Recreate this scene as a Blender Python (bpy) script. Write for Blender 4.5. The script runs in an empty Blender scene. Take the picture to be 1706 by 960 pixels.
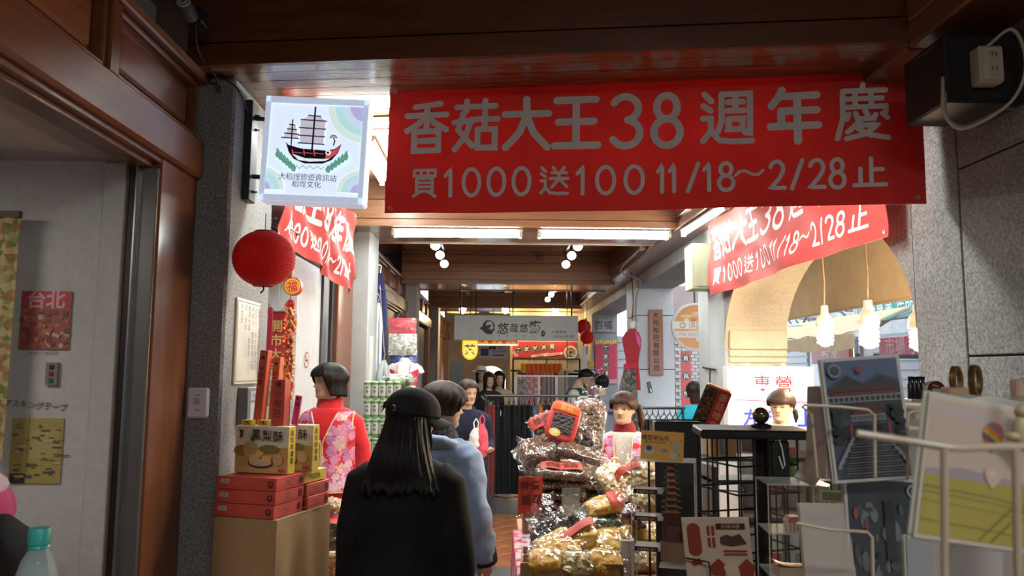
import bpy, bmesh, math, random
from math import sin, cos, pi, radians as R, sqrt, exp
from mathutils import Vector as V, Matrix, noise as NZ
random.seed(7)
SC = bpy.context.scene
COL = SC.collection

# ------------------------------------------------------------------ camera
FPX = 1280.0
cd = bpy.data.cameras.new('camera'); cam = bpy.data.objects.new('camera', cd); COL.objects.link(cam)
cd.sensor_fit = 'HORIZONTAL'; cd.sensor_width = 36.0; cd.lens = FPX / 1706 * 36.0
CAM = V((0, 0, 1.6))
PITCH, YAW, ROLL = R(6.15), R(1.12), R(0.35)
cam.matrix_world = Matrix.Translation(CAM) @ Matrix.Rotation(-YAW, 4, 'Z') @ Matrix.Rotation(R(90) + PITCH, 4, 'X') @ Matrix.Rotation(ROLL, 4, 'Z')
cd.dof.use_dof = True; cd.dof.focus_distance = 4.6; cd.dof.aperture_fstop = 10.5
cd.clip_start = 0.05
SC.camera = cam
_M3 = cam.matrix_world.to_3x3()

# ------------------------------------------------------------------ sky and exposure
SC.view_settings.view_transform = 'Standard'; SC.view_settings.look = 'None'
SC.view_settings.gamma = 1.0; SC.view_settings.use_curve_mapping = False
SC.view_settings.exposure = 0.82
w = bpy.data.worlds.new('overcast_sky'); SC.world = w; w.use_nodes = True
bg = w.node_tree.nodes['Background']
bg.inputs[0].default_value = (0.80, 0.90, 1.0, 1); bg.inputs[1].default_value = 2.4

# ------------------------------------------------------------------ geometry helpers
def at(px, py, Y):
    """world point on the plane y = Y seen at a pixel of the photograph: used to measure sizes and places"""
    d = _M3 @ V(((px - 853) / FPX, -(py - 480) / FPX, -1))
    return CAM + d * (Y / d.y)

def N(p, s=1.0, seed=0.0):
    return NZ.noise(V((p[0] * s + seed * 7.13, p[1] * s - seed * 3.7, p[2] * s + seed)))

class MB:
    """collects vertices and faces of one mesh object"""
    def __init__(s): s.v = []; s.f = []; s.m = []
    def add(s, vs, fs, mi=0):
        o = len(s.v); s.v.extend([tuple(x) for x in vs])
        s.f.extend([tuple(i + o for i in f) for f in fs]); s.m.extend([mi] * len(fs)); return s
    def box(s, c, d, mi=0, rot=None, ch=0.0):
        x, y, z = d[0] / 2, d[1] / 2, d[2] / 2
        c = V(c)
        if ch <= 0:
            vs = [V((i, j, k)) for i in (-x, x) for j in (-y, y) for k in (-z, z)]
            fs = [(0, 1, 3, 2), (4, 6, 7, 5), (0, 4, 5, 1), (2, 3, 7, 6), (0, 2, 6, 4), (1, 5, 7, 3)]
        else:
            ch = min(ch, x * .9, y * .9, z * .9)
            vs = []
            for i in (-1, 1):
                for j in (-1, 1):
                    for k in (-1, 1):
                        vs += [V((i * x, j * (y - ch), k * (z - ch))), V((i * (x - ch), j * y, k * (z - ch))), V((i * (x - ch), j * (y - ch), k * z))]
            ix = lambda i, j, k, a: (((i > 0) * 2 + (j > 0)) * 2 + (k > 0)) * 3 + a
            fs = []
            for a, q in ((0, lambda s_, u, v_: (s_, u, v_)), (1, lambda s_, u, v_: (v_, s_, u)), (2, lambda s_, u, v_: (u, v_, s_))):
                for sg in (-1, 1):
                    ring = [ix(*q(sg, u, v_), a) for u, v_ in ((-1, -1), (1, -1), (1, 1), (-1, 1))]
                    fs.append(tuple(ring if sg > 0 else ring[::-1]))
            for k in (-1, 1):
                for j in (-1, 1):
                    fs.append((ix(-1, j, k, 1), ix(1, j, k, 1), ix(1, j, k, 2), ix(-1, j, k, 2)))
                for i in (-1, 1):
                    fs.append((ix(i, -1, k, 0), ix(i, 1, k, 0), ix(i, 1, k, 2), ix(i, -1, k, 2)))
            for i in (-1, 1):
                for j in (-1, 1):
                    fs.append((ix(i, j, -1, 0), ix(i, j, 1, 0), ix(i, j, 1, 1), ix(i, j, -1, 1)))
            for i in (-1, 1):
                for j in (-1, 1):
                    for k in (-1, 1):
                        fs.append((ix(i, j, k, 0), ix(i, j, k, 1), ix(i, j, k, 2)))
        if rot is not None: vs = [rot @ q for q in vs]
        return s.add([q + c for q in vs], fs, mi)
    def bb(s, x0, x1, y0, y1, z0, z1, mi=0, ch=0.0):
        return s.box(((x0 + x1) / 2, (y0 + y1) / 2, (z0 + z1) / 2), (abs(x1 - x0), abs(y1 - y0), abs(z1 - z0)), mi, None, ch)
    def hexa(s, p, mi=0):
        """p: bottom four corners then top four"""
        return s.add(p, [(3, 2, 1, 0), (4, 5, 6, 7), (0, 1, 5, 4), (1, 2, 6, 5), (2, 3, 7, 6), (3, 0, 4, 7)], mi)
    def tube(s, pts, r, n=8, mi=0, cap=True, closed=False, ell=1.0, up=None):
        pts = [V(p) for p in pts]; L = len(pts)
        rr = r if isinstance(r, (list, tuple)) else [r] * L
        t0 = (pts[1] - pts[0]).normalized()
        ref = V(up) if up is not None else (V((0, 0, 1)) if abs(t0.z) < .9 else V((0, 1, 0)))
        a = (ref - t0 * ref.dot(t0)).normalized(); vs = []
        for i in range(L):
            if closed: t = pts[(i + 1) % L] - pts[i - 1]
            else: t = pts[min(i + 1, L - 1)] - pts[max(i - 1, 0)]
            if t.length < 1e-9: t = t0.copy()
            t.normalize(); a = a - t * a.dot(t)
            if a.length < 1e-6: a = t.orthogonal()
            a.normalize(); b = t.cross(a)
            q = rr[i]; rx, ry = (q if isinstance(q, (tuple, list)) else (q, q * ell))
            for k in range(n):
                an = 2 * pi * k / n
                vs.append(pts[i] + a * (cos(an) * ry) + b * (sin(an) * rx))
        fs = []
        for i in range(L if closed else L - 1):
            j = (i + 1) % L
            for k in range(n):
                fs.append((i * n + k, i * n + (k + 1) % n, j * n + (k + 1) % n, j * n + k))
        if cap and not closed:
            fs.append(tuple(range(n))[::-1]); fs.append(tuple((L - 1) * n + k for k in range(n)))
        return s.add(vs, fs, mi)
    def cable(s, pts, r, n=8, k=7):
        P = [V(p) for p in pts]; P = [P[0] * 2 - P[1]] + P + [P[-1] * 2 - P[-2]]; Q = []
        for a, b, c, d in zip(P, P[1:], P[2:], P[3:]):
            for i in range(k):
                t = i / k; Q.append(((b * 2) + (c - a) * t + (a * 2 - b * 5 + c * 4 - d) * t * t + (b * 3 - a - c * 3 + d) * t ** 3) * .5)
        return s.tube(Q + [P[-2]], r, n)
    def lathe(s, prof, c=(0, 0, 0), n=20, mi=0, axis='Z', sx=1, sy=1):
        c = V(c); vs = []; fs = []
        for r, z in prof:
            for k in range(n):
                an = 2 * pi * k / n; p = V((r * cos(an) * sx, r * sin(an) * sy, z))
                if axis == 'Y': p = V((p.x, -p.z, p.y))
                elif axis == 'X': p = V((p.z, p.x, p.y))
                vs.append(p + c)
        for i in range(len(prof) - 1):
            for k in range(n):
                fs.append((i * n + k, i * n + (k + 1) % n, (i + 1) * n + (k + 1) % n, (i + 1) * n + k))
        if prof[0][0] > 1e-5: fs.append(tuple(range(n))[::-1])
        if prof[-1][0] > 1e-5: fs.append(tuple((len(prof) - 1) * n + k for k in range(n)))
        return s.add(vs, fs, mi)
    def ball(s, c, r, n=14, m=9, mi=0, rot=None):
        rx, ry, rz = r if isinstance(r, (tuple, list)) else (r, r, r)
        c = V(c); vs = [V((0, 0, -rz))]; fs = []
        for i in range(1, m):
            t = -pi / 2 + pi * i / m
            for k in range(n):
                a = 2 * pi * k / n; vs.append(V((rx * cos(t) * cos(a), ry * cos(t) * sin(a), rz * sin(t))))
        vs.append(V((0, 0, rz)))
        for k in range(n): fs.append((0, 1 + (k + 1) % n, 1 + k))
        for i in range(m - 2):
            for k in range(n):
                b = 1 + i * n; fs.append((b + k, b + (k + 1) % n, b + n + (k + 1) % n, b + n + k))
        b = 1 + (m - 2) * n
        for k in range(n): fs.append((b + k, b + (k + 1) % n, len(vs) - 1))
        if rot is not None: vs = [rot @ q for q in vs]
        return s.add([q + c for q in vs], fs, mi)
    def grid(s, fn, nu, nv, mi=0, thick=0.0):
        """sheet fn(u,v) with u,v in 0..1; thick gives it a second side"""
        P = [V(fn(i / nu, j / nv)) for j in range(nv + 1) for i in range(nu + 1)]
        W = nu + 1
        fs = [(j * W + i, j * W + i + 1, (j + 1) * W + i + 1, (j + 1) * W + i) for j in range(nv) for i in range(nu)]
        if not thick: return s.add(P, fs, mi)
        nrm = []
        for j in range(nv + 1):
            for i in range(W):
                a = P[j * W + min(i + 1, nu)] - P[j * W + max(i - 1, 0)]; b = P[min(j + 1, nv) * W + i] - P[max(j - 1, 0) * W + i]
                q = a.cross(b); nrm.append(q.normalized() if q.length > 1e-12 else V((0, 0, 1)))
        n0 = len(P)
        P2 = [p - q * thick for p, q in zip(P, nrm)]
        fs2 = [tuple(n0 + i for i in f[::-1]) for f in fs]
        rim = [(i) for i in range(W)] + [j * W + nu for j in range(1, nv + 1)] + [nv * W + i for i in range(nu - 1, -1, -1)] + [j * W for j in range(nv - 1, 0, -1)]
        fs3 = [(rim[k], n0 + rim[k], n0 + rim[(k + 1) % len(rim)], rim[(k + 1) % len(rim)]) for k in range(len(rim))]
        return s.add(P + P2, fs + fs2 + fs3, mi)
    def prism(s, poly, y0, y1, mi=0):
        """polygon in xz given depth along y"""
        n = len(poly)
        vs = [(p[0], y0, p[1]) for p in poly] + [(p[0], y1, p[1]) for p in poly]
        fs = [tuple(range(n)), tuple(range(n, 2 * n))[::-1]] + [(i, n + i, n + (i + 1) % n, (i + 1) % n) for i in range(n)]
        return s.add(vs, fs, mi)
    def poly(s, poly, y=0, mi=0):
        return s.add([(p[0], y, p[1]) for p in poly], [tuple(range(len(poly)))], mi)
    def move(s, M):
        s.v = [tuple(M @ V(q)) for q in s.v]; return s
    def build(s, name, mats, parent=None, smooth=False, label=None, loc=None, rot=None, stuff=False):
        me = bpy.data.meshes.new(name); me.from_pydata(s.v, [], s.f)
        mats = mats if isinstance(mats, (list, tuple)) else [mats]
        for m in mats: me.materials.append(m)
        if len(mats) > 1: me.polygons.foreach_set('material_index', s.m)
        bm = bmesh.new(); bm.from_mesh(me); bmesh.ops.recalc_face_normals(bm, faces=bm.faces); bm.to_mesh(me); bm.free()
        if smooth:
            me.shade_smooth()
            if smooth != 'all': me.set_sharp_from_angle(angle=R(38))
        o = bpy.data.objects.new(name, me); COL.objects.link(o)
        if parent is not None: o.parent = parent
        if loc is not None: o.location = loc
        if rot is not None: o.rotation_euler = rot
        if label: o['label'] = label
        if stuff: o['kind'] = 'stuff'
        return o

def tag(o, label, cat, group=None, kind=None):
    o['label'] = label
    if cat: o['category'] = cat
    if group: o['group'] = group
    if kind: o['kind'] = kind
    return o
def thing(name, label, cat, loc=(0, 0, 0), rot=(0, 0, 0), group=None):
    o = bpy.data.objects.new(name, None); COL.objects.link(o); o.empty_display_size = .05
    o.location = loc; o.rotation_euler = rot if isinstance(rot, (tuple, list)) else (0, 0, rot)
    return tag(o, label, cat, group)
def struct(o, label=None):
    o['kind'] = 'structure'
    if label: o['label'] = label
    return o
def sgroup(name, label=None, loc=(0, 0, 0)):
    o = bpy.data.objects.new(name, None); COL.objects.link(o); o.location = loc
    return struct(o, label)
def copy_tree(o, parent=None, loc=None, rot=None, label=None):
    c = o.copy(); COL.objects.link(c)
    if parent is not None: c.parent = parent
    for ch in list(o.children): copy_tree(ch, c)
    if loc is not None: c.location = loc
    if rot is not None: c.rotation_euler = rot
    if label: c['label'] = label
    return c
def fuse(mb, voxel=.008, smooth=4, factor=.5):
    """one continuous surface from overlapping closed shapes; returns a new MB"""
    me = bpy.data.meshes.new('t'); me.from_pydata(mb.v, [], mb.f)
    bm = bmesh.new(); bm.from_mesh(me); bmesh.ops.recalc_face_normals(bm, faces=bm.faces); bm.to_mesh(me); bm.free()
    o = bpy.data.objects.new('t', me); COL.objects.link(o)
    r = o.modifiers.new('r', 'REMESH'); r.mode = 'VOXEL'; r.voxel_size = voxel
    if smooth:
        k = o.modifiers.new('s', 'SMOOTH'); k.iterations = smooth; k.factor = factor
    bpy.context.view_layer.update()
    ev = o.evaluated_get(bpy.context.evaluated_depsgraph_get()); m2 = ev.to_mesh()
    q = MB(); q.v = [tuple(v.co) for v in m2.vertices]; q.f = [tuple(p.vertices) for p in m2.polygons]; q.m = [0] * len(q.f)
    ev.to_mesh_clear(); bpy.data.objects.remove(o); bpy.data.meshes.remove(me)
    return q
def warp(mb, fn):
    mb.v = [tuple(fn(V(q))) for q in mb.v]; return mb

_tc = {}
def text_mb(body, size=1.0, bold=0.0, align='CENTER', mi=0, mb=None, M=None, space=1.0, shear=0.0):
    """flat lettering in the xz plane, centred on the origin, facing -y"""
    key = (body, bold, align, space, shear)
    if key not in _tc:
        c = bpy.data.curves.new('t', 'FONT'); c.body = body; c.align_x = align; c.align_y = 'CENTER'; c.size = 1; c.offset = bold
        c.resolution_u = 3; c.space_character = space; c.shear = shear
        o = bpy.data.objects.new('t', c); COL.objects.link(o); bpy.context.view_layer.update()
        ev = o.evaluated_get(bpy.context.evaluated_depsgraph_get()); me = ev.to_mesh()
        vs = [(v.co.x, 0, v.co.y) for v in me.vertices]; fs = [tuple(p.vertices) for p in me.polygons]
        ev.to_mesh_clear(); bpy.data.objects.remove(o); bpy.data.curves.remove(c)
        xs = [v[0] for v in vs]; zs = [v[2] for v in vs]; cz = (min(zs) + max(zs)) / 2
        cx = (min(xs) + max(xs)) / 2 if align == 'CENTER' else 0
        _tc[key] = ([(v[0] - cx, 0, v[2] - cz) for v in vs], fs)
    vs, fs = _tc[key]
    vs = [V(v) * size for v in vs]
    if M is not None: vs = [M @ v for v in vs]
    return (mb or MB()).add(vs, fs, mi)

class Print:
    """flat print on a panel: coloured shapes laid in the local xz plane, a hair apart, as one mesh"""
    def __init__(s, y=-0.0006, step=0.0003): s.mb = MB(); s.mats = []; s.y = y; s.st = step
    def _m(s, c):
        m = c if not isinstance(c, tuple) else flat(c, .6, 0, 0, .15)
        if m not in s.mats: s.mats.append(m)
        return s.mats.index(m)
    def _y(s): s.y -= s.st; return s.y
    def rect(s, cx, cz, w, h, c, a=0):
        q = [(-w / 2, -h / 2), (w / 2, -h / 2), (w / 2, h / 2), (-w / 2, h / 2)]
        ca, sa = cos(a), sin(a)
        s.mb.poly([(cx + x * ca - z * sa, cz + x * sa + z * ca) for x, z in q], s._y(), s._m(c)); return s
    def poly(s, pts, c): s.mb.poly(pts, s._y(), s._m(c)); return s
    def disc(s, cx, cz, r, c, n=24, rz=None, a0=0, a1=2 * pi):
        rz = rz or r
        pts = [(cx + r * cos(a0 + (a1 - a0) * k / n), cz + rz * sin(a0 + (a1 - a0) * k / n)) for k in range(n + (a1 - a0 < 6.2))]
        if a1 - a0 < 6.2: pts.append((cx, cz))
        s.mb.poly(pts, s._y(), s._m(c)); return s
    def ring(s, cx, cz, r0, r1, c, a0=0, a1=2 * pi, n=28):
        y = s._y(); k = n + 1
        vs = [(cx + r * cos(a0 + (a1 - a0) * i / n), y, cz + r * sin(a0 + (a1 - a0) * i / n)) for i in range(k) for r in (r0, r1)]
        s.mb.add(vs, [(2 * i, 2 * i + 1, 2 * i + 3, 2 * i + 2) for i in range(n)], s._m(c)); return s
    def line(s, pts, wd, c):
        y = s._y(); mi = s._m(c)
        stroke(s.mb, pts, wd / 2, y, mi); return s
    def text(s, body, cx, cz, size, c, bold=0.0, space=1.0, sx=1.0, shear=0, a=0, align='CENTER'):
        M = Matrix.Translation((cx, s._y(), cz)) @ Matrix.Rotation(-a, 4, 'Y') @ Matrix.Diagonal((sx, 1, 1, 1))
        text_mb(body, size, bold, align, s._m(c), s.mb, M, space, shear); return s
    def vtext(s, body, cx, ztop, size, c, bold=0.0, pitch=1.1, sx=1.0):
        for i, chh in enumerate(body):
            if chh != ' ': s.text(chh, cx, ztop - size * (.5 + pitch * i), size, c, bold, sx=sx)
        return s
    def build(s, name, parent, **k): return s.mb.build(name, s.mats, parent, **k)

def stroke(mb, pts, r, y=0, mi=0, n=5, step=None):
    """one round-ended pen stroke in the xz plane as a ribbon that can follow a bent cloth"""
    P = [V((p[0], 0, p[1])) for p in pts]
    if step:
        Q = []
        for a, b in zip(P, P[1:]):
            k = max(1, int((b - a).length / step)); Q += [a.lerp(b, i / k) for i in range(k)]
        P = Q + [P[-1]]
    y = V((0, y, 0)); vs = []; fs = []
    L = len(P); nr = []
    for i in range(L):
        t = (P[min(i + 1, L - 1)] - P[max(i - 1, 0)]); t.normalize(); nn = V((-t.z, 0, t.x))
        if 0 < i < L - 1:
            t1 = (P[i] - P[i - 1]).normalized(); c_ = max(.6, nn.dot(V((-t1.z, 0, t1.x)))); nr.append(nn / c_)
        else: nr.append(nn)
    for p, q in zip(P, nr): vs += [p + q * r + y, p - q * r + y]
    for i in range(L - 1): fs.append((2 * i, 2 * i + 1, 2 * i + 3, 2 * i + 2))
    mb.add(vs, fs, mi)
    for p, q, sg in ((P[0], nr[0], 1), (P[-1], nr[-1], -1)):
        d = V((-q.z, 0, q.x)) * sg
        mb.add([p + (q * cos(k * pi / 8) + d * sin(k * pi / 8)) * r + y for k in range(9)], [tuple(range(9))], mi)

# ------------------------------------------------------------------ materials
_mc = {}
def newmat(name):
    m = bpy.data.materials.new(name); m.use_nodes = True
    nt = m.node_tree; return m, nt, nt.nodes['Principled BSDF']
def nd(nt, t, **k):
    n = nt.nodes.new(t)
    for a, b in k.items(): setattr(n, a, b)
    return n
def sval(n, **k):
    for a, b in k.items():
        a = a.replace('_', ' ')
        n.inputs[a].default_value = b
    return n
def ramp(nt, fac, stops):
    r = nd(nt, 'ShaderNodeValToRGB'); e = r.color_ramp.elements
    while len(e) < len(stops): e.new(.5)
    for q, (p, c) in zip(e, stops): q.position = p; q.color = (*c, 1) if len(c) == 3 else c
    nt.links.new(fac, r.inputs[0]); return r.outputs[0]
def coords(nt, scale=(1, 1, 1), rot=(0, 0, 0), space='Object'):
    tc = nd(nt, 'ShaderNodeTexCoord'); mp = nd(nt, 'ShaderNodeMapping')
    mp.inputs['Scale'].default_value = scale; mp.inputs['Rotation'].default_value = rot
    nt.links.new(tc.outputs[space], mp.inputs[0]); return mp.outputs[0]
def bump(nt, b, h, strength=.2, dist=.01):
    q = nd(nt, 'ShaderNodeBump'); q.inputs['Strength'].default_value = strength; q.inputs['Distance'].default_value = dist
    nt.links.new(h, q.inputs['Height']); nt.links.new(q.outputs[0], b.inputs['Normal']); return q
def noise_tex(nt, co, scale, detail=3, rough=.55):
    n = nd(nt, 'ShaderNodeTexNoise'); n.inputs['Scale'].default_value = scale; n.inputs['Detail'].default_value = detail; n.inputs['Roughness'].default_value = rough
    if co is not None: nt.links.new(co, n.inputs['Vector'])
    return n.outputs['Fac']
def flat(c, rough=.55, metal=0.0, emit=0.0, spec=.5, name=None):
    """plain surface: a little mottling and grain so that it is not dead even"""
    key = (c, rough, metal, emit, spec)
    if key in _mc: return _mc[key]
    m, nt, b = newmat(name or 'surface')
    co = coords(nt); f = noise_tex(nt, co, 9, 3)
    col = ramp(nt, f, [(.25, tuple(x * .92 for x in c)), (.75, tuple(min(1, x * 1.05) for x in c))])
    nt.links.new(col, b.inputs['Base Color'])
    b.inputs['Roughness'].default_value = rough; b.inputs['Metallic'].default_value = metal
    b.inputs['Specular IOR Level'].default_value = spec
    if emit: nt.links.new(col, b.inputs['Emission Color']); b.inputs['Emission Strength'].default_value = emit
    _mc[key] = m; return m
def wood(name, c0, c1, axis=0, rough=.32, scale=1.0, knots=True, coat=.3):
    m, nt, b = newmat(name)
    sc = [14 * scale] * 3; sc[axis] = .9 * scale
    co = coords(nt, tuple(sc))
    oi = nd(nt, 'ShaderNodeObjectInfo'); va = nd(nt, 'ShaderNodeVectorMath', operation='ADD')
    mul = nd(nt, 'ShaderNodeVectorMath', operation='SCALE'); mul.inputs['Scale'].default_value = 37.0
    cmb = nd(nt, 'ShaderNodeCombineXYZ')
    for k in range(3): nt.links.new(oi.outputs['Random'], cmb.inputs[k])
    nt.links.new(cmb.outputs[0], mul.inputs[0]); nt.links.new(co, va.inputs[0]); nt.links.new(mul.outputs[0], va.inputs[1])
    f = noise_tex(nt, va.outputs[0], 1.6, 6, .6)
    f2 = noise_tex(nt, va.outputs[0], 7, 3, .6)
    mix = nd(nt, 'ShaderNodeMix', data_type='FLOAT'); mix.inputs[0].default_value = .35
    nt.links.new(f, mix.inputs[2]); nt.links.new(f2, mix.inputs[3])
    col = ramp(nt, mix.outputs[0], [(.3, c0), (.52, tuple((x + y) / 2 for x, y in zip(c0, c1))), (.72, c1)])
    hs = nd(nt, 'ShaderNodeHueSaturation'); mr = nd(nt, 'ShaderNodeMapRange'); mr.inputs[3].default_value = .82; mr.inputs[4].default_value = 1.16
    nt.links.new(oi.outputs['Random'], mr.inputs[0]); nt.links.new(mr.outputs[0], hs.inputs['Value']); nt.links.new(col, hs.inputs['Color'])
    nt.links.new(hs.outputs[0], b.inputs['Base Color'])
    b.inputs['Roughness'].default_value = rough; b.inputs['Coat Weight'].default_value = coat; b.inputs['Coat Roughness'].default_value = .16
    bump(nt, b, mix.outputs[0], .12, .004); return m
def speckle(name, c0, c1, scale=160, rough=.7, bumpy=.25, stain=.12):
    m, nt, b = newmat(name); co = coords(nt)
    f = noise_tex(nt, co, scale, 3, .7); g = noise_tex(nt, co, 2.2, 4)
    col = ramp(nt, f, [(.34, c0), (.62, c1)])
    mx = nd(nt, 'ShaderNodeMix', data_type='RGBA', blend_type='MULTIPLY'); mx.inputs[0].default_value = 1.0
    st = ramp(nt, g, [(.3, (1 - stain * 2, 1 - stain * 2.1, 1 - stain * 2.3)), (.65, (1, 1, 1))])
    nt.links.new(col, mx.inputs[6]); nt.links.new(st, mx.inputs[7]); nt.links.new(mx.outputs[2], b.inputs['Base Color'])
    b.inputs['Roughness'].default_value = rough
    bump(nt, b, f, bumpy, .004); return m
def cloth(name, c, c2=None, rough=.85, weave=260, fold=.25, sheen=.15):
    m, nt, b = newmat(name); co = coords(nt)
    f = noise_tex(nt, co, weave, 2); g = noise_tex(nt, co, 6, 3)
    c2 = c2 or tuple(min(1, x * 1.22 + .004) for x in c)
    mixv = nd(nt, 'ShaderNodeMix', data_type='FLOAT'); mixv.inputs[0].default_value = .5
    nt.links.new(f, mixv.inputs[2]); nt.links.new(g, mixv.inputs[3])
    nt.links.new(ramp(nt, mixv.outputs[0], [(.35, c), (.65, c2)]), b.inputs['Base Color'])
    b.inputs['Roughness'].default_value = rough; b.inputs['Sheen Weight'].default_value = sheen if sum(c) > .1 else 0; b.inputs['Specular IOR Level'].default_value = .2
    bump(nt, b, mixv.outputs[0], fold, .006); return m
def sheer(m, amount):
    """thin cloth or paper that lets light through from behind"""
    nt = m.node_tree; b = nt.nodes['Principled BSDF']; out = nt.nodes['Material Output']
    tl = nd(nt, 'ShaderNodeBsdfTranslucent'); lk = b.inputs['Base Color'].links[0].from_socket; nt.links.new(lk, tl.inputs[0])
    mx = nd(nt, 'ShaderNodeMixShader'); mx.inputs[0].default_value = amount
    nt.links.new(b.outputs[0], mx.inputs[1]); nt.links.new(tl.outputs[0], mx.inputs[2]); nt.links.new(mx.outputs[0], out.inputs[0]); return m
def floral(name, base, petals, scale=13, rough=.7, cover=.52):
    """printed flowers: scattered blossoms with petal lobes, darker hearts and some leaves"""
    m, nt, b = newmat(name); co = coords(nt)
    wob = nd(nt, 'ShaderNodeTexNoise'); wob.inputs['Scale'].default_value = scale * 2.6; wob.inputs['Detail'].default_value = 2
    nt.links.new(co, wob.inputs['Vector'])
    ad = nd(nt, 'ShaderNodeVectorMath', operation='MULTIPLY_ADD'); ad.inputs[1].default_value = (.055, .055, .055)
    nt.links.new(wob.outputs['Color'], ad.inputs[0]); nt.links.new(co, ad.inputs[2])
    vo = nd(nt, 'ShaderNodeTexVoronoi'); vo.inputs['Scale'].default_value = scale; nt.links.new(ad.outputs[0], vo.inputs['Vector'])
    v2 = nd(nt, 'ShaderNodeTexVoronoi'); v2.inputs['Scale'].default_value = scale * 5.2; nt.links.new(ad.outputs[0], v2.inputs['Vector'])
    sep = nd(nt, 'ShaderNodeSeparateColor'); nt.links.new(vo.outputs['Color'], sep.inputs[0])
    pc = ramp(nt, sep.outputs[0], [(0, petals[0]), (.35, petals[1]), (.62, petals[2]), (.9, petals[3])])
    pc.node.color_ramp.interpolation = 'CONSTANT'
    ed = ramp(nt, v2.outputs['Distance'], [(.25, (1, 1, 1)), (.75, (.72, .42, .55))])
    mu = nd(nt, 'ShaderNodeMix', data_type='RGBA', blend_type='MULTIPLY'); mu.inputs[0].default_value = .85
    nt.links.new(pc, mu.inputs[6]); nt.links.new(ed, mu.inputs[7])
    mk = ramp(nt, vo.outputs['Distance'], [(cover, (1, 1, 1)), (cover + .05, (0, 0, 0))])
    mx = nd(nt, 'ShaderNodeMix', data_type='RGBA'); mx.inputs[6].default_value = (*base, 1)
    nt.links.new(mk, mx.inputs[0]); nt.links.new(mu.outputs[2], mx.inputs[7])
    nt.links.new(mx.outputs[2], b.inputs['Base Color']); b.inputs['Roughness'].default_value = rough
    bump(nt, b, noise_tex(nt, co, 240, 2), .15, .003); return m
def film(name, tint=(1, 1, 1), gloss=.2, rough=.12, crinkle=34, strength=.9):
    """clear plastic film: see-through, with sharp highlights on its creases"""
    m, nt, b = newmat(name); co = coords(nt, (1, .4, 1)); nt.nodes.remove(b); out = nt.nodes['Material Output']
    f = noise_tex(nt, co, crinkle, 2, .5)
    tr = nd(nt, 'ShaderNodeBsdfTransparent'); gl = nd(nt, 'ShaderNodeBsdfGlossy'); gl.inputs['Color'].default_value = (*tint, 1); gl.inputs['Roughness'].default_value = rough
    lw = nd(nt, 'ShaderNodeLayerWeight'); lw.inputs[0].default_value = .35; mp = nd(nt, 'ShaderNodeMapRange'); mp.inputs[3].default_value = gloss * .7; mp.inputs[4].default_value = min(1, gloss * 2.4)
    bp_ = nd(nt, 'ShaderNodeBump'); bp_.inputs['Strength'].default_value = strength; bp_.inputs['Distance'].default_value = .02
    nt.links.new(f, bp_.inputs['Height']); nt.links.new(bp_.outputs[0], gl.inputs['Normal']); nt.links.new(bp_.outputs[0], lw.inputs['Normal'])
    nt.links.new(lw.outputs['Facing'], mp.inputs[0]); mx = nd(nt, 'ShaderNodeMixShader'); nt.links.new(mp.outputs[0], mx.inputs[0])
    nt.links.new(tr.outputs[0], mx.inputs[1]); nt.links.new(gl.outputs[0], mx.inputs[2]); nt.links.new(mx.outputs[0], out.inputs[0]); return m
def glass(name, tint=(.9, .95, .95), alpha=.16, rough=.03):
    m, nt, b = newmat(name)
    b.inputs['Base Color'].default_value = (*tint, 1); b.inputs['Roughness'].default_value = rough; b.inputs['Alpha'].default_value = alpha
    b.inputs['Specular IOR Level'].default_value = .8
    return m
def lumps(name, cols, scale=60, rough=.5, bumpy=.8):
    m, nt, b = newmat(name); co = coords(nt)
    vo = nd(nt, 'ShaderNodeTexVoronoi'); vo.inputs['Scale'].default_value = scale; nt.links.new(co, vo.inputs['Vector'])
    sep = nd(nt, 'ShaderNodeSeparateColor'); nt.links.new(vo.outputs['Color'], sep.inputs[0])
    n = len(cols); col = ramp(nt, sep.outputs[0], [(i / n, c) for i, c in enumerate(cols)])
    nt.links.new(col, b.inputs['Base Color']); b.inputs['Roughness'].default_value = rough
    inv = nd(nt, 'ShaderNodeMath', operation='SUBTRACT'); inv.inputs[0].default_value = 1; nt.links.new(vo.outputs['Distance'], inv.inputs[1])
    bump(nt, b, inv.outputs[0], bumpy, .012); return m
def glow(name, c, s):
    m, nt, b = newmat(name)
    b.inputs['Base Color'].default_value = (*c, 1); b.inputs['Emission Color'].default_value = (*c, 1); b.inputs['Emission Strength'].default_value = s
    return m

BLACK = flat((.012, .012, .013), .45); BLACKG = flat((.014, .014, .016), .22); WHITE = flat((.82, .82, .80), .5); STEEL = flat((.55, .56, .57), .3, 1.0)
DSTEEL = flat((.10, .10, .11), .4, .8); CREAM = flat((.62, .53, .40), .4); GOLD = flat((.72, .50, .16), .3, .9); RED = flat((.62, .025, .03), .5)
PAPER = flat((.83, .80, .74), .7); CARD = speckle('cardboard', (.36, .22, .10), (.43, .27, .13), 90, .8, .06, .05)
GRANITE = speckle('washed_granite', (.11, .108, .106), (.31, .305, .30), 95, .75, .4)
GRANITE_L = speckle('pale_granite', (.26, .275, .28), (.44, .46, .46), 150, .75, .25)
SKIN = None
W_DARK = wood('dark_red_wood', (.085, .026, .010), (.19, .062, .024), 0, .34)
W_FRONT = wood('shopfront_wood', (.115, .034, .011), (.235, .078, .026), 1, .33)
W_FRONTZ = wood('jamb_wood', (.12, .036, .012), (.225, .075, .026), 2, .34)
W_PLANK = wood('ceiling_plank_wood', (.14, .060, .027), (.29, .135, .062), 0, .20, coat=.9)
W_BEAM = wood('beam_board_wood', (.19, .085, .040), (.37, .185, .092), 0, .33)
W_BEAMY = wood('long_beam_wood', (.12, .047, .023), (.22, .095, .046), 1, .33)
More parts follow.
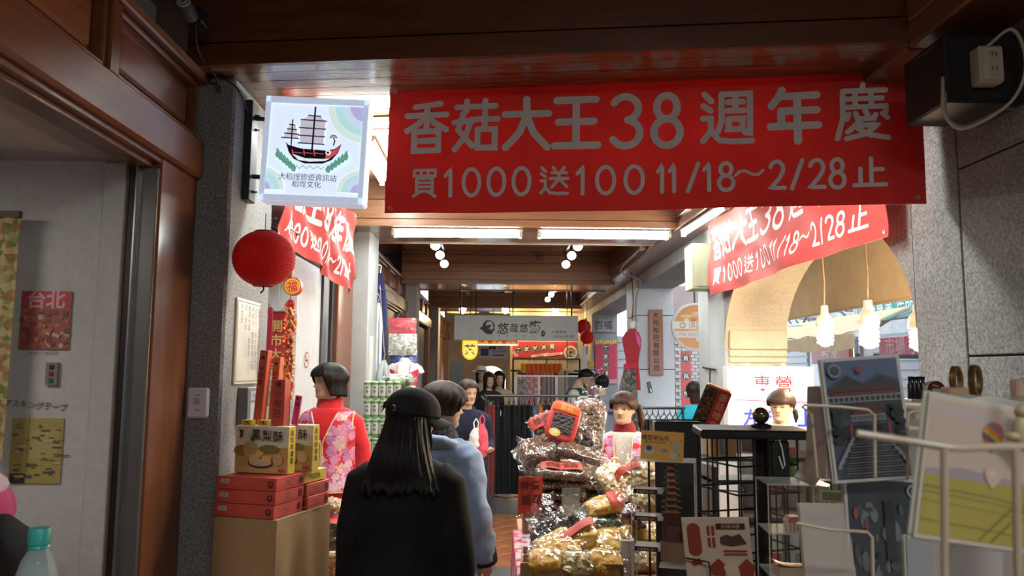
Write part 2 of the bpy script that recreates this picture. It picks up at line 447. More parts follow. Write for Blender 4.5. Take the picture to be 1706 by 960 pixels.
W_ORANGE = wood('orange_door_wood', (.30, .11, .03), (.50, .21, .065), 2, .4)
# ================================================================== STRUCTURE
XL, XW, XR, XO = -1.2, -1.35, 1.9, 2.41      # pillar faces, shopfront plane, colonnade inner and outer planes
CEIL = 3.32

# ---- floor: terracotta tiles laid on the diagonal between grey stone bands
TILE = speckle('terracotta_tile', (.22, .075, .028), (.34, .125, .05), 40, .38, .1, .14)
GROUT = flat((.10, .05, .03), .8); STONE = speckle('grey_stone_band', (.050, .055, .060), (.10, .105, .11), 120, .42, .1, .1)
fl = sgroup('floor', 'terracotta tiled arcade floor with grey stone bands')
MB().bb(-5.2, 2.6, -3.3, 24, -.12, -.012).build('floor_bed', GROUT, fl)
for a, b in ((5.75, 6.5), (8.85, 9.85), (15.2, 16.3)):
    MB().bb(-1.33, 2.4, a, b, -.05, .002).build('stone_band', STONE, fl)
for a, b in ((6.5, 6.68), (8.68, 8.85), (9.85, 10.02), (15.03, 15.2), (5.58, 5.75)): MB().bb(-1.33, 2.4, a, b, -.05, -.006).build('tile_border', TILE, fl)
bands = [(-3.2, 5.74), (6.51, 8.84), (9.86, 15.19), (16.31, 23.8)]
tm = MB().box((0, 0, 0), (.204, .204, .03), 0, None, .004); tm.build('tile', TILE, fl); t0 = bpy.data.objects['tile']; t0.location = (0, 7.0, -.013); t0.rotation_euler = (0, 0, R(45))
near = []; rest = MB(); RM = Matrix.Rotation(R(45), 3, 'Z')
s_ = .208
for i in range(-90, 90):
    for j in range(-90, 90):
        p = RM @ V((i * s_, j * s_, 0))
        x, y = p.x + .0, p.y + 7.0
        if not (-1.28 < x < 2.36 and any(a + .145 < y < b - .145 for a, b in bands)): continue
        if -.55 < x < .75 and 6.4 < y < 13.6: near.append((x, y))
        else: rest.add([RM @ V((a * .102, b * .102, 0)) + V((x, y, .002)) for a, b in ((-1, -1), (1, -1), (1, 1), (-1, 1))], [(0, 1, 2, 3)])
near.sort(key=lambda q: q[1])
for x, y in near[:285]:
    if abs(x) < .01 and abs(y - 7) < .01: continue
    c = t0.copy(); COL.objects.link(c); c.location = (x, y, -.013 + random.uniform(-.001, .001))
for x, y in near[285:]: rest.add([RM @ V((a * .102, b * .102, 0)) + V((x, y, .002)) for a, b in ((-1, -1), (1, -1), (1, 1), (-1, 1))], [(0, 1, 2, 3)])
rest.build('tile_field', TILE, fl, stuff=True)

# ---- ceiling slab, beams and boards
ce = sgroup('ceiling', 'dark timber boarded arcade ceiling')
MB().bb(-5.3, 2.42, -3.3, 24, CEIL, CEIL + .3).build('ceiling_slab', W_DARK, ce)
for i in range(26):
    y = 4.3 + i * .45
    if not any(a - .1 < y < b + .1 for a, b in ((6.8, 7.8), (11, 12), (15.2, 16.2))):
        MB().bb(-1.3, 1.7, y - .215, y + .215, CEIL - .03, CEIL - .002, 0, .006).build('ceiling_board', W_BEAM, ce)

def cross_beam(corners, zb, name, label, face_rows, soffit_n, face_mat, soffit_mat):
    """corners: near left, near right, far right, far left (x, y)"""
    g = sgroup(name, label)
    A, B, C_, D = [V((*q, 0)) for q in corners]
    dn = (A - D).normalized() * .028
    MB().hexa([q + V((0, 0, zb + .02)) for q in (A, B, C_, D)] + [q + V((0, 0, CEIL)) for q in (A, B, C_, D)]).build('beam_core', W_DARK, g)
    for k in range(soffit_n):
        a, b = k / soffit_n + .006 / soffit_n, (k + 1) / soffit_n - .045 / soffit_n
        q = [A.lerp(D, a), B.lerp(C_, a), B.lerp(C_, b), A.lerp(D, b)]
        dz = random.uniform(-.002, .002)
        MB().hexa([p + V((0, 0, zb + dz)) for p in q] + [p + V((0, 0, zb + .02)) for p in q]).build('plank', soffit_mat, g)
    n = len(face_rows) - 1
    for k in range(n):
        z0, z1 = face_rows[k] + .004, face_rows[k + 1] - .004
        for P, Q, d in ((A, B, dn), (D, C_, -dn)):
            p = [P + d, Q + d, Q, P]
            MB().hexa([v + V((0, 0, z0)) for v in p] + [v + V((0, 0, z1)) for v in p]).build('face_board', face_mat, g)
    return g
cross_beam([(-1.37, 3.30), (1.70, 2.93), (1.70, 3.92), (-1.37, 4.22)], 2.93, 'ceiling_beam', 'varnished plank underside of the nearest cross beam above the banner', [2.915, 3.02, 3.31], 9, W_DARK, W_PLANK)
cross_beam([(-1.37, 6.85), (1.70, 6.85), (1.70, 7.80), (-1.37, 7.80)], 2.90, 'ceiling_beam', 'second cross beam carrying the fluorescent tubes', [2.885, 2.955, 3.13, 3.31], 5, W_BEAM, W_PLANK)
cross_beam([(-1.37, 11.0), (1.70, 11.0), (1.70, 11.95), (-1.37, 11.95)], 2.85, 'ceiling_beam', 'third cross beam of horizontal brown boards behind spotlights', [2.835, 2.90, 3.02, 3.14, 3.26, 3.315], 5, W_BEAM, W_PLANK)
cross_beam([(-1.37, 15.3), (1.70, 15.3), (1.70, 16.2), (-1.37, 16.2)], 2.85, 'ceiling_beam', 'fourth cross beam in shade above hanging white sign', [2.835, 2.92, 3.06, 3.2, 3.315], 4, W_BEAM, W_PLANK)
lb = sgroup('ceiling_beam', 'long timber beam running above the colonnade')
for y0, y1 in ((-3.2, 2.9), (2.9, 6.85), (6.85, 11.0), (11.0, 15.3), (15.3, 23.8)):
    MB().bb(1.62, 2.40, y0 + .004, y1 - .004, 2.88, 3.31, 0, .01).build('beam_section', W_BEAMY, lb)
    MB().bb(1.60, 1.62, y0 + .05, y1 - .05, 2.97, 3.24, 0, .004).build('beam_panel', W_BEAMY, lb)

# ---- left hand pillars in washed granite
def pillar(y0, y1, label, mat, xin=XL, x2=-1.62):
    g = sgroup('pillar', label)
    m = MB().bb(x2, xin, y0, y1, 0, 2.93, 0, .012); m.build('shaft', mat, g); return g
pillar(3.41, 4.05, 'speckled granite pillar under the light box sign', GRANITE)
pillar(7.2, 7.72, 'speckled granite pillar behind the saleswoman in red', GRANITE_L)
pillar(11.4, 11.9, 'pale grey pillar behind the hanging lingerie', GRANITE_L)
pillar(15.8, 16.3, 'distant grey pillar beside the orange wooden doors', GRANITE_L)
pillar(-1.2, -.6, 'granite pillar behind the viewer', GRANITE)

# ---- left hand shopfronts: lintel, frieze of framed panels, jambs
def shopfront(y0, y1, npan, jambs, label, zl=2.445, zf=2.62, far=False, fm=None, jm=None):
    fm = fm or W_FRONT; jm = jm or W_FRONTZ
    g = sgroup('wall_left', label)
    L = y1 - y0
    MB().bb(-1.47, XW + .025, y0, y1, zl, zf, 0, .012).build('lintel', fm, g)
    if not far:
        MB().bb(-1.47, XW - .005, y0, y1, zl - .022, zl, 0, .003).build('door_track', W_DARK, g)
        MB().bb(-1.47, XW - .035, y0, y1, zl - .045, zl - .022, 0, .003).build('door_track', W_DARK, g)
    MB().bb(-1.5, XW - .045, y0, y1, zf, 2.93).build('frieze_back', fm, g)
    MB().bb(-1.40, XW + .03, y0, y1, 2.885, 2.93, 0, .008).build('cornice', fm, g)
    pw = L / npan
    for k in range(npan):
        a = y0 + k * pw
        MB().bb(-1.41, XW + .012, a - .035 + (.035 if k == 0 else 0), a + .035, zf, 2.885, 0, .006).build('stile', jm, g)
        a0, a1 = a + .05, a + pw - .05
        MB().bb(-1.40, XW - .026, a0 + .045, a1 - .045, zf + .055, 2.835, 0, .012).build('panel', fm, g)
        mo = MB()
        for q in (((a0, zf + .015), (a1, zf + .015)), ((a1, zf + .015), (a1, 2.87)), ((a1, 2.87), (a0, 2.87)), ((a0, 2.87), (a0, zf + .015))):
            (ya, za), (yb, zb) = q
            mo.bb(-1.40, XW - .002, min(ya, yb) - .011, max(ya, yb) + .011, min(za, zb) - .011, max(za, zb) + .011, 0, .006)
        mo.build('moulding', fm, g)
    for a, b in jambs:
        MB().bb(-1.46, XW, a, b, 0, zl, 0, .006).build('jamb', jm, g)
    return g
shopfront(-.6, 3.41, 5, [(3.045, 3.41), (-.6, -.3)], 'dark red wooden shopfront frieze with framed panels and lintel')
shopfront(4.05, 7.2, 4, [(6.55, 7.2)], 'wooden shopfront frieze above saleswoman in red')
shopfront(7.72, 11.4, 4, [(7.72, 7.9), (10.9, 11.4)], 'wooden shopfront frieze above the hanging lingerie')
shopfront(11.9, 15.8, 4, [(11.9, 12.1), (15.2, 15.8)], 'wooden shopfront in shade further along', far=True)
shopfront(16.3, 23, 5, [(16.3, 16.7), (17.6, 18.0), (19, 19.5), (21, 21.6)], 'orange wooden doorways at the far shops', far=True, fm=W_ORANGE, jm=W_ORANGE)
for k, (a, b) in enumerate(((16.7, 17.6), (18.0, 19.0), (19.5, 21.0))):
    d = struct(MB().bb(-1.44, -1.40, a + .01, b - .01, .02, 2.44, 0, .005).build('door_%d' % (k + 4), W_ORANGE))

# ---- door frame of the nearest shop, its pale inside
MET = flat((.21, .20, .19), .4, .6); RUST = flat((.13, .07, .04), .7)
d1 = sgroup('door_1', 'grey metal sliding door frame beside the wooden jamb')
MB().bb(-1.437, -1.358, 3.03, 3.09, 0, 2.40, 0, .004).build('frame', MET, d1)
MB().bb(-1.437, -1.427, 3.01, 3.03, 0, 2.40, 0, .002).build('rail', STEEL, d1)
MB().bb(-1.472, -1.437, 3.035, 3.1, 0, 2.40).build('gap', BLACK, d1)
MB().bb(-1.480, -1.470, 3.03, 3.1, 0, 2.40, 0, .002).build('edge_strip', RUST, d1)
PLASTER = speckle('white_plaster', (.50, .48, .46), (.56, .54, .52), 24, .75, .05, .06)
sw = sgroup('wall_shop', 'white plaster party wall inside the nearest shop')
MB().bb(-5.2, -1.48, 3.06, 3.3, 0, 2.43).build('plaster', PLASTER, sw)
MB().bb(-1.585, -1.48, 3.042, 3.07, 0, 2.43, 0, .012).build('pilaster', PLASTER, sw)
struct(MB().bb(-5.2, -1.5, -1, 3.3, 2.43, 2.6).build('ceiling_shop', PLASTER), 'white ceiling inside the nearest shop')
struct(MB().bb(-5.3, -5.2, -3, 24, 0, 3.3).build('wall_shop_back', PLASTER), 'back wall of the shops')
struct(MB().bb(-5.2, -1.6, -1.2, -1.0, 0, 3.3).build('wall_shop_side', PLASTER), 'side wall of the nearest shop')
struct(MB().bb(-5.2, -1.62, 3.32, 3.5, 0, 3.3).build('wall_party', PLASTER), 'party wall behind the granite pillar')
struct(MB().bb(-5.2, -1.62, 7.25, 7.6, 0, 3.3).build('wall_party', PLASTER), 'party wall between the second and third shops')
struct(MB().bb(-5.2, -1.62, 11.5, 11.8, 0, 3.3).build('wall_party', PLASTER), 'party wall between the third and fourth shops')
struct(MB().bb(-5.2, -1.62, 15.9, 16.2, 0, 3.3).build('wall_party', PLASTER), 'party wall before the orange doors')

# ---- second shop: white leaf, dark frame
d2 = sgroup('door_2', 'white painted door panel behind the saleswoman')
MB().bb(-1.44, -1.40, 5.28, 6.12, 0, 2.42, 0, .006).build('leaf', flat((.62, .65, .66), .45), d2)
MB().bb(-1.40, -1.385, 5.30, 5.33, 1.32, 1.52, 0, .004).build('lock', DSTEEL, d2)
MB().bb(-1.46, -1.38, 6.12, 6.24, 0, 2.42, 0, .004).build('frame', DSTEEL, d2)
MB().bb(-1.46, -1.40, 6.30, 6.42, 0, 2.42, 0, .004).build('frame', MET, d2)
MB().bb(-1.46, -1.38, 6.46, 6.55, 0, 2.42, 0, .004).build('frame', DSTEEL, d2)
w1 = sgroup('window_1', 'glazed shop window beside the granite pillar')
MB().bb(-1.445, -1.437, 4.10, 5.25, .9, 2.42).build('pane', glass('window_glass', (.85, .93, .95), .12), w1)
MB().bb(-1.46, -1.40, 5.24, 5.28, 0, 2.42, 0, .003).build('frame', STEEL, w1)
MB().bb(-1.46, -1.40, 4.05, 4.09, 0, 2.42, 0, .003).build('frame', STEEL, w1)
MB().bb(-1.46, -1.42, 4.05, 5.28, 0, .9, 0, .005).build('stall_riser', flat((.5, .5, .48), .6), w1)
# third and fourth shops: dark doors
d3 = sgroup('door_3', 'dark steel door frames in the third shop')
for a, b, m in ((8.0, 8.08, DSTEEL), (8.7, 8.76, STEEL), (8.76, 9.5, flat((.05, .05, .06), .3)), (9.5, 9.56, DSTEEL), (9.6, 10.9, flat((.035, .03, .03), .4))):
    MB().bb(-1.46, -1.42, a, b, 0, 2.40, 0, .003).build('frame' if b - a < .2 else 'leaf', m, d3)
d4 = sgroup('door_12', 'dark doors in the fourth shop')
for a, b, m in ((12.1, 12.9, flat((.05, .035, .03), .4)), (12.95, 13.05, STEEL), (13.1, 14.2, flat((.06, .02, .015), .4)), (14.25, 15.2, flat((.03, .025, .025), .4))):
    MB().bb(-1.46, -1.42, a, b, 0, 2.40, 0, .003).build('leaf' if b - a > .2 else 'frame', m, d4)

# ---- right hand colonnade
def ell(yc, a, zs, rise, n=28):
    return [(yc + a * cos(pi - pi * k / n), zs + rise * sin(pi - pi * k / n)) for k in range(n + 1)]
def arch_wall(y0, y1, zs, rise, name, label, mat, rev):
    """wall over an opening: inner and outer faces plus the curved reveal"""
    g = sgroup(name, label); E = ell((y0 + y1) / 2, (y1 - y0) / 2, zs, rise); top = 3.0
    n = len(E)
    for x, nm in ((XR, 'inner_face'), (XO, 'outer_face')):
        m = MB()
        for k in range(n - 1):
            (ya, za), (yb, zb) = E[k], E[k + 1]
            m.add([(x, ya, za), (x, yb, zb), (x, yb, top), (x, ya, top)], [(0, 1, 2, 3)])
        m.build(nm, mat, g)
    m = MB()
    for k in range(n - 1):
        (ya, za), (yb, zb) = E[k], E[k + 1]
        m.add([(XR, ya, za), (XR, yb, zb), (XO, yb, zb), (XO, ya, za)], [(0, 1, 2, 3)])
    m.build('reveal', rev, g, smooth=True); return g
BEIGE = speckle('beige_render', (.40, .34, .24), (.62, .54, .40), 120, .85, .3)
WPAINT = speckle('pale_painted_render', (.60, .63, .66), (.72, .75, .78), 60, .7, .12, .06)
arch_wall(3.44, 6.37, 1.80, .80, 'wall_arch', 'grey rendered wall with shallow arch opening to the street', GRANITE, BEIGE)
arch_wall(-2.4, -.7, 1.80, .80, 'wall_arch', 'grey arch behind the viewer', GRANITE, GRANITE)
def pier(y0, y1, label, mat, zj=(), side_mat=None, front_joint=True, vj=()):
    """a pier of rendered blocks with sunk joints"""
    g = sgroup('pillar', label); z = [0.0] + list(zj) + [2.93]; ys = [y0] + list(vj) + [y1]
    MB().bb(XR + .012, XO - .012, y0 + .012, y1 - .012, 0, 2.93).build('core', flat((.03, .03, .03), .8), g)
    for a, b in zip(z, z[1:]):
        for c, d in zip(ys, ys[1:]):
            MB().bb(XR, XO, c + (.005 if c != y0 else 0), d - (.005 if d != y1 else 0), a + .005, b - .005, 0, .004).build('block', mat, g)
    return g
# nearest wall, three tall blocks wide, joint lines as in the photograph
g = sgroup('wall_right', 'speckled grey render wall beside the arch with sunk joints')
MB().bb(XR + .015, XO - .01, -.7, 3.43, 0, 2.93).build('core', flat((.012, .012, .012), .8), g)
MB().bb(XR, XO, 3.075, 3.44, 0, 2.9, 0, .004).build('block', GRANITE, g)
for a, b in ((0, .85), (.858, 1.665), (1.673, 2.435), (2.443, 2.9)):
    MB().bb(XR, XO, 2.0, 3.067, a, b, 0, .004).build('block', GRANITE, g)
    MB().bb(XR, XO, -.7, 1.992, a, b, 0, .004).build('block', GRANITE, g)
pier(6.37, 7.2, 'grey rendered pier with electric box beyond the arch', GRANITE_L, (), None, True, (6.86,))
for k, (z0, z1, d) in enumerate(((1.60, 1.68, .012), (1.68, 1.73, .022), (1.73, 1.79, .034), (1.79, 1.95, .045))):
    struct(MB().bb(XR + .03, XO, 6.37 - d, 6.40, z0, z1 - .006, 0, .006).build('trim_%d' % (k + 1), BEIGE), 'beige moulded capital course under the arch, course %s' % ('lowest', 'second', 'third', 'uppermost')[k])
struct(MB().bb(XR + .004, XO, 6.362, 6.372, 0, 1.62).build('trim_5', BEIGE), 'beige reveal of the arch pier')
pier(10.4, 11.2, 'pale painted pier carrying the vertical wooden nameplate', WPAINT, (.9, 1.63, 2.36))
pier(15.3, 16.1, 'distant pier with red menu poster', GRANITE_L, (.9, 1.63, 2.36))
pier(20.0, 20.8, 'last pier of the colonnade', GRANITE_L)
pier(-3.2, -2.4, 'pier behind the viewer', GRANITE)
for k, (a, b) in enumerate(((7.2, 10.4), (11.2, 15.3), (16.1, 20.0))):
    struct(MB().bb(XR, XO, a, b, 2.73, 3.0, 0, .01).build('lintel_%d' % (k + 1), GRANITE_L), 'grey concrete lintel over street opening %s' % ('beyond the arch', 'after the nameplate pier', 'farthest along')[k])
struct(MB().bb(XO - .2, XO, -3.2, 24, 3.0, 6.2).build('wall_upper', GRANITE_L), 'upper storey wall over the colonnade')
struct(MB().bb(-5.2, XO, -3.4, -3.2, 0, 3.3).build('wall_light_stop', GRANITE), 'unseen wall added behind the viewer to keep light out')  # added across the open arcade end to stop light flooding in
BEIGEW = speckle('beige_wall', (.48, .40, .29), (.56, .48, .36), 30, .8, .05)
struct(MB().bb(.30, 1.9, 17.0, 17.2, 0, 2.93).build('wall_stall', BEIGEW), 'beige wall with red food banner at the far stall')
fe = sgroup('wall_end', 'far end wall with bright arched doorway')
E2 = ell(-.16, .42, 1.35, .38, 16)
m = MB(); 
for (xa, za), (xb, zb) in zip(E2, E2[1:]): m.add([(xa, 22, za), (xb, 22, zb), (xb, 22, 3.3), (xa, 22, 3.3)], [(0, 1, 2, 3)])
m.bb(-1.5, -.58, 22, 22.1, 0, 3.3); m.bb(.26, 2.4, 22, 22.1, 0, 3.3); m.build('plaster', BEIGEW, fe)

# ---- the street beyond the colonnade
struct(MB().bb(XO, 14, -8, 40, -.3, -.06).build('street_ground', speckle('wet_asphalt', (.10, .10, .105), (.16, .16, .165), 50, .5, .1)), 'grey asphalt street')
# ================================================================== BANNERS
def atX(px, py, X):
    d = _M3 @ V(((px - 853) / FPX, -(py - 480) / FPX, -1)); return CAM + d * (X / d.x)
def arc(cx, cz, rx, rz, a0, a1, n=10): return [(cx + rx * cos(R(a0 + (a1 - a0) * k / n)), cz + rz * sin(R(a0 + (a1 - a0) * k / n))) for k in range(n + 1)]
WALK = [[(8, 95), (21, 82)], [(6, 74), (20, 64)], [(5, 50), (20, 50), (20, 27), (5, 8)], [(20, 26), (36, 9), (60, 6), (96, 6)]]
GL = {
 '香': [[(24, 92), (52, 94), (78, 97)], [(8, 74), (92, 74)], [(50, 94), (50, 48)], [(48, 73), (32, 57), (8, 44)], [(52, 73), (68, 57), (92, 44)], [(24, 42), (76, 42), (76, 4), (24, 4), (24, 42)], [(24, 23), (76, 23)]],
 '菇': [[(8, 88), (92, 88)], [(30, 98), (30, 79)], [(70, 98), (70, 44)], [(24, 76), (13, 42), (44, 10)], [(41, 62), (30, 30), (6, 4)], [(4, 57), (46, 60)], [(50, 62), (97, 62)], [(55, 42), (92, 42), (92, 6), (55, 6), (55, 42)]],
 '大': [[(6, 70), (94, 70)], [(50, 97), (50, 68), (36, 34), (8, 5)], [(50, 68), (64, 34), (92, 5)]],
 '王': [[(10, 93), (90, 93)], [(14, 52), (86, 52)], [(6, 7), (94, 7)], [(50, 93), (50, 7)]],
 '3': [arc(50, 74, 34, 22, 150, -80, 14), arc(50, 28, 38, 24, 80, -150, 14)],
 '8': [arc(50, 74, 28, 22, 90, 450, 20), arc(50, 27, 36, 25, 90, 450, 20)],
 '0': [arc(50, 50, 34, 46, 90, 450, 24)],
 '1': [[(24, 74), (54, 95), (54, 4)]],
 '2': [arc(48, 70, 34, 26, 165, -20, 10) + [(60, 38), (14, 6), (88, 6)]],
 '/': [[(78, 97), (22, 3)]],
 '~': [[(2, 42), (16, 56), (34, 58), (64, 44), (82, 44), (98, 58)]],
 '週': [[(40, 94), (93, 94), (93, 22), (84, 22)], [(40, 94), (40, 44), (33, 25)], [(52, 79), (80, 79)], [(50, 63), (82, 63)], [(66, 90), (66, 63)], [(53, 48), (79, 48), (79, 29), (53, 29), (53, 48)]] + WALK,
 '年': [[(28, 97), (20, 82), (8, 68)], [(26, 85), (92, 85)], [(26, 58), (92, 58)], [(26, 58), (26, 30)], [(6, 30), (94, 30)], [(56, 85), (56, 2)]],
 '慶': [[(52, 99), (52, 90)], [(17, 89), (92, 89)], [(17, 89), (17, 42), (6, 3)], [(39, 89), (39, 61)], [(67, 89), (67, 61)], [(24, 75), (86, 75)], [(24, 60), (92, 60), (92, 50)], [(27, 47), (23, 38)], [(39, 48), (42, 38), (70, 38), (74, 45)], [(56, 52), (60, 45)], [(86, 47), (94, 39)], [(46, 33), (24, 14)], [(38, 26), (76, 26), (56, 10), (22, 2)], [(42, 20), (62, 8), (94, 2)]],
 '買': [[(10, 96), (90, 96), (90, 75), (10, 75), (10, 96)], [(37, 96), (37, 75)], [(63, 96), (63, 75)], [(20, 66), (80, 66), (80, 20), (20, 20), (20, 66)], [(20, 51), (80, 51)], [(20, 36), (80, 36)], [(34, 18), (10, 2)], [(66, 18), (92, 2)]],
 '送': [[(46, 97), (54, 85)], [(84, 97), (76, 85)], [(42, 78), (92, 78)], [(36, 58), (97, 58)], [(66, 78), (66, 58), (42, 28)], [(66, 58), (92, 30)]] + WALK,
 '止': [[(54, 95), (54, 8)], [(54, 58), (88, 58)], [(22, 62), (22, 8)], [(4, 8), (97, 8)]],
}
ROW1 = [('香', .078, .094), ('菇', .176, .092), ('大', .276, .096), ('王', .372, .094), ('3', .466, .072), ('8', .544, .068), ('週', .655, .098), ('年', .776, .096), ('慶', .895, .100)]
ROW2 = [('買', .077, .052), ('1', .127, .034), ('0', .170, .046), ('0', .219, .046), ('0', .268, .046), ('送', .331, .056), ('1', .384, .034), ('0', .429, .048), ('0', .483, .048), ('1', .534, .026), ('1', .556, .026), ('/', .592, .034), ('1', .620, .030), ('8', .652, .036), ('~', .694, .052), ('2', .744, .034), ('/', .779, .034), ('2', .814, .034), ('8', .849, .034), ('止', .905, .058)]
BANRED = sheer(cloth('banner_red_cloth', (.56, .056, .048), (.63, .068, .058), .6, 300, .15, .05), .24)
BANWHITE = flat((.86, .84, .83), .6)
def banner(name, label, TL, TR, BR, BL, disp, group=None, grommets=True):
    TL, TR, BR, BL = map(V, (TL, TR, BR, BL)); c = (TL + TR + BR + BL) / 4
    W_ = (TR - TL).length; H_ = (BL - TL).length
    nn = (TR - TL).cross(BL - TL).normalized()          # towards the reader when TL-TR-BL read clockwise
    if nn.dot(CAM - c) < 0: nn = -nn
    def S(u, v, off=0.0):
        p = TL.lerp(TR, u).lerp(BL.lerp(BR, u), v)
        return p + nn * (disp(u, v) + off) - c
    t = thing(name, label, 'banner', c, 0, group)
    MB().grid(lambda u, v: S(u, v), 110, 40, 0, .003).build('cloth', BANRED, t, smooth=True)
    mb = MB()
    def put(rows, vc, hv, rad):
        for ch, uc, wu in rows:
            rd = rad * {'慶': .74, '週': .86, '香': .92, '菇': .90, '買': .85, '送': .88}.get(ch, 1.08)
            for st in GL[ch]:
                stroke(mb, [((uc + (x / 100 - .5) * wu) * W_, -(vc - (z / 100 - .5) * hv) * H_) for x, z in st], rd, 0, 0, step=.012)
    put(ROW1, .335, .40, .0160); put([r for r in ROW2 if r[0] != '~'], .77, .215, .0085); put([r for r in ROW2 if r[0] == '~'], .75, .215, .006)
    mb.v = [tuple(S(x / W_, -z / H_, .004)) for x, y, z in mb.v]
    mb.build('lettering', BANWHITE, t)
    if grommets:
        for u, v in ((.012, .965), (.985, .955), (.012, .04), (.988, .04)):
            m = MB().tube([S(u, v, .004) + (TR - TL).normalized() * (.008 * cos(a)) + V((0, 0, .008 * sin(a))) for a in [k * pi / 6 for k in range(12)]], .0028, 6, closed=True)
            m.build('grommet', STEEL, t)
    return t, S
def d_front(u, v):
    fold = .012 * exp(-((v - .02 - .42 * u) / .05) ** 2) * max(0, 1 - u / .5) - .010 * exp(-((v - .09 - .42 * u) / .06) ** 2) * max(0, 1 - u / .5)
    fr = .016 * exp(-((v - .05 - .7 * (1 - u)) / .06) ** 2) * max(0, 1 - (1 - u) / .3)
    return fold + fr + .012 * sin(u * 7 + 2 * v) * (.3 + v) + .006 * sin(u * 19 - v * 5) * v + .004 * NZ.noise(V((u * 9, v * 3, 1)))
TL, TR, BR, BL = at(650, 146, 3.60), at(1533, 108, 3.24), at(1541, 341, 3.22), at(643, 357, 3.58)
banner('banner', 'large red cloth banner with white characters hanging across the arcade from the nearest beam', TL, TR, BR, BL, d_front)
def d_side(u, v):
    return .02 * sin(u * 10 + v * 2) * (.4 + .6 * v) + .014 * sin(u * 24 - v * 7) + .02 * exp(-((v - .1 - 1.2 * u) / .12) ** 2) + .008 * NZ.noise(V((u * 12, v * 5, 3)))
banner('banner', 'red cloth banner slung across the arch to the street above hanging bulbs',
       (1.83, 6.48, 2.86), (1.80, 3.50, 2.86), (1.80, 3.50, 2.235), (1.83, 6.48, 2.245), d_side)
def d_left(u, v):
    return .03 * sin(u * 13 + v * 3) * (.3 + .7 * v) + .015 * sin(u * 27 - v * 9) + .01 * NZ.noise(V((u * 10, v * 5, 5)))
banner('banner', 'red cloth banner along the shopfront behind the light box sign',
       (-1.16, 4.05, 2.80), (-1.17, 6.15, 2.86), (-1.17, 6.15, 2.20), (-1.16, 4.05, 2.30), d_left)

# ================================================================== LIGHT BOX SIGN, LANTERN, FITTINGS ON THE FIRST PILLAR
A, B = at(438, 244, 3.56), at(610, 256, 3.55)
ctr = (A + B) / 2; rz = math.atan2(B.y - A.y, B.x - A.x); LW = .49; LH = .505
t = thing('light_box_sign', 'square illuminated sign with a sailing junk on a bracket from the granite pillar', 'sign', ctr, (0, R(2.2), rz))
MB().box((0, .055, 0), (LW, .11, LH), 0, None, .008).build('case', glow('lit_case', (.56, .64, .82), .26), t)
fr = MB()
for c, d in (((0, -.003, LH / 2 - .016), (LW, .012, .032)), ((0, -.003, -LH / 2 + .016), (LW, .012, .032)), ((-LW / 2 + .013, -.003, 0), (.026, .012, LH)), ((LW / 2 - .013, -.003, 0), (.026, .012, LH))): fr.box(c, d, 0, None, .003)
fr.build('frame', glow('lit_frame', (.60, .70, .90), .34), t)
MB().box((0, .002, 0), (LW - .05, .006, LH - .06)).build('lit_panel', glow('lit_panel', (.66, .76, .95), .56), t)
def T(x, y): return ((x - 597) / 465 * LW, (347 - y) / 515 * LH)
GC = lambda c, s=.78: glow('lit_print', c, s)
pr = Print(-.0015)
lit = {}
def L_(c, s=.75):
    if (c, s) not in lit: lit[(c, s)] = glow('lit_print', c, s * .6)
    return lit[(c, s)]
for (cx, cy, a0, a1) in ((812, 125, 180, 270), (812, 550, 90, 180), (372, 550, 0, 90)):
    x, z = T(cx, cy); 
    for rr, c in ((.175, (.72, .90, .84)), (.14, (.52, .82, .88)), (.105, (.62, .80, .95)), (.07, (.50, .47, .80))):
        k = .62 if cy > 300 else 1.0
        pr.disc(x, z, rr * k, L_(c, .72), 20, None, R(a0), R(a1))
INK = flat((.012, .014, .03), .5); GRN = L_((.20, .52, .42), .5)
for xs, ys, n in (((525, 640), [(180, 320)], 1),):
    pr.poly([T(*q) for q in ((562, 180), (615, 180), (640, 205), (636, 318), (530, 316), (526, 205))], L_((.62, .60, .72), .7))
pr.poly([T(*q) for q in ((480, 226), (505, 226), (522, 296), (455, 294))], L_((.66, .62, .74), .7))
for x0, x1, y in ((560, 616, 178), (528, 644, 201), (524, 642, 241), (522, 640, 279), (523, 640, 317), (478, 503, 227), (470, 512, 250), (458, 522, 272), (448, 524, 294)): pr.line([T(x0, y), T(x1, y + 3)], .0055, INK)
pr.line([T(590, 138), T(588, 348)], .008, INK); pr.line([T(492, 205), T(493, 330)], .006, INK)
hull = [(468, 315), (482, 330), (540, 345), (650, 350), (690, 340), (718, 315), (705, 360), (680, 395), (640, 415), (560, 418), (510, 398), (485, 365)]
pr.poly([T(*q) for q in hull], INK)
pr.poly([T(*q) for q in ((652, 355), (690, 345), (713, 322), (700, 362), (676, 385), (650, 390))], L_((.72, .10, .12), .6))
pr.poly([T(*q) for q in ((500, 372), (560, 392), (640, 392), (672, 388), (650, 402), (580, 408), (530, 402))], L_((.8, .86, .95), .8))
for x0, x1 in ((500, 545), (552, 592), (598, 640)):
    pr.line([T(x0, 352), T(x0 + 4, 378)], .005, L_((.75, .10, .12), .6)); pr.line([T(x0, 365), T(x1, 368)], .004, L_((.75, .10, .12), .6))
pr.disc(*T(662, 360), .013, L_((.85, .9, 1), .8), 14); pr.disc(*T(661, 361), .006, INK, 12)
pr.line([T(684, 322), T(688, 300), T(682, 292)], .006, INK); pr.disc(*T(681, 290), .018, L_((.45, .52, .5), .6), 14, None, 0, pi); pr.ring(*T(681, 290), .015, .018, INK, 0, pi, 12)
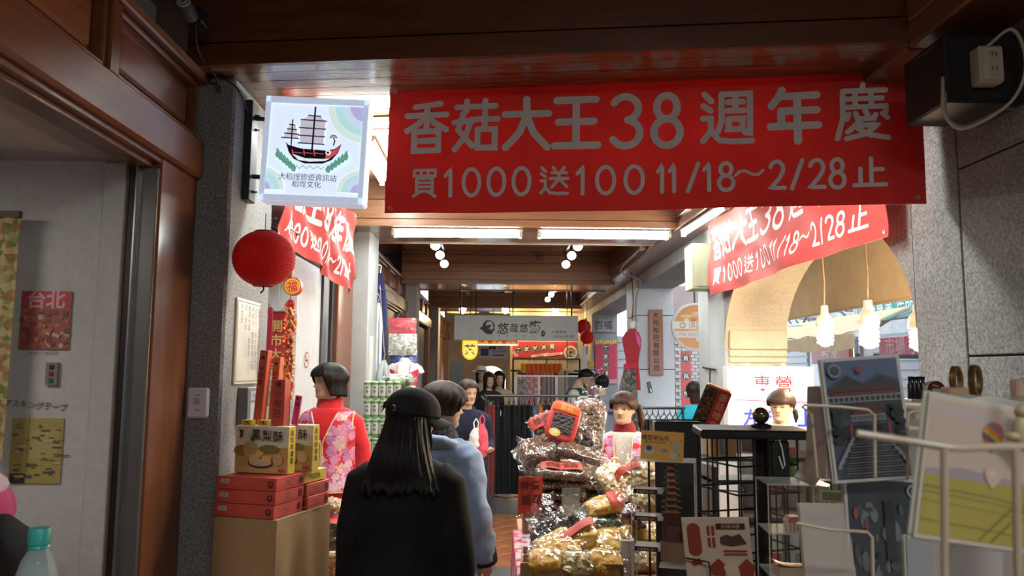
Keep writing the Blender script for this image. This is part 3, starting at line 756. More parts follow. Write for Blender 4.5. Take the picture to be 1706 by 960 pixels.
for sg, x0 in ((1, 430), (-1, 750)):
    for k in range(6):
        x = x0 + sg * (8 + k * 15); y = 372 + k * 13
        pr.poly([T(x - 12, y + 8), T(x, y - 26 + k * 2), T(x + 13, y + 4), T(x + 8, y + 24), T(x - 6, y + 22)], GRN)
    pr.line([T(x0, 350), T(x0 + sg * 12, 395), T(x0 + sg * 92, 440)], .003, L_((.12, .36, .30), .45))
pr.line([T(q, y) for q, y in ((525, 430), (540, 446), (556, 430), (572, 446), (588, 430), (604, 446), (620, 430), (636, 446), (650, 434))], .004, L_((.35, .62, .55), .6))
TXT = flat((.06, .05, .12), .5)
x, z = T(580, 486); pr.text('大稻埕旅遊資訊站', x, z, .0345, TXT, 0, .98)
x, z = T(577, 521); pr.text('稻埕文化', x, z, .0345, TXT, 0, .98)
pr.build('print', t)
br = thing('sign_bracket', 'black steel bracket plate with two arms bolted to the granite pillar', 'bracket', (0, 0, 0))
p0, p1 = atX(402, 158, XL), atX(404, 334, XL); yb = 3.60
MB().bb(XL, XL + .035, yb - .05, yb + .05, p1.z, p0.z, 0, .004).build('plate', flat((.03, .032, .036), .4, .3), br)
Rm = Matrix.Rotation(rz, 3, 'Z')
for z in (at(410, 197, 3.6).z, at(410, 294, 3.6).z):
    e = ctr + Rm @ V((-LW / 2, .055, 0)); MB().tube([(XL + .02, yb, z), (e.x + .004, e.y, z)], .011, 8).build('arm', BLACK, br)
for z in (p0.z - .06, p0.z - .13, p1.z + .05):
    MB().lathe([(.008, -.001), (.008, .008), (.004, .008), (.004, .02), (0, .02)], (XL + .034, yb + .012, z), 8, 0, 'X').build('bolt', DSTEEL, br)
tag(MB().cable([(XL - .13, 3.40, 2.90), (XL - .08, 3.395, 2.925), (XL - .02, 3.40, 2.90), (XL + .012, 3.46, 2.86), (XL + .014, 3.58, 2.78), (XL + .012, 3.60, 2.70)], .0045, 6).build('sign_cable', BLACK, smooth=True), 'thin black cable looping over top of granite pillar to the sign bracket', 'cable')

LANT = sheer(cloth('lantern_paper', (.62, .018, .016), (.74, .03, .026), .6, 120, .12, .1), .4)
Lc = at(440, 431, 3.40); lr = .135
t = thing('paper_lantern', 'round red paper lantern hanging under the light box sign', 'lantern', Lc)
prof = []
for k in range(0, 67):
    a = -pi / 2 + .28 + (pi - .56) * k / 66
    prof.append((lr * cos(a) * (1.0 + (.012 if k % 3 == 0 else -.004)), lr * .93 * sin(a)))
MB().lathe(prof, (0, 0, 0), 36).build('paper_shade', LANT, t, smooth='all')
for sg in (1, -1): MB().tube([(.042 * cos(a), .042 * sin(a), sg * lr * .89) for a in [k * pi / 8 for k in range(16)]], .004, 6, closed=True).build('rim', flat((.30, .012, .012), .5), t)
MB().tube([(0, 0, -.11), (.004, 0, -.14), (-.01, 0, -.155)], .004, 6).build('tassel_stub', BLACK, t)
MB().tube([(0, 0, lr * .9), (0, 0, at(437, 352, 3.4).z - Lc.z - .01)], .002, 5).build('wire', BLACK, t)

p0, p1 = at(315, 646, 3.405), at(348, 697, 3.405)
t = thing('intercom', 'white rounded intercom plate on front of the granite pillar', 'intercom', ((p0.x + p1.x) / 2, 3.41, (p0.z + p1.z) / 2))
w_, h_ = p1.x - p0.x, p0.z - p1.z
MB().box((0, -.012, 0), (w_, .024, h_), 0, None, .008).build('plate', flat((.66, .64, .68), .35), t)
MB().box((-.003, -.0255, .008), (.026, .004, .026), 0, None, .0015).build('button', flat((.40, .40, .44), .4), t)
for z in (.035, -.03): MB().box((0, -.0245, z), (.02, .001, .003)).build('mark', DSTEEL, t)

def xplate(name, label, cat, px0, py0, px1, py1, dep, m, X=XL):
    """thing flat on the pillar's inner side; local x runs along the wall away from the viewer"""
    a, b = atX(px0, py0, X), atX(px1, py1, X)
    a2, b2 = atX(px0, py1, X), atX(px1, py0, X)
    zt = (a.z + b2.z) / 2; zb = (b.z + a2.z) / 2
    t = thing(name, label, cat, (X, (a.y + b.y) / 2, (zt + zb) / 2), R(90))
    W_, H_ = abs(b.y - a.y), zt - zb
    MB().box((0, -dep / 2, 0), (W_, dep, H_), 0, None, .003).build('plate', m, t)
    return t, W_, H_
BRASS = flat((.62, .56, .44), .32, .35)
t, W_, H_ = xplate('brass_plate', 'pale brass notice plate of engraved columns on the granite pillar', 'plate', 392, 500, 425, 640, .012, BRASS)
pr = Print(-.0124)
for a_, b_, c_, d_ in ((0, H_ / 2 - .014, W_ - .02, .004), (0, -H_ / 2 + .014, W_ - .02, .004), (-W_ / 2 + .01, 0, .004, H_ - .026), (W_ / 2 - .01, 0, .004, H_ - .026)): pr.rect(a_, b_, c_, d_, flat((.10, .08, .06), .5))
cols = ['監造人 呂大吉建築師事務所', '設計人 呂大吉建築師', '承造人 營造有限公司', '使用分區 商業區', '日 月年', '字號使']
for k, s in enumerate(cols):
    n = len(s); pr.vtext(s, W_ / 2 - .022 - k * (W_ - .044) / 5, H_ / 2 - .026, min(.030, (H_ - .06) / (n * 1.02)), flat((.05, .04, .03), .5), .004, 1.02, sx=1.0)
pr.build('engraving', t)
t, W_, H_ = xplate('number_box', 'grey metal box marked 2 below the brass plate', 'box', 396, 645, 422, 704, .05, flat((.16, .17, .18), .4, .4))
pr = Print(-.0508); pr.rect(.0, H_ * .27, W_ * .72, H_ * .26, flat((.30, .33, .36), .4)); pr.rect(.0, -H_ * .16, W_ * .72, H_ * .46, flat((.33, .36, .40), .4))
pr.text('迪化街一段', 0, H_ * .27, .024, flat((.03, .03, .04), .5)); pr.text('2', 0, -H_ * .16, .075, flat((.04, .04, .05), .5)); pr.build('print', t)
t = thing('no_smoking_sticker', 'crumpled white no smoking sticker with a red cross beside the brass plate', 'sticker', at(431, 637, 3.93), (0, R(12), R(25)))
MB().grid(lambda u, v: ((u - .5) * .085, .006 * sin(u * 9 + v * 4) + .004 * sin(v * 11), (v - .5) * .105 * (1 - .25 * abs(u - .5))), 8, 8, 0, .002).build('paper', flat((.78, .76, .74), .6), t)
pr = Print(-.009); pr.ring(0, -.004, .026, .033, flat((.7, .14, .05), .5)); pr.rect(0, -.004, .034, .007, INK, R(35)); pr.rect(0, -.004, .055, .009, RED, R(40)); pr.rect(0, -.004, .055, .009, RED, R(-40)); pr.build('print', t)
tag(MB().lathe([(.031, 0), (.031, .05), (.026, .075), (.016, .085), (0, .088)], (0, 0, 0), 18).move(Matrix.Translation(at(318, 29, 3.0)) @ Matrix.Rotation(R(70), 4, 'X')).build('ceiling_sensor', flat((.10, .10, .10), .35), smooth=True), 'small dark round sensor with a pale ring under the nearest beam', 'sensor')
q = at(318, 29, 3.0)
s_o = bpy.data.objects['ceiling_sensor']
m = MB()
for rr in (.024, .014): m.tube([(rr * cos(k * pi / 8), rr * sin(k * pi / 8), .0805 if rr > .02 else .087) for k in range(16)], .0035, 6, closed=True)
m.move(Matrix.Translation(q) @ Matrix.Rotation(R(70), 4, 'X')).build('pale_ring', flat((.45, .45, .45), .4), s_o)
MB().bb(q.x - .04, q.x + .035, q.y + .02, q.y + .10, q.z - .005, q.z + .06, 0, .006).build('housing', BLACK, s_o)
tag(MB().cable([(q.x, q.y + .05, q.z), (q.x - .02, q.y + .12, q.z - .06), (-1.28, 3.22, 2.93), (-1.25, 3.30, 2.88), (-1.26, 3.36, 2.84), (-1.27, 3.395, 2.88), (-1.33, 3.40, 2.90)], .004, 6).build('sensor_cable', BLACK, smooth=True), 'tangled black cable running from the round sensor to the pillar top', 'cable')

# ================================================================== INSIDE THE NEAREST SHOP: posters and switch on the white party wall
def wallprint(name, label, cat, px0, py0, px1, py1, Y, base, dep=.003):
    a, b = at(px0, py0, Y), at(px1, py1, Y); W_, H_ = abs(b.x - a.x), abs(a.z - b.z)
    t = thing(name, label, cat, ((a.x + b.x) / 2, Y, (a.z + b.z) / 2))
    MB().box((0, -dep / 2, 0), (W_, dep, H_)).build('sheet', base, t); return t, W_, H_
WY = 3.056
t, W_, H_ = wallprint('poster', 'red city food poster pinned above the switch on white wall', 'poster', 38, 485, 115, 583, WY, flat((.34, .10, .07), .5))
pr = Print(-.0036, .00006); pr.rect(0, H_ * .36, W_, H_ * .28, flat((.45, .05, .07), .5)); pr.text('台北', 0, H_ * .36, .075, flat((.66, .34, .34), .5), .03)
random.seed(3)
for k in range(60):
    c = random.choice([(.45, .16, .06), (.50, .28, .10), (.30, .05, .05), (.52, .40, .26), (.20, .07, .05), (.40, .10, .12)])
    x, z = random.uniform(-.46, .46) * W_, random.uniform(-.46, .18) * H_
    (pr.rect(x, z, random.uniform(.012, .03), random.uniform(.008, .02), flat(c, .5), random.uniform(-.4, .4)) if k % 2 else pr.disc(x, z, random.uniform(.005, .013), flat(c, .5), 10))
pr.build('print', t)
pr = Print(-.0004); pr.text('2018 11 18 台北', 0, 0, .017, flat((.35, .12, .10), .6)); o = pr.build('caption_strip', None); o.location = at(72, 588, WY); tag(o, 'small handwritten red date line below the red poster', 'lettering')
t, W_, H_ = wallprint('switch_panel', 'narrow metal panel of three push buttons on white wall', 'switch', 80, 604, 97, 642, WY, flat((.28, .26, .23), .4, .4), .012)
for k, c in enumerate(((.03, .05, .05), (.30, .03, .03), (.03, .14, .10))): MB().box((0, -.014, .026 - k * .026), (.018, .006, .018), 0, None, .003).build('button', flat(c, .4), t)
pr = Print(-.0004, 0); cs = [(.30, .12, .08), (.25, .22, .12), (.18, .20, .10), (.28, .20, .06), (.20, .22, .12), (.28, .14, .08), (.26, .20, .10)]
for k, (c, s) in enumerate(zip('マスキングテープ', cs + cs)): pr.text(c, -.105 + k * .031, -.0022 * k, .032, flat(s, .6), .02)
o = pr.build('wall_lettering', None); o.location = at(58, 672, WY); tag(o, 'row of coloured paper letters stuck between switch and lower poster', 'lettering')
t, W_, H_ = wallprint('poster', 'yellow shop map poster near the bottom of white wall', 'poster', 22, 697, 100, 806, WY, flat((.42, .33, .10), .5))
pr = Print(-.0036, .00006); 
for a_, b_, c_, d_ in ((-.17, .22, .012, .9), (.33, -.14, .66, .012), (.15, .33, .75, .012)): pr.rect(a_ * W_, b_ * H_ * .5, c_ * W_, d_ * H_ if d_ > .5 else .004, flat((.30, .08, .04), .5))
pr.rect(.15 * W_, .1 * H_, .55 * W_, .42 * H_, flat((.46, .38, .16), .5)); pr.rect(-.33 * W_, -.42 * H_, .3 * W_, .15 * H_, flat((.06, .03, .03), .5))
for k in range(46):
    c = random.choice([(.16, .12, .05), (.30, .07, .04), (.24, .20, .08), (.10, .10, .08), (.52, .44, .22)])
    pr.rect(random.uniform(-.46, .46) * W_, random.uniform(-.46, .46) * H_, random.uniform(.008, .035), random.uniform(.003, .014), flat(c, .5))
pr.build('print', t)
t = thing('patterned_cloth', 'yellow patterned cloth hanging beside the white wall edge', 'cloth', at(-5, 560, 2.96))
MB().grid(lambda u, v: ((u - .5) * .10, .008 * sin(u * 8), (v - .5) * .92), 8, 20, 0, .003).build('fabric', lumps('cloth_print', [(.50, .42, .20), (.44, .38, .16), (.16, .20, .06), (.52, .44, .22), (.36, .16, .06)], 46, .8, .05), t)
MB().box((0, 0, .47), (.11, .02, .025)).build('hanging_bar', flat((.10, .08, .04), .6), t)
t = thing('ceiling_vent', 'dark triangular vent opening where shop wall meets its ceiling', 'vent', at(85, 240, 2.99))
MB().prism([(-.07, .035), (.10, -.04), (-.068, -.04)], 0, .035).build('recess', flat((.02, .02, .02), .8), t)
MB().prism([(-.075, .04), (-.066, .04), (-.066, -.045), (-.075, -.045)], -.004, .035).build('edge', flat((.10, .09, .08), .6), t)
q = at(70, 190, 2.6)
t = thing('pull_chain', 'thin ceiling pull cord ending in a small ring inside the nearest shop', 'cord', q)
a, b = at(30, 160, 2.5) - q, at(82, 196, 2.7) - q
MB().tube([a, (a + b) / 2 + V((0, 0, -.01)), b], .0015, 5).build('cord', flat((.3, .28, .25), .5), t)
MB().tube([b + V((.012 * cos(k * pi / 6), 0, .012 * sin(k * pi / 6) - .012)) for k in range(12)], .002, 5, closed=True).build('ring', STEEL, t)
o = MB().tube([(-2.2, 1.9, 2.40), (-2.6, 1.9, 2.40)], .014, 8).build('added_shop_tube', glow('added_tube_glow', (1, .96, .9), 6), smooth=True); tag(o, 'unseen fluorescent tube added to light the nearest shop', 'light')
ld = bpy.data.lights.new('added_shop_lamp', 'AREA'); ld.shape = 'RECTANGLE'; ld.size = .6; ld.size_y = .08; ld.energy = 7; ld.color = (1, .93, .86); lo = bpy.data.objects.new('added_shop_lamp', ld); COL.objects.link(lo); lo.location = (-2.4, 1.9, 2.38)  # unseen tube and lamp, added so the dim shop interior shows

# ================================================================== BOXES OF CAKES BY THE FIRST PILLAR
ang = math.atan2(3.226 - 3.32, -.83 + 1.13)
BX = V(((-1.13 - .814) / 2 - .0, (3.32 + 3.67) / 2, 0))        # centre of the carton
def loc(x, y, z=0): return BX + Matrix.Rotation(ang, 3, 'Z') @ V((x, y, 0)) + V((0, 0, z))
bx, by, bz = .302, .43, .98
t = thing('cardboard_carton', 'tall brown cardboard carton carrying the cake boxes', 'box', loc(0, 0), ang)
m = MB(); 
m.grid(lambda u, v: ((u - .5) * bx, -by / 2 - .004 * sin(u * pi) * sin(v * pi), v * bz), 6, 10)
m.grid(lambda u, v: (bx / 2 + .012 * (NZ.noise(V((u * 3.5, v * 2, .3)))) * sin(u * pi) + .007 * sin(u * 15) * sin(v * pi), (u - .5) * by, v * bz), 24, 14)
m.grid(lambda u, v: (-bx / 2, (.5 - u) * by, v * bz), 2, 2); m.grid(lambda u, v: ((.5 - u) * bx, by / 2, v * bz), 2, 2)
m.build('walls', CARD, t, smooth=True)
for sg in (-1, 1): MB().box((sg * bx / 4, 0, bz + .002), (bx / 2 - .002, by, .004)).build('flap', CARD, t)
MB().box((0, 0, bz + .0045), (.05, by, .001)).build('tape', flat((.46, .32, .16), .25), t)
REDBOX = flat((.60, .085, .055), .45); INKR = flat((.10, .02, .02), .5)
def redbox(lx, ly, lz, w_, d_, h_, label, gname='flat red cake boxes'):
    t = thing('cake_box', label, 'box', loc(lx, ly, lz + h_ / 2), ang + random.uniform(-.02, .02), gname)
    MB().box((0, 0, -.004), (w_ - .003, d_ - .003, h_ - .008), 0, None, .002).build('tray', REDBOX, t)
    MB().box((0, 0, h_ * .08), (w_, d_, h_ * .84), 0, None, .002).build('lid', REDBOX, t)
    pr = Print(-d_ / 2 - .0006); pr.rect(-w_ * .36, h_ * .12, w_ * .15, h_ * .34, flat((.50, .46, .44), .5)); pr.text('110元', -w_ * .36, h_ * .12, .011, INKR)
    pr.disc(w_ * .41, 0, h_ * .26, INKR, 14); pr.disc(w_ * .41, .003, h_ * .11, REDBOX, 10); pr.build('front_print', t)
    pr = Print(-w_ / 2 - .0006); pr.rect(-.02, 0, d_ * .42, h_ * .42, flat((.66, .12, .10), .5)); pr.text('小知己', -.02, 0, .026, INKR); pr.disc(d_ * .36, 0, h_ * .3, INKR, 14)
    o = pr.build('side_print', t); o.rotation_euler = (0, 0, R(90)); return t
for k, nm in enumerate(('bottom', 'middle', 'top')):
    redbox(-.012 + .004 * k, -.10, bz + .006 + k * .056, .285, .22, .054, 'flat red cake box with price label, %s of the front stack' % nm)
for k, nm in enumerate(('lower', 'upper')):
    redbox(.0, .12, bz + .006 + k * .056, .285, .19, .054, 'flat red cake box in the rear stack, %s one' % nm)
YEL = flat((.72, .50, .05), .45)
t = thing('cake_box', 'small yellow cake box lying on the rear red stack', 'box', loc(.07, .10, bz + .118 + .027), ang); MB().box((0, 0, 0), (.13, .20, .05), 0, None, .002).build('carton', YEL, t)
pr = Print(-.0656); pr.text('鳳梨酥', 0, 0, .03, INKR); o = pr.build('print', t); o.rotation_euler = (0, 0, R(90))
def pinebox(lx, ly, lz, w_, d_, h_, label):
    t = thing('pineapple_cake_box', label, 'box', loc(lx, ly, lz + h_ / 2), ang, 'pineapple cake boxes')
    MB().box((0, 0, 0), (w_, d_, h_), 0, None, .002).build('carton', flat((.74, .66, .50), .4), t)
    pr = Print(-d_ / 2 - .0006)
    pr.rect(0, -h_ * .22, w_ * .99, h_ * .54, flat((.62, .36, .10), .5)); pr.rect(0, -h_ * .43, w_ * .99, h_ * .12, flat((.66, .42, .16), .5))
    x, z = -w_ * .36, -h_ * .03
    pr.disc(x, z, .042, flat((.34, .20, .05), .5), 20, .024)                     # pineapple lying behind
    for k in range(7): pr.poly([(-w_ * .2 + .006, h_ * .12), (-w_ * .2 - .034 + k * .011, h_ * (.42 - .03 * abs(k - 3))), (-w_ * .2 + .012, h_ * .1)], flat((.05, .14, .05), .5))
    pr.disc(-w_ * .2, -.002, .034, flat((.56, .38, .14), .5), 18, .04)
    for q in range(5):
        pr.line([(-w_ * .2 - .028 + q * .014, .028), (-w_ * .2 - .02 + q * .011, -.035)], .0012, flat((.30, .18, .05), .5))
    pr.disc(w_ * .0, -h_ * .28, .062, flat((.12, .05, .02), .5), 24, .022); pr.disc(0, -h_ * .265, .056, flat((.62, .54, .42), .5), 24, .016)
    for cx, cz, aa in ((-.03, -h_ * .17, .1), (.0, -h_ * .05, .8), (.03, -h_ * .2, -.1)): pr.rect(cx, cz, .045, .03, flat((.80, .55, .20), .5), aa)
    pr.disc(w_ * .33, -h_ * .2, .024, flat((.64, .42, .20), .5), 18); pr.disc(w_ * .16, .004, .05, flat((.22, .17, .05), .5), 16, .018)
    pr.rect(w_ * .40, -h_ * .42, w_ * .12, h_ * .07, flat((.6, .08, .05), .5))
    for k, ch_ in enumerate('鳳梨酥'): pr.text(ch_, -w_ * .09 + k * .054, h_ * .32 - .003 * k, .050, flat((.02, .02, .025), .5), .008)
    pr.poly([(-w_ * .42, h_ * .44), (-w_ * .33, h_ * .4), (-w_ * .32, h_ * .46), (-w_ * .35, h_ * .26), (-w_ * .4, h_ * .24), (-w_ * .39, h_ * .34)], INKR)
    pr.build('front_print', t)
    pr = Print(-w_ / 2 - .0006); pr.rect(0, 0, d_ * .98, h_ * .98, YEL); pr.vtext('鳳梨酥禮盒', 0, h_ * .42, .026, INKR, .01, 1.1); o = pr.build('side_print', t); o.rotation_euler = (0, 0, R(90)); return t
pinebox(-.005, -.085, bz + .175, .262, .055, .200, 'pineapple cake box standing at the front of the carton')
pinebox(.035, .045, bz + .175, .262, .055, .200, 'pineapple cake box standing behind the first one')
def stick(name, label, lx, ly, z0, w_, d_, h_, c, txt, rot=0, tilt=0):
    t = thing(name, label, 'box', loc(lx, ly, z0), (0, tilt, ang + rot))
    MB().box((0, 0, h_ / 2), (w_, d_, h_), 0, None, .002).build('carton', flat(c, .45), t)
    pr = Print(-d_ / 2 - .0006); pr.rect(0, h_ / 2, w_ * .8, h_ * .94, flat(tuple(min(1, q * 1.15) for q in c), .45)); pr.vtext(txt, 0, h_ * .78, min(w_ * .62, h_ * .2), INKR, .01, 1.15); pr.disc(0, h_ * .9, w_ * .22, INKR, 10); pr.build('print', t); return t
zt = bz + .376
stick('gift_box', 'narrow orange red gift box standing on the pineapple cake boxes', .045, -.05, zt, .060, .05, .20, (.52, .07, .05), '小知己')
stick('gift_box', 'slim red gift box leaning by the pillar corner, nearer of two', -.085, -.02, zt, .040, .04, .33, (.60, .10, .05), '平安茶', .05, R(4))
stick('gift_box', 'slim orange gift box behind the leaning red one', -.045, .03, zt, .034, .04, .30, (.62, .16, .06), '好茶', .1, R(3))
stick('tag_packet', 'pink paper packet leaning behind the orange red gift box', .083, .0, zt, .03, .012, .13, (.66, .06, .20), '福', 0, R(8))
for k in range(2):
    t = thing('yellow_tag', 'small yellow price box, %s of two on the pineapple cake box' % ('nearer', 'farther')[k], 'box', loc(-.10 + .065 * k, -.075 + .02 * k, zt + .011), ang); MB().box((0, 0, 0), (.05, .03, .022), 0, None, .002).build('carton', YEL, t); pr = Print(-.0156); pr.text('牛軋', 0, 0, .016, INKR, .02); pr.build('print', t)

# ================================================================== HANGING THINGS IN THE SECOND SHOP
def hangline(parent, top, zt, r=.0015): MB().tube([top, (top[0], top[1], zt)], r, 5).build('string', flat((.5, .4, .3), .6), parent)
a, b = at(446, 520, 4.45), at(478, 625, 4.45); W_, H_ = b.x - a.x, a.z - b.z
t = thing('red_scroll', 'red paper scroll with four gold characters hanging in the second shop', 'scroll', ((a.x + b.x) / 2, 4.45, a.z))
MB().grid(lambda u, v: ((u - .5) * W_, .004 * sin(v * 7), -v * H_), 6, 14, 0, .002).build('paper', flat((.50, .035, .05), .55), t)
MB().tube([(-W_ / 2 - .01, 0, 0), (W_ / 2 + .01, 0, 0)], .006, 8).build('rod', flat((.3, .05, .04), .5), t)
pr = Print(-.006); pr.vtext('開市大吉', -.005, -.045, .072, flat((.78, .60, .22), .4), .02, 1.12); pr.build('lettering', t); hangline(t, (0, 0, 0), 2.395 - a.z)
a, b = at(432, 512, 4.15), at(452, 583, 4.15); W_, H_ = b.x - a.x, a.z - b.z
t = thing('red_tag', 'long red rounded paper tag on a string by the granite pillar', 'tag', ((a.x + b.x) / 2, 4.15, a.z))
MB().prism([(-W_ / 2 + .006, 0), (W_ / 2 - .006, 0), (W_ / 2, -.012)] + [(W_ / 2 * cos(q), -H_ + .03 + .03 * sin(q)) for q in [0, -.5, -1.0, -1.57, -2.1, -2.6, -3.14]] + [(-W_ / 2, -.012)], 0, .004).build('card', flat((.52, .03, .06), .5), t)
pr = Print(); pr.rect(-.010, -H_ * .45, .004, H_ * .55, flat((.66, .30, .30), .5)); pr.rect(.010, -H_ * .45, .004, H_ * .55, flat((.66, .30, .30), .5)); pr.disc(0, -H_ + .04, .012, flat((.66, .28, .26), .5)); pr.build('print', t); hangline(t, (0, .002, 0), 2.395 - a.z)
fx = at(484, 500, 4.35)
t = thing('firecracker_string', 'string of red and gold paper firecrackers hanging in the shop window', 'decoration', fx)
FRC = [flat((.58, .04, .03), .4), flat((.74, .34, .05), .35), flat((.46, .14, .04), .4)]
random.seed(11); Ht = fx.z - at(484, 672, 4.35).z
MB().tube([(0, 0, .14), (0, 0, -Ht)], .003, 5).build('cord', RED, t)
for k in range(44):
    z = -.02 - (Ht - .04) * (k // 2) / 22; sg = 1 if k % 2 else -1
    c = V((sg * .016 + random.uniform(-.006, .006), random.uniform(-.012, .012), z)); d = V((sg * random.uniform(.3, .7), random.uniform(-.5, .3), -1)).normalized() * .026
    m = MB().tube([c - d, c + d], .0085, 7, 0); m.tube([c - d * 1.02, c - d * .7], .0092, 7, 1); m.tube([c + d * .7, c + d * 1.02], .0092, 7, 1); m.build('firecracker', [FRC[k % 3 if k % 3 != 1 else 0], FRC[1]], t, smooth=True)
c = at(489, 478, 4.35)
t = thing('round_charm', 'round gold and red lucky charm above the firecracker string', 'decoration', c)
MB().lathe([(0, -.028), (.046, -.028), (.050, -.022), (.050, .028), (0, .028)], (0, 0, 0), 26, 0, 'Y').build('drum', flat((.56, .05, .03), .45), t, smooth=True)
pr = Print(-.0288); pr.disc(0, 0, .044, flat((.80, .52, .05), .4), 26); pr.ring(0, 0, .032, .036, RED); pr.text('福', 0, 0, .058, RED, .02); pr.build('face', t)
MB().tube([(0, 0, .05), (0, 0, 2.395 - c.z)], .002, 5).build('string', RED, t)
t = thing('landscape_calendar', 'pale landscape picture standing behind the red scroll', 'picture', at(458, 590, 4.9))
a, b = at(440, 462, 4.9), at(499, 720, 4.9); W_, H_ = b.x - a.x, a.z - b.z
MB().box((0, .01, 0), (W_, .015, H_), 0, None, .002).build('board', flat((.56, .64, .62), .5), t)
pr = Print(.001)
pr.poly([(-W_ / 2, H_ * .28), (-W_ * .2, H_ * .33), (0, H_ * .27), (W_ * .25, H_ * .32), (W_ / 2, H_ * .26), (W_ / 2, H_ * .18), (-W_ / 2, H_ * .2)], flat((.30, .40, .40), .5))
pr.rect(0, H_ * .02, W_, H_ * .32, flat((.50, .58, .56), .5))
for k in range(26): pr.disc(random.uniform(-.45, .45) * W_, random.uniform(-.48, -.12) * H_, random.uniform(.012, .03), flat(random.choice([(.42, .40, .30), (.56, .54, .46), (.24, .30, .20), (.62, .60, .54), (.45, .30, .28)]), .5), 12)
pr.build('print', t)
t = thing('hanging_rail', 'thin dark rail under the lintel from which paper charms hang in the second shop', 'rail', (-1.25, 4.3, 2.40))
for x in (-.04, 0, .03, .07): MB().tube([(x, -.25, 0), (x, .25, 0)], .006, 6).build('rod', DSTEEL, t)
for y in (-.22, .22): MB().tube([(.08, y, .0), (-.09, y, .0), (-.09, y, .05)], .006, 6).build('bracket', DSTEEL, t)
c = V((-1.398, 5.70, at(525, 600, 5.7).z))
t = thing('no_smoking_sign', 'round no smoking sign on the white shop door', 'sign', c, R(90))
MB().lathe([(0, 0), (.062, 0), (.062, .004), (0, .004)], (0, 0, 0), 28, 0, 'Y').build('disc', flat((.78, .76, .74), .5), t)
pr = Print(-.0045); pr.ring(0, 0, .048, .060, RED, n=32); pr.rect(-.004, -.004, .07, .014, INK); pr.rect(0, 0, .10, .011, RED, R(-42)); pr.build('print', t)

# goods at the foot of the second shop: stool with nut bags, white seaweed packs, lingerie
t = thing('wooden_crate', 'low slatted crate holding nut bags beside the cardboard carton', 'crate', (-.86, 4.22, 0))
for k in range(4):
    z = .06 + k * .11
    for sg in (-1, 1): MB().box((0, sg * .19, z), (.40, .016, .09), 0, None, .003).build('slat', W_ORANGE, t); MB().box((sg * .20, 0, z), (.016, .38, .09), 0, None, .003).build('slat', W_ORANGE, t)
MB().box((0, 0, .455), (.41, .40, .015)).build('top', W_ORANGE, t)
# ================================================================== BAGS AND THE MUSHROOM STALL
FILM = film('clear_film', (1, 1, 1), .10, .13, 24, .9)
FILM2 = film('crinkled_film', (.97, 1, 1), .13, .15, 34, 1.0)
MUSH = lumps('dried_mushroom', [(.07, .030, .012), (.16, .080, .034), (.035, .016, .008), (.24, .14, .07), (.085, .036, .015)], 85, .7, .6)
MUSHP = lumps('sliced_mushroom', [(.17, .11, .065), (.10, .06, .035), (.34, .26, .18), (.07, .04, .025), (.22, .15, .09)], 60, .7)
BLKF = lumps('black_fungus', [(.020, .014, .012), (.05, .034, .028), (.012, .010, .010), (.035, .022, .018)], 60, .6)
MANGO = lumps('yellow_dried_fruit', [(.70, .33, .02), (.78, .44, .04), (.60, .22, .015), (.80, .52, .08)], 30, .45, .5)
NOOD = lumps('pale_bean_curd', [(.72, .54, .26), (.62, .42, .16), (.80, .66, .40), (.52, .34, .12)], 44, .5)
GREENV = lumps('dried_greens', [(.04, .09, .05), (.08, .15, .08), (.14, .20, .12), (.03, .06, .04)], 50, .6)
NUT = lumps('peanuts', [(.60, .40, .22), (.48, .28, .13), (.70, .52, .32), (.40, .20, .09)], 80, .6)
REDC = flat((.66, .075, .05), .5)
def pillow(w_, d_, h_, nu=26, nv=14, lump=.0, freq=30, seed=0, flatend=.0, crease=0.0):
    m = MB(); vs = []; fs = []
    def S(a, b):
        # a around (in the xy outline), b from -1 underside to 1 top
        pass
    rows = nv; cols = nu
    for j in range(rows + 1):
        t = -pi / 2 + pi * j / rows
        ct, st = cos(t), sin(t)
        for i in range(cols):
            a = 2 * pi * i / cols
            sx = math.copysign(abs(cos(a)) ** .45, cos(a)); sy = math.copysign(abs(sin(a)) ** .45, sin(a))
            rr = abs(ct) ** .42
            p = V((w_ / 2 * sx * rr, d_ / 2 * sy * rr, h_ / 2 * math.copysign(abs(st) ** .8, st)))
            n1 = NZ.noise(V((p.x * freq + seed * 3.1, p.y * freq - seed, p.z * freq)))
            n2 = NZ.noise(V((p.x * freq * 2.3 + seed, p.y * freq * 2.3, p.z * freq * 2.3 + 5)))
            k = lump * (n1 + .5 * n2) + crease * (abs(n1) - .25)
            dirv = V((sx * .35, sy * .35, math.copysign(1, st) * (.4 + abs(st))))
            vs.append(p + dirv.normalized() * k)
    for j in range(rows):
        for i in range(cols):
            fs.append((j * cols + i, j * cols + (i + 1) % cols, (j + 1) * cols + (i + 1) % cols, (j + 1) * cols + i))
    fs.append(tuple(range(cols))[::-1]); fs.append(tuple(rows * cols + k for k in range(cols)))
    return m.add(vs, fs)
_bagn = 0
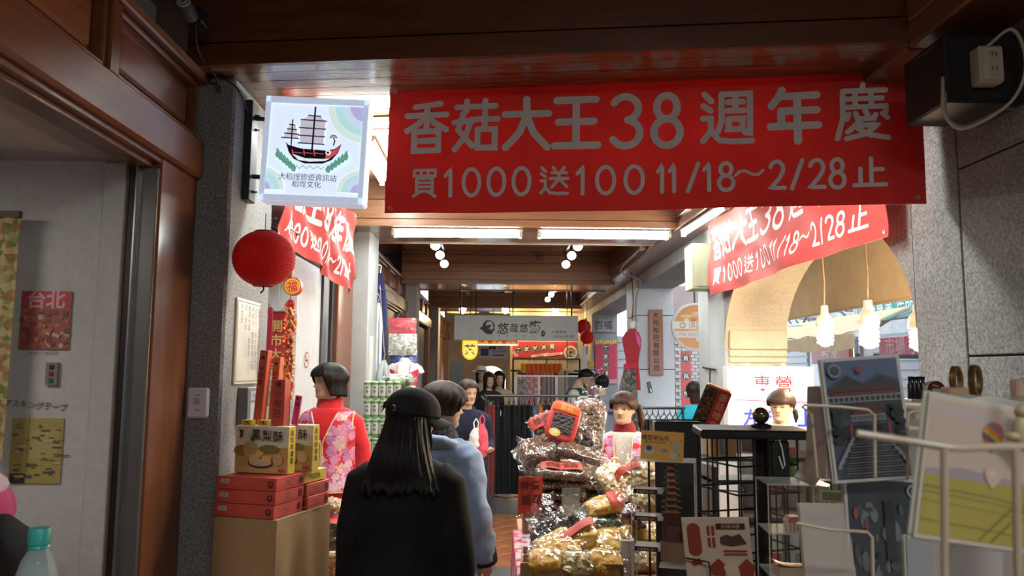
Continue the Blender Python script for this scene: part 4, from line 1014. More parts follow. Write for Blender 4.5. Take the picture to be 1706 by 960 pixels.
def bag(name, label, loc_, rot, w_, d_, h_, cm, fm=FILM, group='bags of dried goods on the stall', card=None, pieces=0, fringe=.035, tail=0, piece_mat=None, cat='bag', lump=None, ps=1.0):
    global _bagn; _bagn += 1; sd = _bagn * 1.7; rnd = random.Random(_bagn)
    t = thing(name, label, cat, loc_, rot, group)
    pillow(w_ * .93, d_ * .93, h_ * .86, 26, 12, lump if lump is not None else min(.012, h_ * .13), 34, sd).build('contents', cm, t, smooth='all')
    if pieces:
        m = MB()
        for k in range(pieces):
            a = rnd.uniform(-.42, .42) * w_; b = rnd.uniform(-.42, .42) * d_
            ed = (1 - (abs(a) / (w_ * .5)) ** 4) * (1 - (abs(b) / (d_ * .5)) ** 4)
            z = h_ * .40 * ed ** .5 * (1 if rnd.random() < .8 else -1)
            r_ = rnd.uniform(.010, .019) * ps; Mx = Matrix.Translation((a, b, z)) @ Matrix.Rotation(rnd.uniform(0, 6.3), 4, 'Z') @ Matrix.Rotation(rnd.uniform(-.9, .9), 4, 'X')
            q = MB().lathe([(0, r_ * .35), (r_ * .6, r_ * .28), (r_, -.1 * r_), (r_ * .55, -.02 * r_), (0, r_ * .1)], (0, 0, 0), 7, rnd.randint(0, 1)); q.move(Mx @ Matrix.Diagonal((1, rnd.uniform(.6, 1), 1, 1))); m.add(q.v, q.f, q.m[0])
        m.build('loose_pieces', piece_mat or [cm, MUSHP], t, smooth=True, stuff=True)
    f = pillow(w_, d_, h_, 30, 16, .004, 22, sd + 9, 0, .012)
    f.build('film', fm, t, smooth='all')
    if fringe:
        for sg in (-1, 1):
            e = MB().grid(lambda u, v: (sg * (w_ / 2 - .012 + fringe * u), (v - .5) * d_ * (.95 - .1 * u), .007 * sin(v * 17 + sd) * u + .01 * u * sin(v * 5 + sd) + .008 * NZ.noise(V((u * 3, v * 9, sd)))), 3, 14); e.build('seal', fm, t, smooth=True)
    if tail:
        e = MB().grid(lambda u, v: ((u - .5) * w_ * (.5 + .5 * abs(v - .35)), d_ / 2 - .01 + tail * v, .01 + .02 * sin(u * 9 + sd) * v + .018 * NZ.noise(V((u * 6, v * 4, sd)))), 12, 10)
        e.build('gathered_top', fm, t, smooth=True)
    if card:
        cx, cy, cw, ch_, txt = card
        e = MB().grid(lambda u, v: (cx + (u - .5) * cw, cy + (v - .5) * ch_, h_ * .5 * (1 - .6 * (2 * abs(cx + (u - .5) * cw) / w_) ** 4) * (1 - .6 * min(1.0, 2 * abs(cy + (v - .5) * ch_) / d_) ** 4) + .006 + .003 * sin(u * 9)), 8, 6, 0, .0015)
        e.build('red_label', REDC, t, smooth=True)
        if txt:
            tm_ = text_mb(txt, min(ch_ * .7, cw / len(txt) * .95), .02); tm_.v = [(cx + x, cy + z, h_ * .5 * (1 - .6 * (2 * abs(cx + x) / w_) ** 4) + .010) for x, y, z in tm_.v]
            tm_.build('label_text', INKR, t)
    return t
def BP(px, py, Y): return at(px, py, Y)

# table, cartons and cloth under the stall
t = thing('stall_table', 'folding table under the heaps of bagged dried mushrooms', 'table', (.58, 3.85, 0))
MB().box((0, 0, .745), (.92, 1.30, .03), 0, None, .004).build('table_top', W_ORANGE, t)
for sx in (-1, 1):
    for sy in (-1, 1): MB().tube([(sx * .42, sy * .60, 0), (sx * .42, sy * .60, .73)], .014, 8).build('leg', DSTEEL, t)
t = thing('cardboard_carton', 'brown cardboard carton under the table behind the floral cloth', 'box', (.29, 3.62, .0), .03); 
MB().box((0, 0, .36), (.30, .50, .72), 0, None, .004).build('walls', CARD, t); MB().box((0, -.251, .36), (.06, .001, .72)).build('tape', flat((.5, .36, .2), .3), t)
FLOR = floral('red_floral_cloth', (.58, .02, .03), [(.78, .55, .62), (.80, .70, .62), (.66, .30, .48), (.80, .74, .70)], 14, .7, .48)
t = thing('floral_tablecloth', 'red floral cloth hanging down the side of the mushroom table', 'tablecloth', (.105, 3.70, .76))
MB().grid(lambda u, v: (-.012 - .05 * v * (0.6 + .4 * sin(u * 6)) - .016 * sin(u * 26) * v, (u - .5) * .95, -.84 * v), 40, 16, 0, .003).build('cloth', FLOR, t, smooth=True)
MB().grid(lambda u, v: ((v - .5) * .10 + .04, (u - .5) * .95, .004 + .003 * sin(u * 18)), 20, 3, 0, .003).build('top_fold', FLOR, t, smooth=True)
t = thing('red_price_cloth', 'red paper sign with black characters taped beside the stacked packs', 'sign', BP(884, 825, 3.58), (R(8), 0, R(12)))
MB().grid(lambda u, v: ((u - .5) * .115, .006 * sin(u * 8), (v - .5) * .17), 8, 6, 0, .002).build('sheet', REDC, t)
pr = Print(-.008); pr.text('特價', -.005, .045, .045, INKR, .02); pr.text('香菇', .005, -.02, .05, INKR, .02); pr.build('lettering', t)
t = thing('cardboard_tray', 'open cardboard tray at the front edge of the stall', 'tray', BP(955, 946, 3.15) + V((0, .12, -.04)), R(-3))
for c, d in (((0, -.13, 0), (.40, .008, .12)), ((0, .15, 0), (.40, .008, .12)), ((-.2, 0, 0), (.008, .28, .12)), ((.2, 0, 0), (.008, .28, .12)), ((0, 0, -.058), (.40, .28, .006))): MB().box(c, d, 0, None, .002).build('side' if d[2] > .05 else 'bottom', CARD, t)
t = thing('white_crate', 'white plastic crate edge beside the cardboard tray', 'crate', BP(1046, 925, 3.3) + V((0, .08, -.03)), R(-4))
for c, d in (((0, -.12, 0), (.05, .01, .20)), ((-.025, 0, 0), (.008, .24, .20)), ((.025, 0, 0), (.008, .24, .20)), ((0, .12, 0), (.05, .01, .2))): MB().box(c, d, 0, None, .003).build('side', flat((.70, .72, .72), .4), t)
# supports under the upper heaps
for nm, x0, x1, y0, y1, z0, z1 in (('brown carton under the tall clear bag', .28, .60, 4.15, 4.45, .762, 1.10), ('brown carton raising the bean curd packs', .58, .98, 3.60, 4.1, .762, .90), ('brown carton under the heap of loose mushroom bags', .14, .46, 4.05, 4.14, .762, 1.0)):
    t = thing('cardboard_carton', nm, 'box', ((x0 + x1) / 2, (y0 + y1) / 2, z0)); MB().box((0, 0, (z1 - z0) / 2), (x1 - x0, y1 - y0, z1 - z0), 0, None, .004).build('walls', CARD, t); MB().box((0, 0, z1 - z0 + .001), (.05, y1 - y0, .001)).build('tape', flat((.5, .36, .2), .3), t)

# stacked packs
c0 = BP(933, 880, 3.82)
for k in range(7):
    bag('mushroom_pack', 'flat clear pack of brown dried mushrooms, %s in the tall stack' % ('lowest', 'second from bottom', 'third from bottom', 'middle', 'third from top', 'second from top', 'just under red label')[k],
        (c0.x + .012 * sin(k * 2.1), 3.82 + .01 * cos(k * 3), .762 + .022 + k * .0455), (0, R(random.uniform(-2, 2)), R(random.uniform(-4, 4))), .27, .26, .046, MUSH, FILM2, 'flat packs in the tall stack', None, 46, .03)
bag('mushroom_pack', 'clear pack of dried mushrooms with red label on top of the tall stack', (BP(938, 778, 3.82).x, 3.82, 1.115), (R(6), R(3), R(-3)), .29, .27, .062, MUSH, FILM2, 'flat packs in the tall stack', (-.01, -.035, .20, .12, '香菇'), 46, .035)
for k in range(4):
    bag('mushroom_pack', 'flat clear pack of dried mushrooms, %s in the short stack' % ('lowest', 'second', 'third', 'topmost')[k], (BP(1000, 800, 3.95).x + .01 * sin(k * 2), 3.95, .905 + .03 + k * .050), (R(2), R(random.uniform(-3, 3)), R(random.uniform(-6, 6))), .20, .24, .054, MUSH, FILM2, 'flat packs in the short stack', None, 36, .03)
# upper heap
bag('mushroom_bag', 'large clear bag of sliced mushrooms standing at the top of the heap', BP(978, 712, 4.30), (R(74), R(9), R(-6)), .20, .33, .12, MUSHP, FILM2, tail=.09, pieces=70, fringe=.02, ps=1.25)
t = thing('printed_packet', 'red printed packet with clear window leaning on top of heap', 'packet', BP(938, 703, 4.02), (R(64), R(17), R(-4)))
pw, ph = .165, .225
pillow(pw, ph, .035, 26, 10, .003, 20, 4).build('pouch', flat((.56, .06, .05), .25), t, smooth='all')
def pz(x, y): return .0175 * max(0, 1 - (2 * abs(x) / pw) ** 5) ** .5 * max(0, 1 - (2 * abs(y) / ph) ** 5) ** .5 + .003
def pq(pts, mt, nm, dz=0):
    MB().grid(lambda u, v: (lambda x, y: (x, y, pz(x, y) + dz))(pts[0] + (pts[1] - pts[0]) * u, pts[2] + (pts[3] - pts[2]) * v), 10, 10, 0, .0008).build(nm, mt, t, smooth=True)
pq((-.055, .055, -.07, .035), BLKF, 'window'); pq((-.07, .07, .048, .095), flat((.62, .13, .03), .3), 'header_print')
pr = Print(); pr.text('香菇', 0, .072, .034, flat((.70, .42, .08), .4), .02); pr.build('lettering', t, rot=(R(-90), 0, 0), loc=(0, 0, .021))
pr = Print(); pr.disc(-.028, -.075, .03, flat((.72, .55, .08), .4), 18, .022); pr.disc(-.028, -.072, .017, flat((.7, .66, .55), .4), 14, .012); pr.build('emblem', t, rot=(R(-90), 0, 0), loc=(0, 0, .021))
bag('mushroom_bag', 'small clear bag with red label at the edge of the heap top', BP(905, 707, 4.12), (R(55), R(-24), R(8)), .15, .13, .06, BLKF, FILM2, card=(0, .01, .14, .07, '特選'), pieces=14, fringe=.02)
bag('mushroom_bag', 'bulging clear bag of dried mushrooms at the outer side of heap', BP(898, 757, 3.98), (R(28), R(-10), R(14)), .21, .20, .13, MUSH, FILM2, pieces=40, tail=.06)
bag('mushroom_bag', 'clear bag of dark mushrooms with twisted neck below the red packet', BP(968, 728, 4.06), (R(60), R(6), R(10)), .14, .13, .085, BLKF, FILM2, pieces=26, tail=.07)
bag('mushroom_bag', 'flat shiny bag of mushrooms sliding down over the red labelled pack', BP(968, 756, 3.93), (R(22), R(15), R(-10)), .27, .12, .055, MUSH, FILM2, pieces=26, fringe=.04)
bag('mushroom_bag', 'clear bag of mushrooms under the red packet', BP(925, 742, 4.05), (R(30), R(5), R(-6)), .22, .15, .09, MUSHP, FILM2, pieces=36)
bag('mushroom_bag', 'round clear bag wedged behind the red labelled pack', BP(905, 783, 4.0), (R(20), R(0), R(10)), .20, .15, .08, MUSH, FILM2, pieces=20)
# lower slope
bag('fungus_bag', 'long dark bag of black fungus lying diagonally below the tall stack', BP(925, 882, 3.45), (R(38), R(-38), R(6)), .25, .13, .075, BLKF, FILM2, pieces=24, tail=.12)
t = thing('plastic_pocket', 'upright clear plastic price pocket in front of the stack', 'pocket', BP(951, 838, 3.42), (R(6), 0, R(5)))
MB().box((0, 0, 0), (.08, .003, .13), 0, None, .001).build('sleeve', glass('price_pocket', (.8, .85, .85), .22, .12), t); MB().box((0, .004, -.02), (.05, .001, .07)).build('edge', glass('pe', (.4, .4, .4), .35, .2), t)
spec = [
 ('bean_curd_bag', 'pale yellow bean curd bag with gathered top beside the short stack', (1022, 800, 3.72), (42, -28, 12), .15, .19, .08, NOOD, None, .10),
 ('mango_bag', 'bag of yellow dried fruit with red label in the middle of slope', (1008, 843, 3.55), (34, -14, 8), .19, .11, .07, MANGO, (.055, .0, .07, .10, None), 0),
 ('greens_bag', 'clear bag of dark green dried vegetables across the slope', (1000, 867, 3.52), (24, 4, 2), .28, .11, .055, GREENV, None, 0),
 ('mango_bag', 'bag of golden dried fruit under the green vegetables', (1012, 893, 3.46), (26, -3, 5), .24, .10, .06, MANGO, None, 0),
 ('mango_bag', 'yellow dried fruit bag at the outer end of the slope', (922, 908, 3.32), (32, -22, 2), .19, .12, .065, MANGO, None, 0),
 ('mango_bag', 'amber dried fruit bag with long red label lying diagonally', (957, 903, 3.30), (38, -33, 0), .22, .13, .06, MANGO, (.0, .03, .23, .045, None), 0),
 ('mango_bag', 'orange dried fruit bag in the middle of front row above tray', (992, 915, 3.28), (40, -12, 6), .19, .11, .06, MANGO, None, .05),
 ('mango_bag', 'golden dried fruit bag beside the white crate', (1022, 905, 3.36), (36, 10, 12), .14, .12, .06, MANGO, None, .05),
 ('mango_bag', 'bright yellow dried fruit bag at the outer corner of the tray', (908, 934, 3.17), (36, -6, -4), .14, .11, .06, MANGO, None, .05),
 ('bean_curd_bag', 'pale bag standing in the middle of the tray', (962, 940, 3.16), (48, 4, 0), .13, .11, .06, NOOD, None, .05),
 ('mango_bag', 'dark golden bag at the inner corner of the tray', (1008, 940, 3.17), (45, 8, 4), .15, .12, .065, MANGO, None, .05),
 ('mango_bag', 'orange dried fruit bag tucked at the front above the tray', (940, 922, 3.22), (42, -14, 0), .15, .10, .055, MANGO, None, 0),
 ('bean_curd_bag', 'bag of pale bean curd strips with red label behind the acrylic shelf', (1068, 792, 3.55), (48, -20, 0), .17, .16, .075, NOOD, (-.05, .04, .12, .045, None), .06),
 ('bean_curd_bag', 'cream bean curd bag at mid height behind the acrylic shelf', (1072, 832, 3.50), (44, 12, 0), .18, .13, .075, NOOD, None, 0),
 ('fungus_bag', 'dark red bag between the pale ones behind the acrylic shelf', (1056, 858, 3.42), (40, 30, 0), .11, .12, .06, lumps('dates', [(.16, .03, .02), (.22, .06, .03), (.10, .02, .02)], 40, .5), None, 0),
 ('mango_bag', 'golden dried fruit bag low behind the acrylic shelf', (1070, 894, 3.42), (40, -8, 0), .19, .14, .075, MANGO, None, .05),
 ('bean_curd_bag', 'pale crinkled bag lowest behind the acrylic shelf', (1064, 932, 3.35), (40, 5, 0), .18, .12, .07, NOOD, None, .05),
]
for nm, lb_, (px, py, Y), (rx, ry, rzz), w_, d_, h_, cm, card, tail in spec:
    bag(nm, lb_, BP(px, py, Y), (R(rx), R(ry), R(rzz)), w_, d_, h_, cm, FILM2 if cm is not MANGO else FILM, card=card, tail=tail, lump=.016 if cm is MANGO else None, pieces=0 if cm is MANGO else 14 if cm is NOOD else 10, piece_mat=[cm, cm], ps=1.3)
# nut bags on the crate by the carton
for nm, lb_, px, py, w_, d_, h_, cm, card in (('nut_bag', 'pink labelled packet on the crate by the cardboard carton', 566, 868, .15, .13, .05, GREENV, (0, -.02, .15, .07, None)), ('nut_bag', 'clear bag of pale peanuts lowest on the crate', 556, 930, .20, .18, .16, NUT, None), ('nut_bag', 'small bag of fried snacks uppermost beside the carton', 553, 842, .10, .10, .05, NUT, None)):
    bag(nm, lb_, BP(px, py, 4.20), (R(25), 0, R(5)), w_, d_, h_, cm, FILM, 'bags on the crate', card, 20, .02, piece_mat=[cm, cm])
bag('nut_bag', 'clear bag of dark seeds between pink packet and peanuts', BP(560, 892, 4.2), (R(25), 0, R(-5)), .18, .14, .06, MUSH, FILM, 'bags on the crate', None, 20, .02)

# white seaweed packs by the second pillar
t = thing('display_table', 'narrow table carrying white seaweed packs by the second pillar', 'table', (-1.0, 6.72, 0)); MB().box((0, 0, .86), (.42, .40, .03), 0, None, .004).build('table_top', flat((.4, .4, .38), .5), t)
for sx in (-1, 1):
    for sy in (-1, 1): MB().tube([(sx * .18, sy * .17, 0), (sx * .18, sy * .17, .85)], .012, 8).build('leg', DSTEEL, t)
PW, PG = flat((.46, .49, .45), .45), flat((.07, .26, .05), .4)
def pack_mesh():
    t = thing('seaweed_pack', 'x', 'packet', (0, 0, 0), 0, 'white seaweed packs'); 
    MB().tube([(0, 0, z) for z in (-.078, -.07, -.05, 0, .05, .07, .078)], [(.016, .010), (.028, .022), (.032, .027), (.033, .028), (.032, .027), (.028, .022), (.016, .010)], 12).build('wrapper', PW, t, smooth=True)
    for z in (-.056, .056): MB().tube([(0, 0, z - .009), (0, 0, z + .009)], [(.0328, .0278)] * 2, 12).build('green_band', PG, t, smooth=True)
    pr = Print(-.0285); pr.vtext('海苔', 0, .035, .028, flat((.05, .05, .05), .5), .02, 1.1); pr.build('lettering', t); return t
proto = None
ROWN = ['lowest', 'second lowest', 'third', 'upper']; COLN = ['outer', 'second', 'third', 'inner']
for r_ in range(4):
    for c_ in range(5):
        p = BP(612 + c_ * 12.5, 722 - r_ * 30.5, 6.58)
        z = .876 + .079 + r_ * .158
        lab = 'white and green seaweed pack, column %s from the pillar, row %s' % (('first', 'next', 'middle', 'fourth', 'last')[c_], ROWN[r_])
        if proto is None: proto = pack_mesh(); o = proto; o['label'] = lab
        else: o = copy_tree(proto, label=lab)
        if r_ == 3 and c_ < 1: pass
        o.location = (p.x, 6.60, z)
for k, (px, py) in enumerate(((648, 648), (655, 666), (646, 684))):
    bag('seaweed_bag', 'plump white and green bag %s beside the seaweed packs' % ('on top', 'in the middle', 'lowest')[k], (BP(px, py, 6.62).x + .08, 6.62 + .05, 1.515 - .10 * k), (R(20), 0, 0), .26, .16, .095, lumps('seaweed_print', [(.70, .74, .68), (.12, .34, .08), (.74, .78, .74), (.08, .10, .08)], 26, .4, .1), FILM, 'seaweed bags', None, 0, .03)
t = thing('display_stand', 'dark stand behind the seaweed packs', 'stand', (-.78, 6.80, 0)); MB().box((0, 0, .62), (.02, .14, 1.22)).build('post', DSTEEL, t)
for z in (1.24, 1.34, 1.44): MB().box((-.02, -.06, z - .04), (.22, .26, .008)).build('shelf', DSTEEL, t)

# lingerie and hanging packets by the third pillar
HY = 7.95
def hp(name, label, px0, py0, px1, py1, Y, m, n, bump_=.012):
    a, b = at(px0, py0, Y), at(px1, py1, Y); W_, H_ = b.x - a.x, a.z - b.z
    t = thing(name, label, 'bag', ((a.x + b.x) / 2, Y, (a.z + b.z) / 2), 0, 'hanging plastic packets')
    MB().grid(lambda u, v: ((u - .5) * W_, -.03 * sin(u * pi) * sin(v * pi) + bump_ * NZ.noise(V((u * 7, v * 6, n))), (v - .5) * H_), 18, 14, 0, .02).build('packed_cloth', m, t, smooth=True)
    MB().grid(lambda u, v: ((u - .5) * W_ * 1.04, -.05 * sin(u * pi) * sin(v * pi) - .012 + bump_ * 1.4 * NZ.noise(V((u * 9, v * 8, n + 3))), (v - .5) * H_ * 1.04), 22, 16).build('film', FILM2, t, smooth=True); return t, W_, H_
hp('hanging_packet', 'red packet in clear film at the top of the hanging column', 649, 530, 693, 556, HY, cloth('redp', (.44, .02, .05), (.6, .1, .12)), 1)
hp('hanging_packet', 'silver patterned packet hanging below the red one', 648, 556, 694, 592, HY, lumps('silver_print', [(.3, .3, .3), (.62, .62, .6), (.12, .12, .12), (.5, .48, .42)], 50, .4, .2), 2)
hp('hanging_packet', 'dark blue packet hanging behind the white bust', 651, 585, 694, 624, HY + .05, cloth('bluep', (.02, .03, .22), (.04, .06, .36)), 3)
t = thing('packet_hanger', 'thin wire hanging the column of packets from the frieze', 'wire', at(672, 520, HY)); MB().tube([(-.06, 0, -.06), (0, 0, .04), (.06, 0, -.06), (-.06, 0, -.06)], .003, 5).build('hook', STEEL, t); MB().tube([(0, 0, .04), (-.12, 0, .2), (-.36, 0, .28)], .003, 5).build('wire', STEEL, t)
c = at(674, 618, HY - .12)
t = thing('mannequin_bust', 'white headless mannequin bust in a red camisole', 'mannequin', (c.x, c.y, c.z - .06))
mb = MB().tube([(0, 0, -.24), (0, 0, -.12), (0, 0, 0), (0, 0, .07), (0, 0, .12), (0, 0, .155), (0, 0, .19)], [(.10, .07), (.115, .08), (.135, .09), (.145, .085), (.13, .065), (.055, .05), (.045, .045)], 20)
for sg in (-1, 1): mb.tube([(sg * .10, 0, .10), (sg * .15, 0, .075), (sg * .175, 0, .03)], [(.045, .045), (.04, .04), (.034, .034)], 12); mb.ball((sg * .058, -.07, .0), (.052, .05, .052))
bd = fuse(mb, .010, 3); bd.build('torso', flat((.56, .56, .55), .5), t, smooth='all')
cami = MB(); bdv = bd
cm_ = fuse(mb, .010, 3); cm_.v = [(x * 1.06, y * 1.07, z) for x, y, z in cm_.v]
keep = [f for f in cm_.f if all(cm_.v[i][2] < .035 + .03 * abs(cm_.v[i][0]) / .06 - .02 and abs(cm_.v[i][0]) < .145 for i in f)]
q = MB(); q.v = cm_.v; q.f = keep; q.m = [0] * len(keep); q.build('camisole', cloth('camisole', (.50, .01, .05), None, .5), t, smooth='all')
for sg in (-1, 1): MB().tube([(sg * .06, -.125, .03), (sg * .065, -.09, .10), (sg * .062, -.03, .135), (sg * .06, .04, .10)], .004, 6).build('strap', RED, t)
MB().tube([(0, 0, -.23), (0, 0, -1.25)], .012, 8).build('pole', DSTEEL, t); MB().lathe([(.15, 0), (.15, .02), (0, .03)], (0, 0, -c.z + .06), 20).build('base', DSTEEL, t)
for k, (px, py0, py1, c_, lab, wd) in enumerate(((634, 455, 690, (.025, .03, .11), 'dark blue garment bag hanging in the third doorway', .16), (631, 505, 640, (.55, .57, .58), 'white towel hanging in front of the dark blue garment bag', .09), (640, 600, 705, (.34, .38, .38), 'grey plastic covered coat hanging low beside the pillar', .15))):
    a, b = at(px, py0, 8.0 - .12 * k), at(px, py1, 8.0 - .12 * k)
    t = thing('hanging_garment', lab, 'garment', (a.x, a.y, a.z), R(20))
    H_ = a.z - b.z
    MB().grid(lambda u, v: ((u - .5) * wd * (.25 + .75 * min(1, v * 4)), .03 * sin(u * 14 + k) * min(1, v * 3), -H_ * v), 20, 14, 0, .012).build('fabric', cloth('hung%d' % k, c_), t, smooth=True)
    MB().tube([(0, 0, 0), (0, 0, .04), (.01, 0, .06), (-.0, 0, .08), (-.06, .0, max(.09, 2.45 - a.z))], .003, 5).build('hook', STEEL, t)
# ================================================================== LAMPS OF THE ARCADE
TUBE = glow('fluorescent_tube', (.93, 1.0, .95), 34.0)
def tube_fixture(name, label, a, b, power, twin=True, down=V((0, 0, -1)), gap=.06):
    """a batten with one or two bare tubes and their own light"""
    a, b = V(a), V(b); c = (a + b) / 2; d = (b - a).normalized(); L = (b - a).length; side = d.cross(V((0, 0, 1))).normalized()
    t = thing(name, label, 'light', c)
    Mx = Matrix((d, side, V((0, 0, 1)))).transposed()
    MB().box((0, 0, .035), (L, .12 if twin else .05, .025), 0, Mx, .006).build('batten', flat((.72, .74, .72), .4), t)
    for k in ((-1, 1) if twin else (0,)):
        o = side * k * gap
        MB().tube([o - d * (L / 2 - .03), o + d * (L / 2 - .03)], .014, 10).build('tube', TUBE, t, smooth=True)
        for e in (-1, 1): MB().box(o + d * e * (L / 2 - .018), (.03, .04, .05), 0, Mx, .005).build('lamp_holder', flat((.62, .60, .52), .4), t)
    ld = bpy.data.lights.new('tube_lamp', 'AREA'); ld.shape = 'RECTANGLE'; ld.size = L; ld.size_y = .10; ld.energy = power * .45; ld.color = (.93, 1, .96)
    lo = bpy.data.objects.new('tube_lamp', ld); COL.objects.link(lo); lo.parent = t; lo.location = (0, 0, -.035); lo.rotation_euler = (0, 0, math.atan2(d.y, d.x))
    return t
tube_fixture('tube_light', 'twin fluorescent tube fitting under the second beam, nearer the pillars', (-.97, 7.0, 2.845), (.23, 7.0, 2.845), 24)
tube_fixture('tube_light', 'twin fluorescent tube fitting under the second beam, nearer the street', (.37, 7.0, 2.845), (1.60, 7.0, 2.845), 24)
tube_fixture('tube_light', 'twin tube fitting behind the large banner beside the light box sign', (-.98, 4.02, 2.875), (.20, 3.90, 2.875), 19)
tube_fixture('tube_light', 'twin tube fitting hidden behind the large banner toward the street', (.35, 3.88, 2.875), (1.50, 3.76, 2.875), 19)
tube_fixture('tube_light', 'long tube fitting running lengthwise near the shopfronts behind the banner', (-.95, 5.25, 3.22), (-.95, 6.60, 3.22), 10)
tube_fixture('tube_light', 'tube fitting running lengthwise under the beam by the arch', (1.70, 5.55, 2.82), (1.66, 6.75, 2.82), 8, False)
tube_fixture('tube_light', 'unseen tube fitting added behind the viewer to light the near bay', (-.3, -1.3, 3.22), (.9, -1.3, 3.22), 30)  # added out of view to brighten the banner front and near goods
SPOTG = glow('spot_face', (.96, .99, 1.0), 16.0)
def spot_track(name, X, ys, z, lit, lab, power):
    t = thing(name, lab, 'light', (X, sum(ys) / len(ys), z)); yc = sum(ys) / len(ys)
    MB().box((0, 0, .17), (.035, ys[-1] - ys[0] + .5, .03), 0, None, .004).build('track', BLACK, t)
    MB().tube([(0, 0, .18), (0, 0, CEIL - z)], .008, 6).build('hanger', BLACK, t)
    Rx = Matrix.Rotation(R(-66), 4, 'X')
    for k, y in enumerate(ys):
        M = Matrix.Translation((0, y - yc, 0)) @ Rx
        h = MB().lathe([(0, .10), (.035, .10), (.050, .07), (.056, .0), (.056, -.012), (.048, -.012)], (0, 0, 0), 20).move(M).build('spot_head', flat((.10, .10, .10), .4) if not lit else flat((.5, .5, .5), .4), t, smooth=True)
        MB().lathe([(0, -.0135), (.050, -.0135)], (0, 0, 0), 20).move(M).build('lens', SPOTG if lit else flat((.5, .52, .5), .3), h)
        MB().tube([(0, y - yc, .16), (0, y - yc + .03, .06)], .009, 6).build('stem', BLACK, t)
        if lit and power:
            ld = bpy.data.lights.new('spot_lamp', 'SPOT'); ld.energy = power; ld.spot_size = R(80); ld.spot_blend = .6; ld.shadow_soft_size = .045; ld.color = (.97, .99, 1)
            lo = bpy.data.objects.new('spot_lamp', ld); COL.objects.link(lo); lo.parent = t; lo.location = M @ V((0, 0, -.02)); lo.rotation_euler = (R(-66), 0, 0)
spot_track('spotlight_track', -.68, (8.35, 9.05, 9.8), 2.965, True, 'track of three lit spotlights in the third bay near shopfront side', 11)
spot_track('spotlight_track', .88, (8.30, 9.0, 9.75), 2.965, True, 'track of three lit spotlights in the third bay above the clothes rack', 14)
spot_track('spotlight_track', .98, (12.9, 13.8, 14.8), 2.98, True, 'track of three lit spotlights in the fourth bay', 22)
spot_track('spotlight_track', -.52, (13.0, 13.9), 3.0, False, 'track of unlit black spotlights in the fourth bay', 0)
c = at(847, 482, 13.2)
t = thing('ceiling_junction', 'dark junction box with pale conduit under the third beam', 'fitting', c)
MB().box((0, 0, 0), (.28, .2, .10), 0, None, .02).build('box', BLACK, t); MB().tube([(.12, 0, .02), (.75, 0, .03)], .012, 8).build('conduit', flat((.5, .5, .5), .4), t); MB().tube([(0, 0, .04), (0, 0, CEIL - c.z)], .02, 8).build('rod', BLACK, t)
for sg in (-1, 1): MB().ball((sg * .10, -.08, -.05), .04).build('lamp_head', BLACKG, t, smooth=True)
for k, px in enumerate((771, 842, 925)):
    c = at(px, 520, 16.7)
    t = thing('pendant_lamp', 'shallow metal pendant lamp glowing yellow, %s beyond the white hanging sign' % ('the one nearest the shops', 'middle one', 'the one nearest the street')[k], 'lamp', c, 0, 'pendant lamps')
    MB().lathe([(.03, .10), (.10, .06), (.36, 0), (.355, -.006), (.09, .05), (.02, .09)], (0, 0, 0), 28).build('lamp_shade', flat((.62, .48, .22), .4, .3), t, smooth=True)
    MB().ball((0, 0, .01), (.05, .05, .05), 12, 8).build('bulb', glow('warm_bulb', (1, .72, .30), 14), t, smooth=True)
    MB().tube([(0, 0, .09), (0, 0, CEIL - c.z)], .008, 6).build('cord', BLACK, t)
    ld = bpy.data.lights.new('pendant', 'POINT'); ld.energy = 22; ld.color = (1, .72, .36); ld.shadow_soft_size = .07; lo = bpy.data.objects.new('pendant', ld); COL.objects.link(lo); lo.parent = t; lo.location = (0, 0, -.09)

# ================================================================== SIGNS IN THE MIDDLE DISTANCE
def board(name, label, cat, px0, py0, px1, py1, Y, m, dep=.04, rz=0, fm=None, group=None):
    a, b = at(px0, py0, Y), at(px1, py1, Y); W_, H_ = b.x - a.x, a.z - b.z
    t = thing(name, label, cat, ((a.x + b.x) / 2, Y, (a.z + b.z) / 2), rz, group)
    MB().box((0, dep / 2, 0), (W_, dep, H_), 0, None, .004).build('board', m, t)
    if fm:
        f = MB(); e = min(W_, H_) * .035
        for c, d in (((0, -.004, H_ / 2 - e / 2), (W_, .012, e)), ((0, -.004, -H_ / 2 + e / 2), (W_, .012, e)), ((-W_ / 2 + e / 2, -.004, 0), (e, .012, H_)), ((W_ / 2 - e / 2, -.004, 0), (e, .012, H_))): f.box(c, d, 0, None, .002)
        f.build('frame', fm, t)
    return t, W_, H_
t, W_, H_ = board('hanging_sign', 'long white hanging shop sign with bearded man emblem across the arcade', 'sign', 757, 525, 963, 568, 12.5, flat((.62, .70, .71), .45), .07, 0, flat((.60, .64, .64), .4))
def hs(x, y): return ((x - 594 - 303) / 606 * W_, (618 - y) / 130 * H_)   # crop pixels
pr = Print(-.001)
K = flat((.015, .015, .018), .5)
x, z = hs(762, 615)
pr.disc(x, z, .10, K, 26, .115); pr.disc(x + .012, z + .045, .055, flat((.62, .70, .71), .45), 20, .05); pr.disc(x + .03, z - .0, .052, flat((.62, .70, .71), .45), 18, .046)
pr.poly([(x - .03, z + .03), (x + .04, z + .035), (x + .045, z + .012), (x + .02, z + .014), (x + .016, z - .02), (x - .02, z - .03)], K)
pr.rect(x + .03, z + .012, .06, .008, K); pr.poly([(x - .02, z - .03), (x + .08, z - .035), (x + .05, z - .12), (x, z - .10)], K); pr.rect(x + .045, z - .05, .03, .008, flat((.62, .70, .71), .45)); pr.poly([(x - .15, z - .02), (x - .05, z + .05), (x - .06, z - .08)], K)
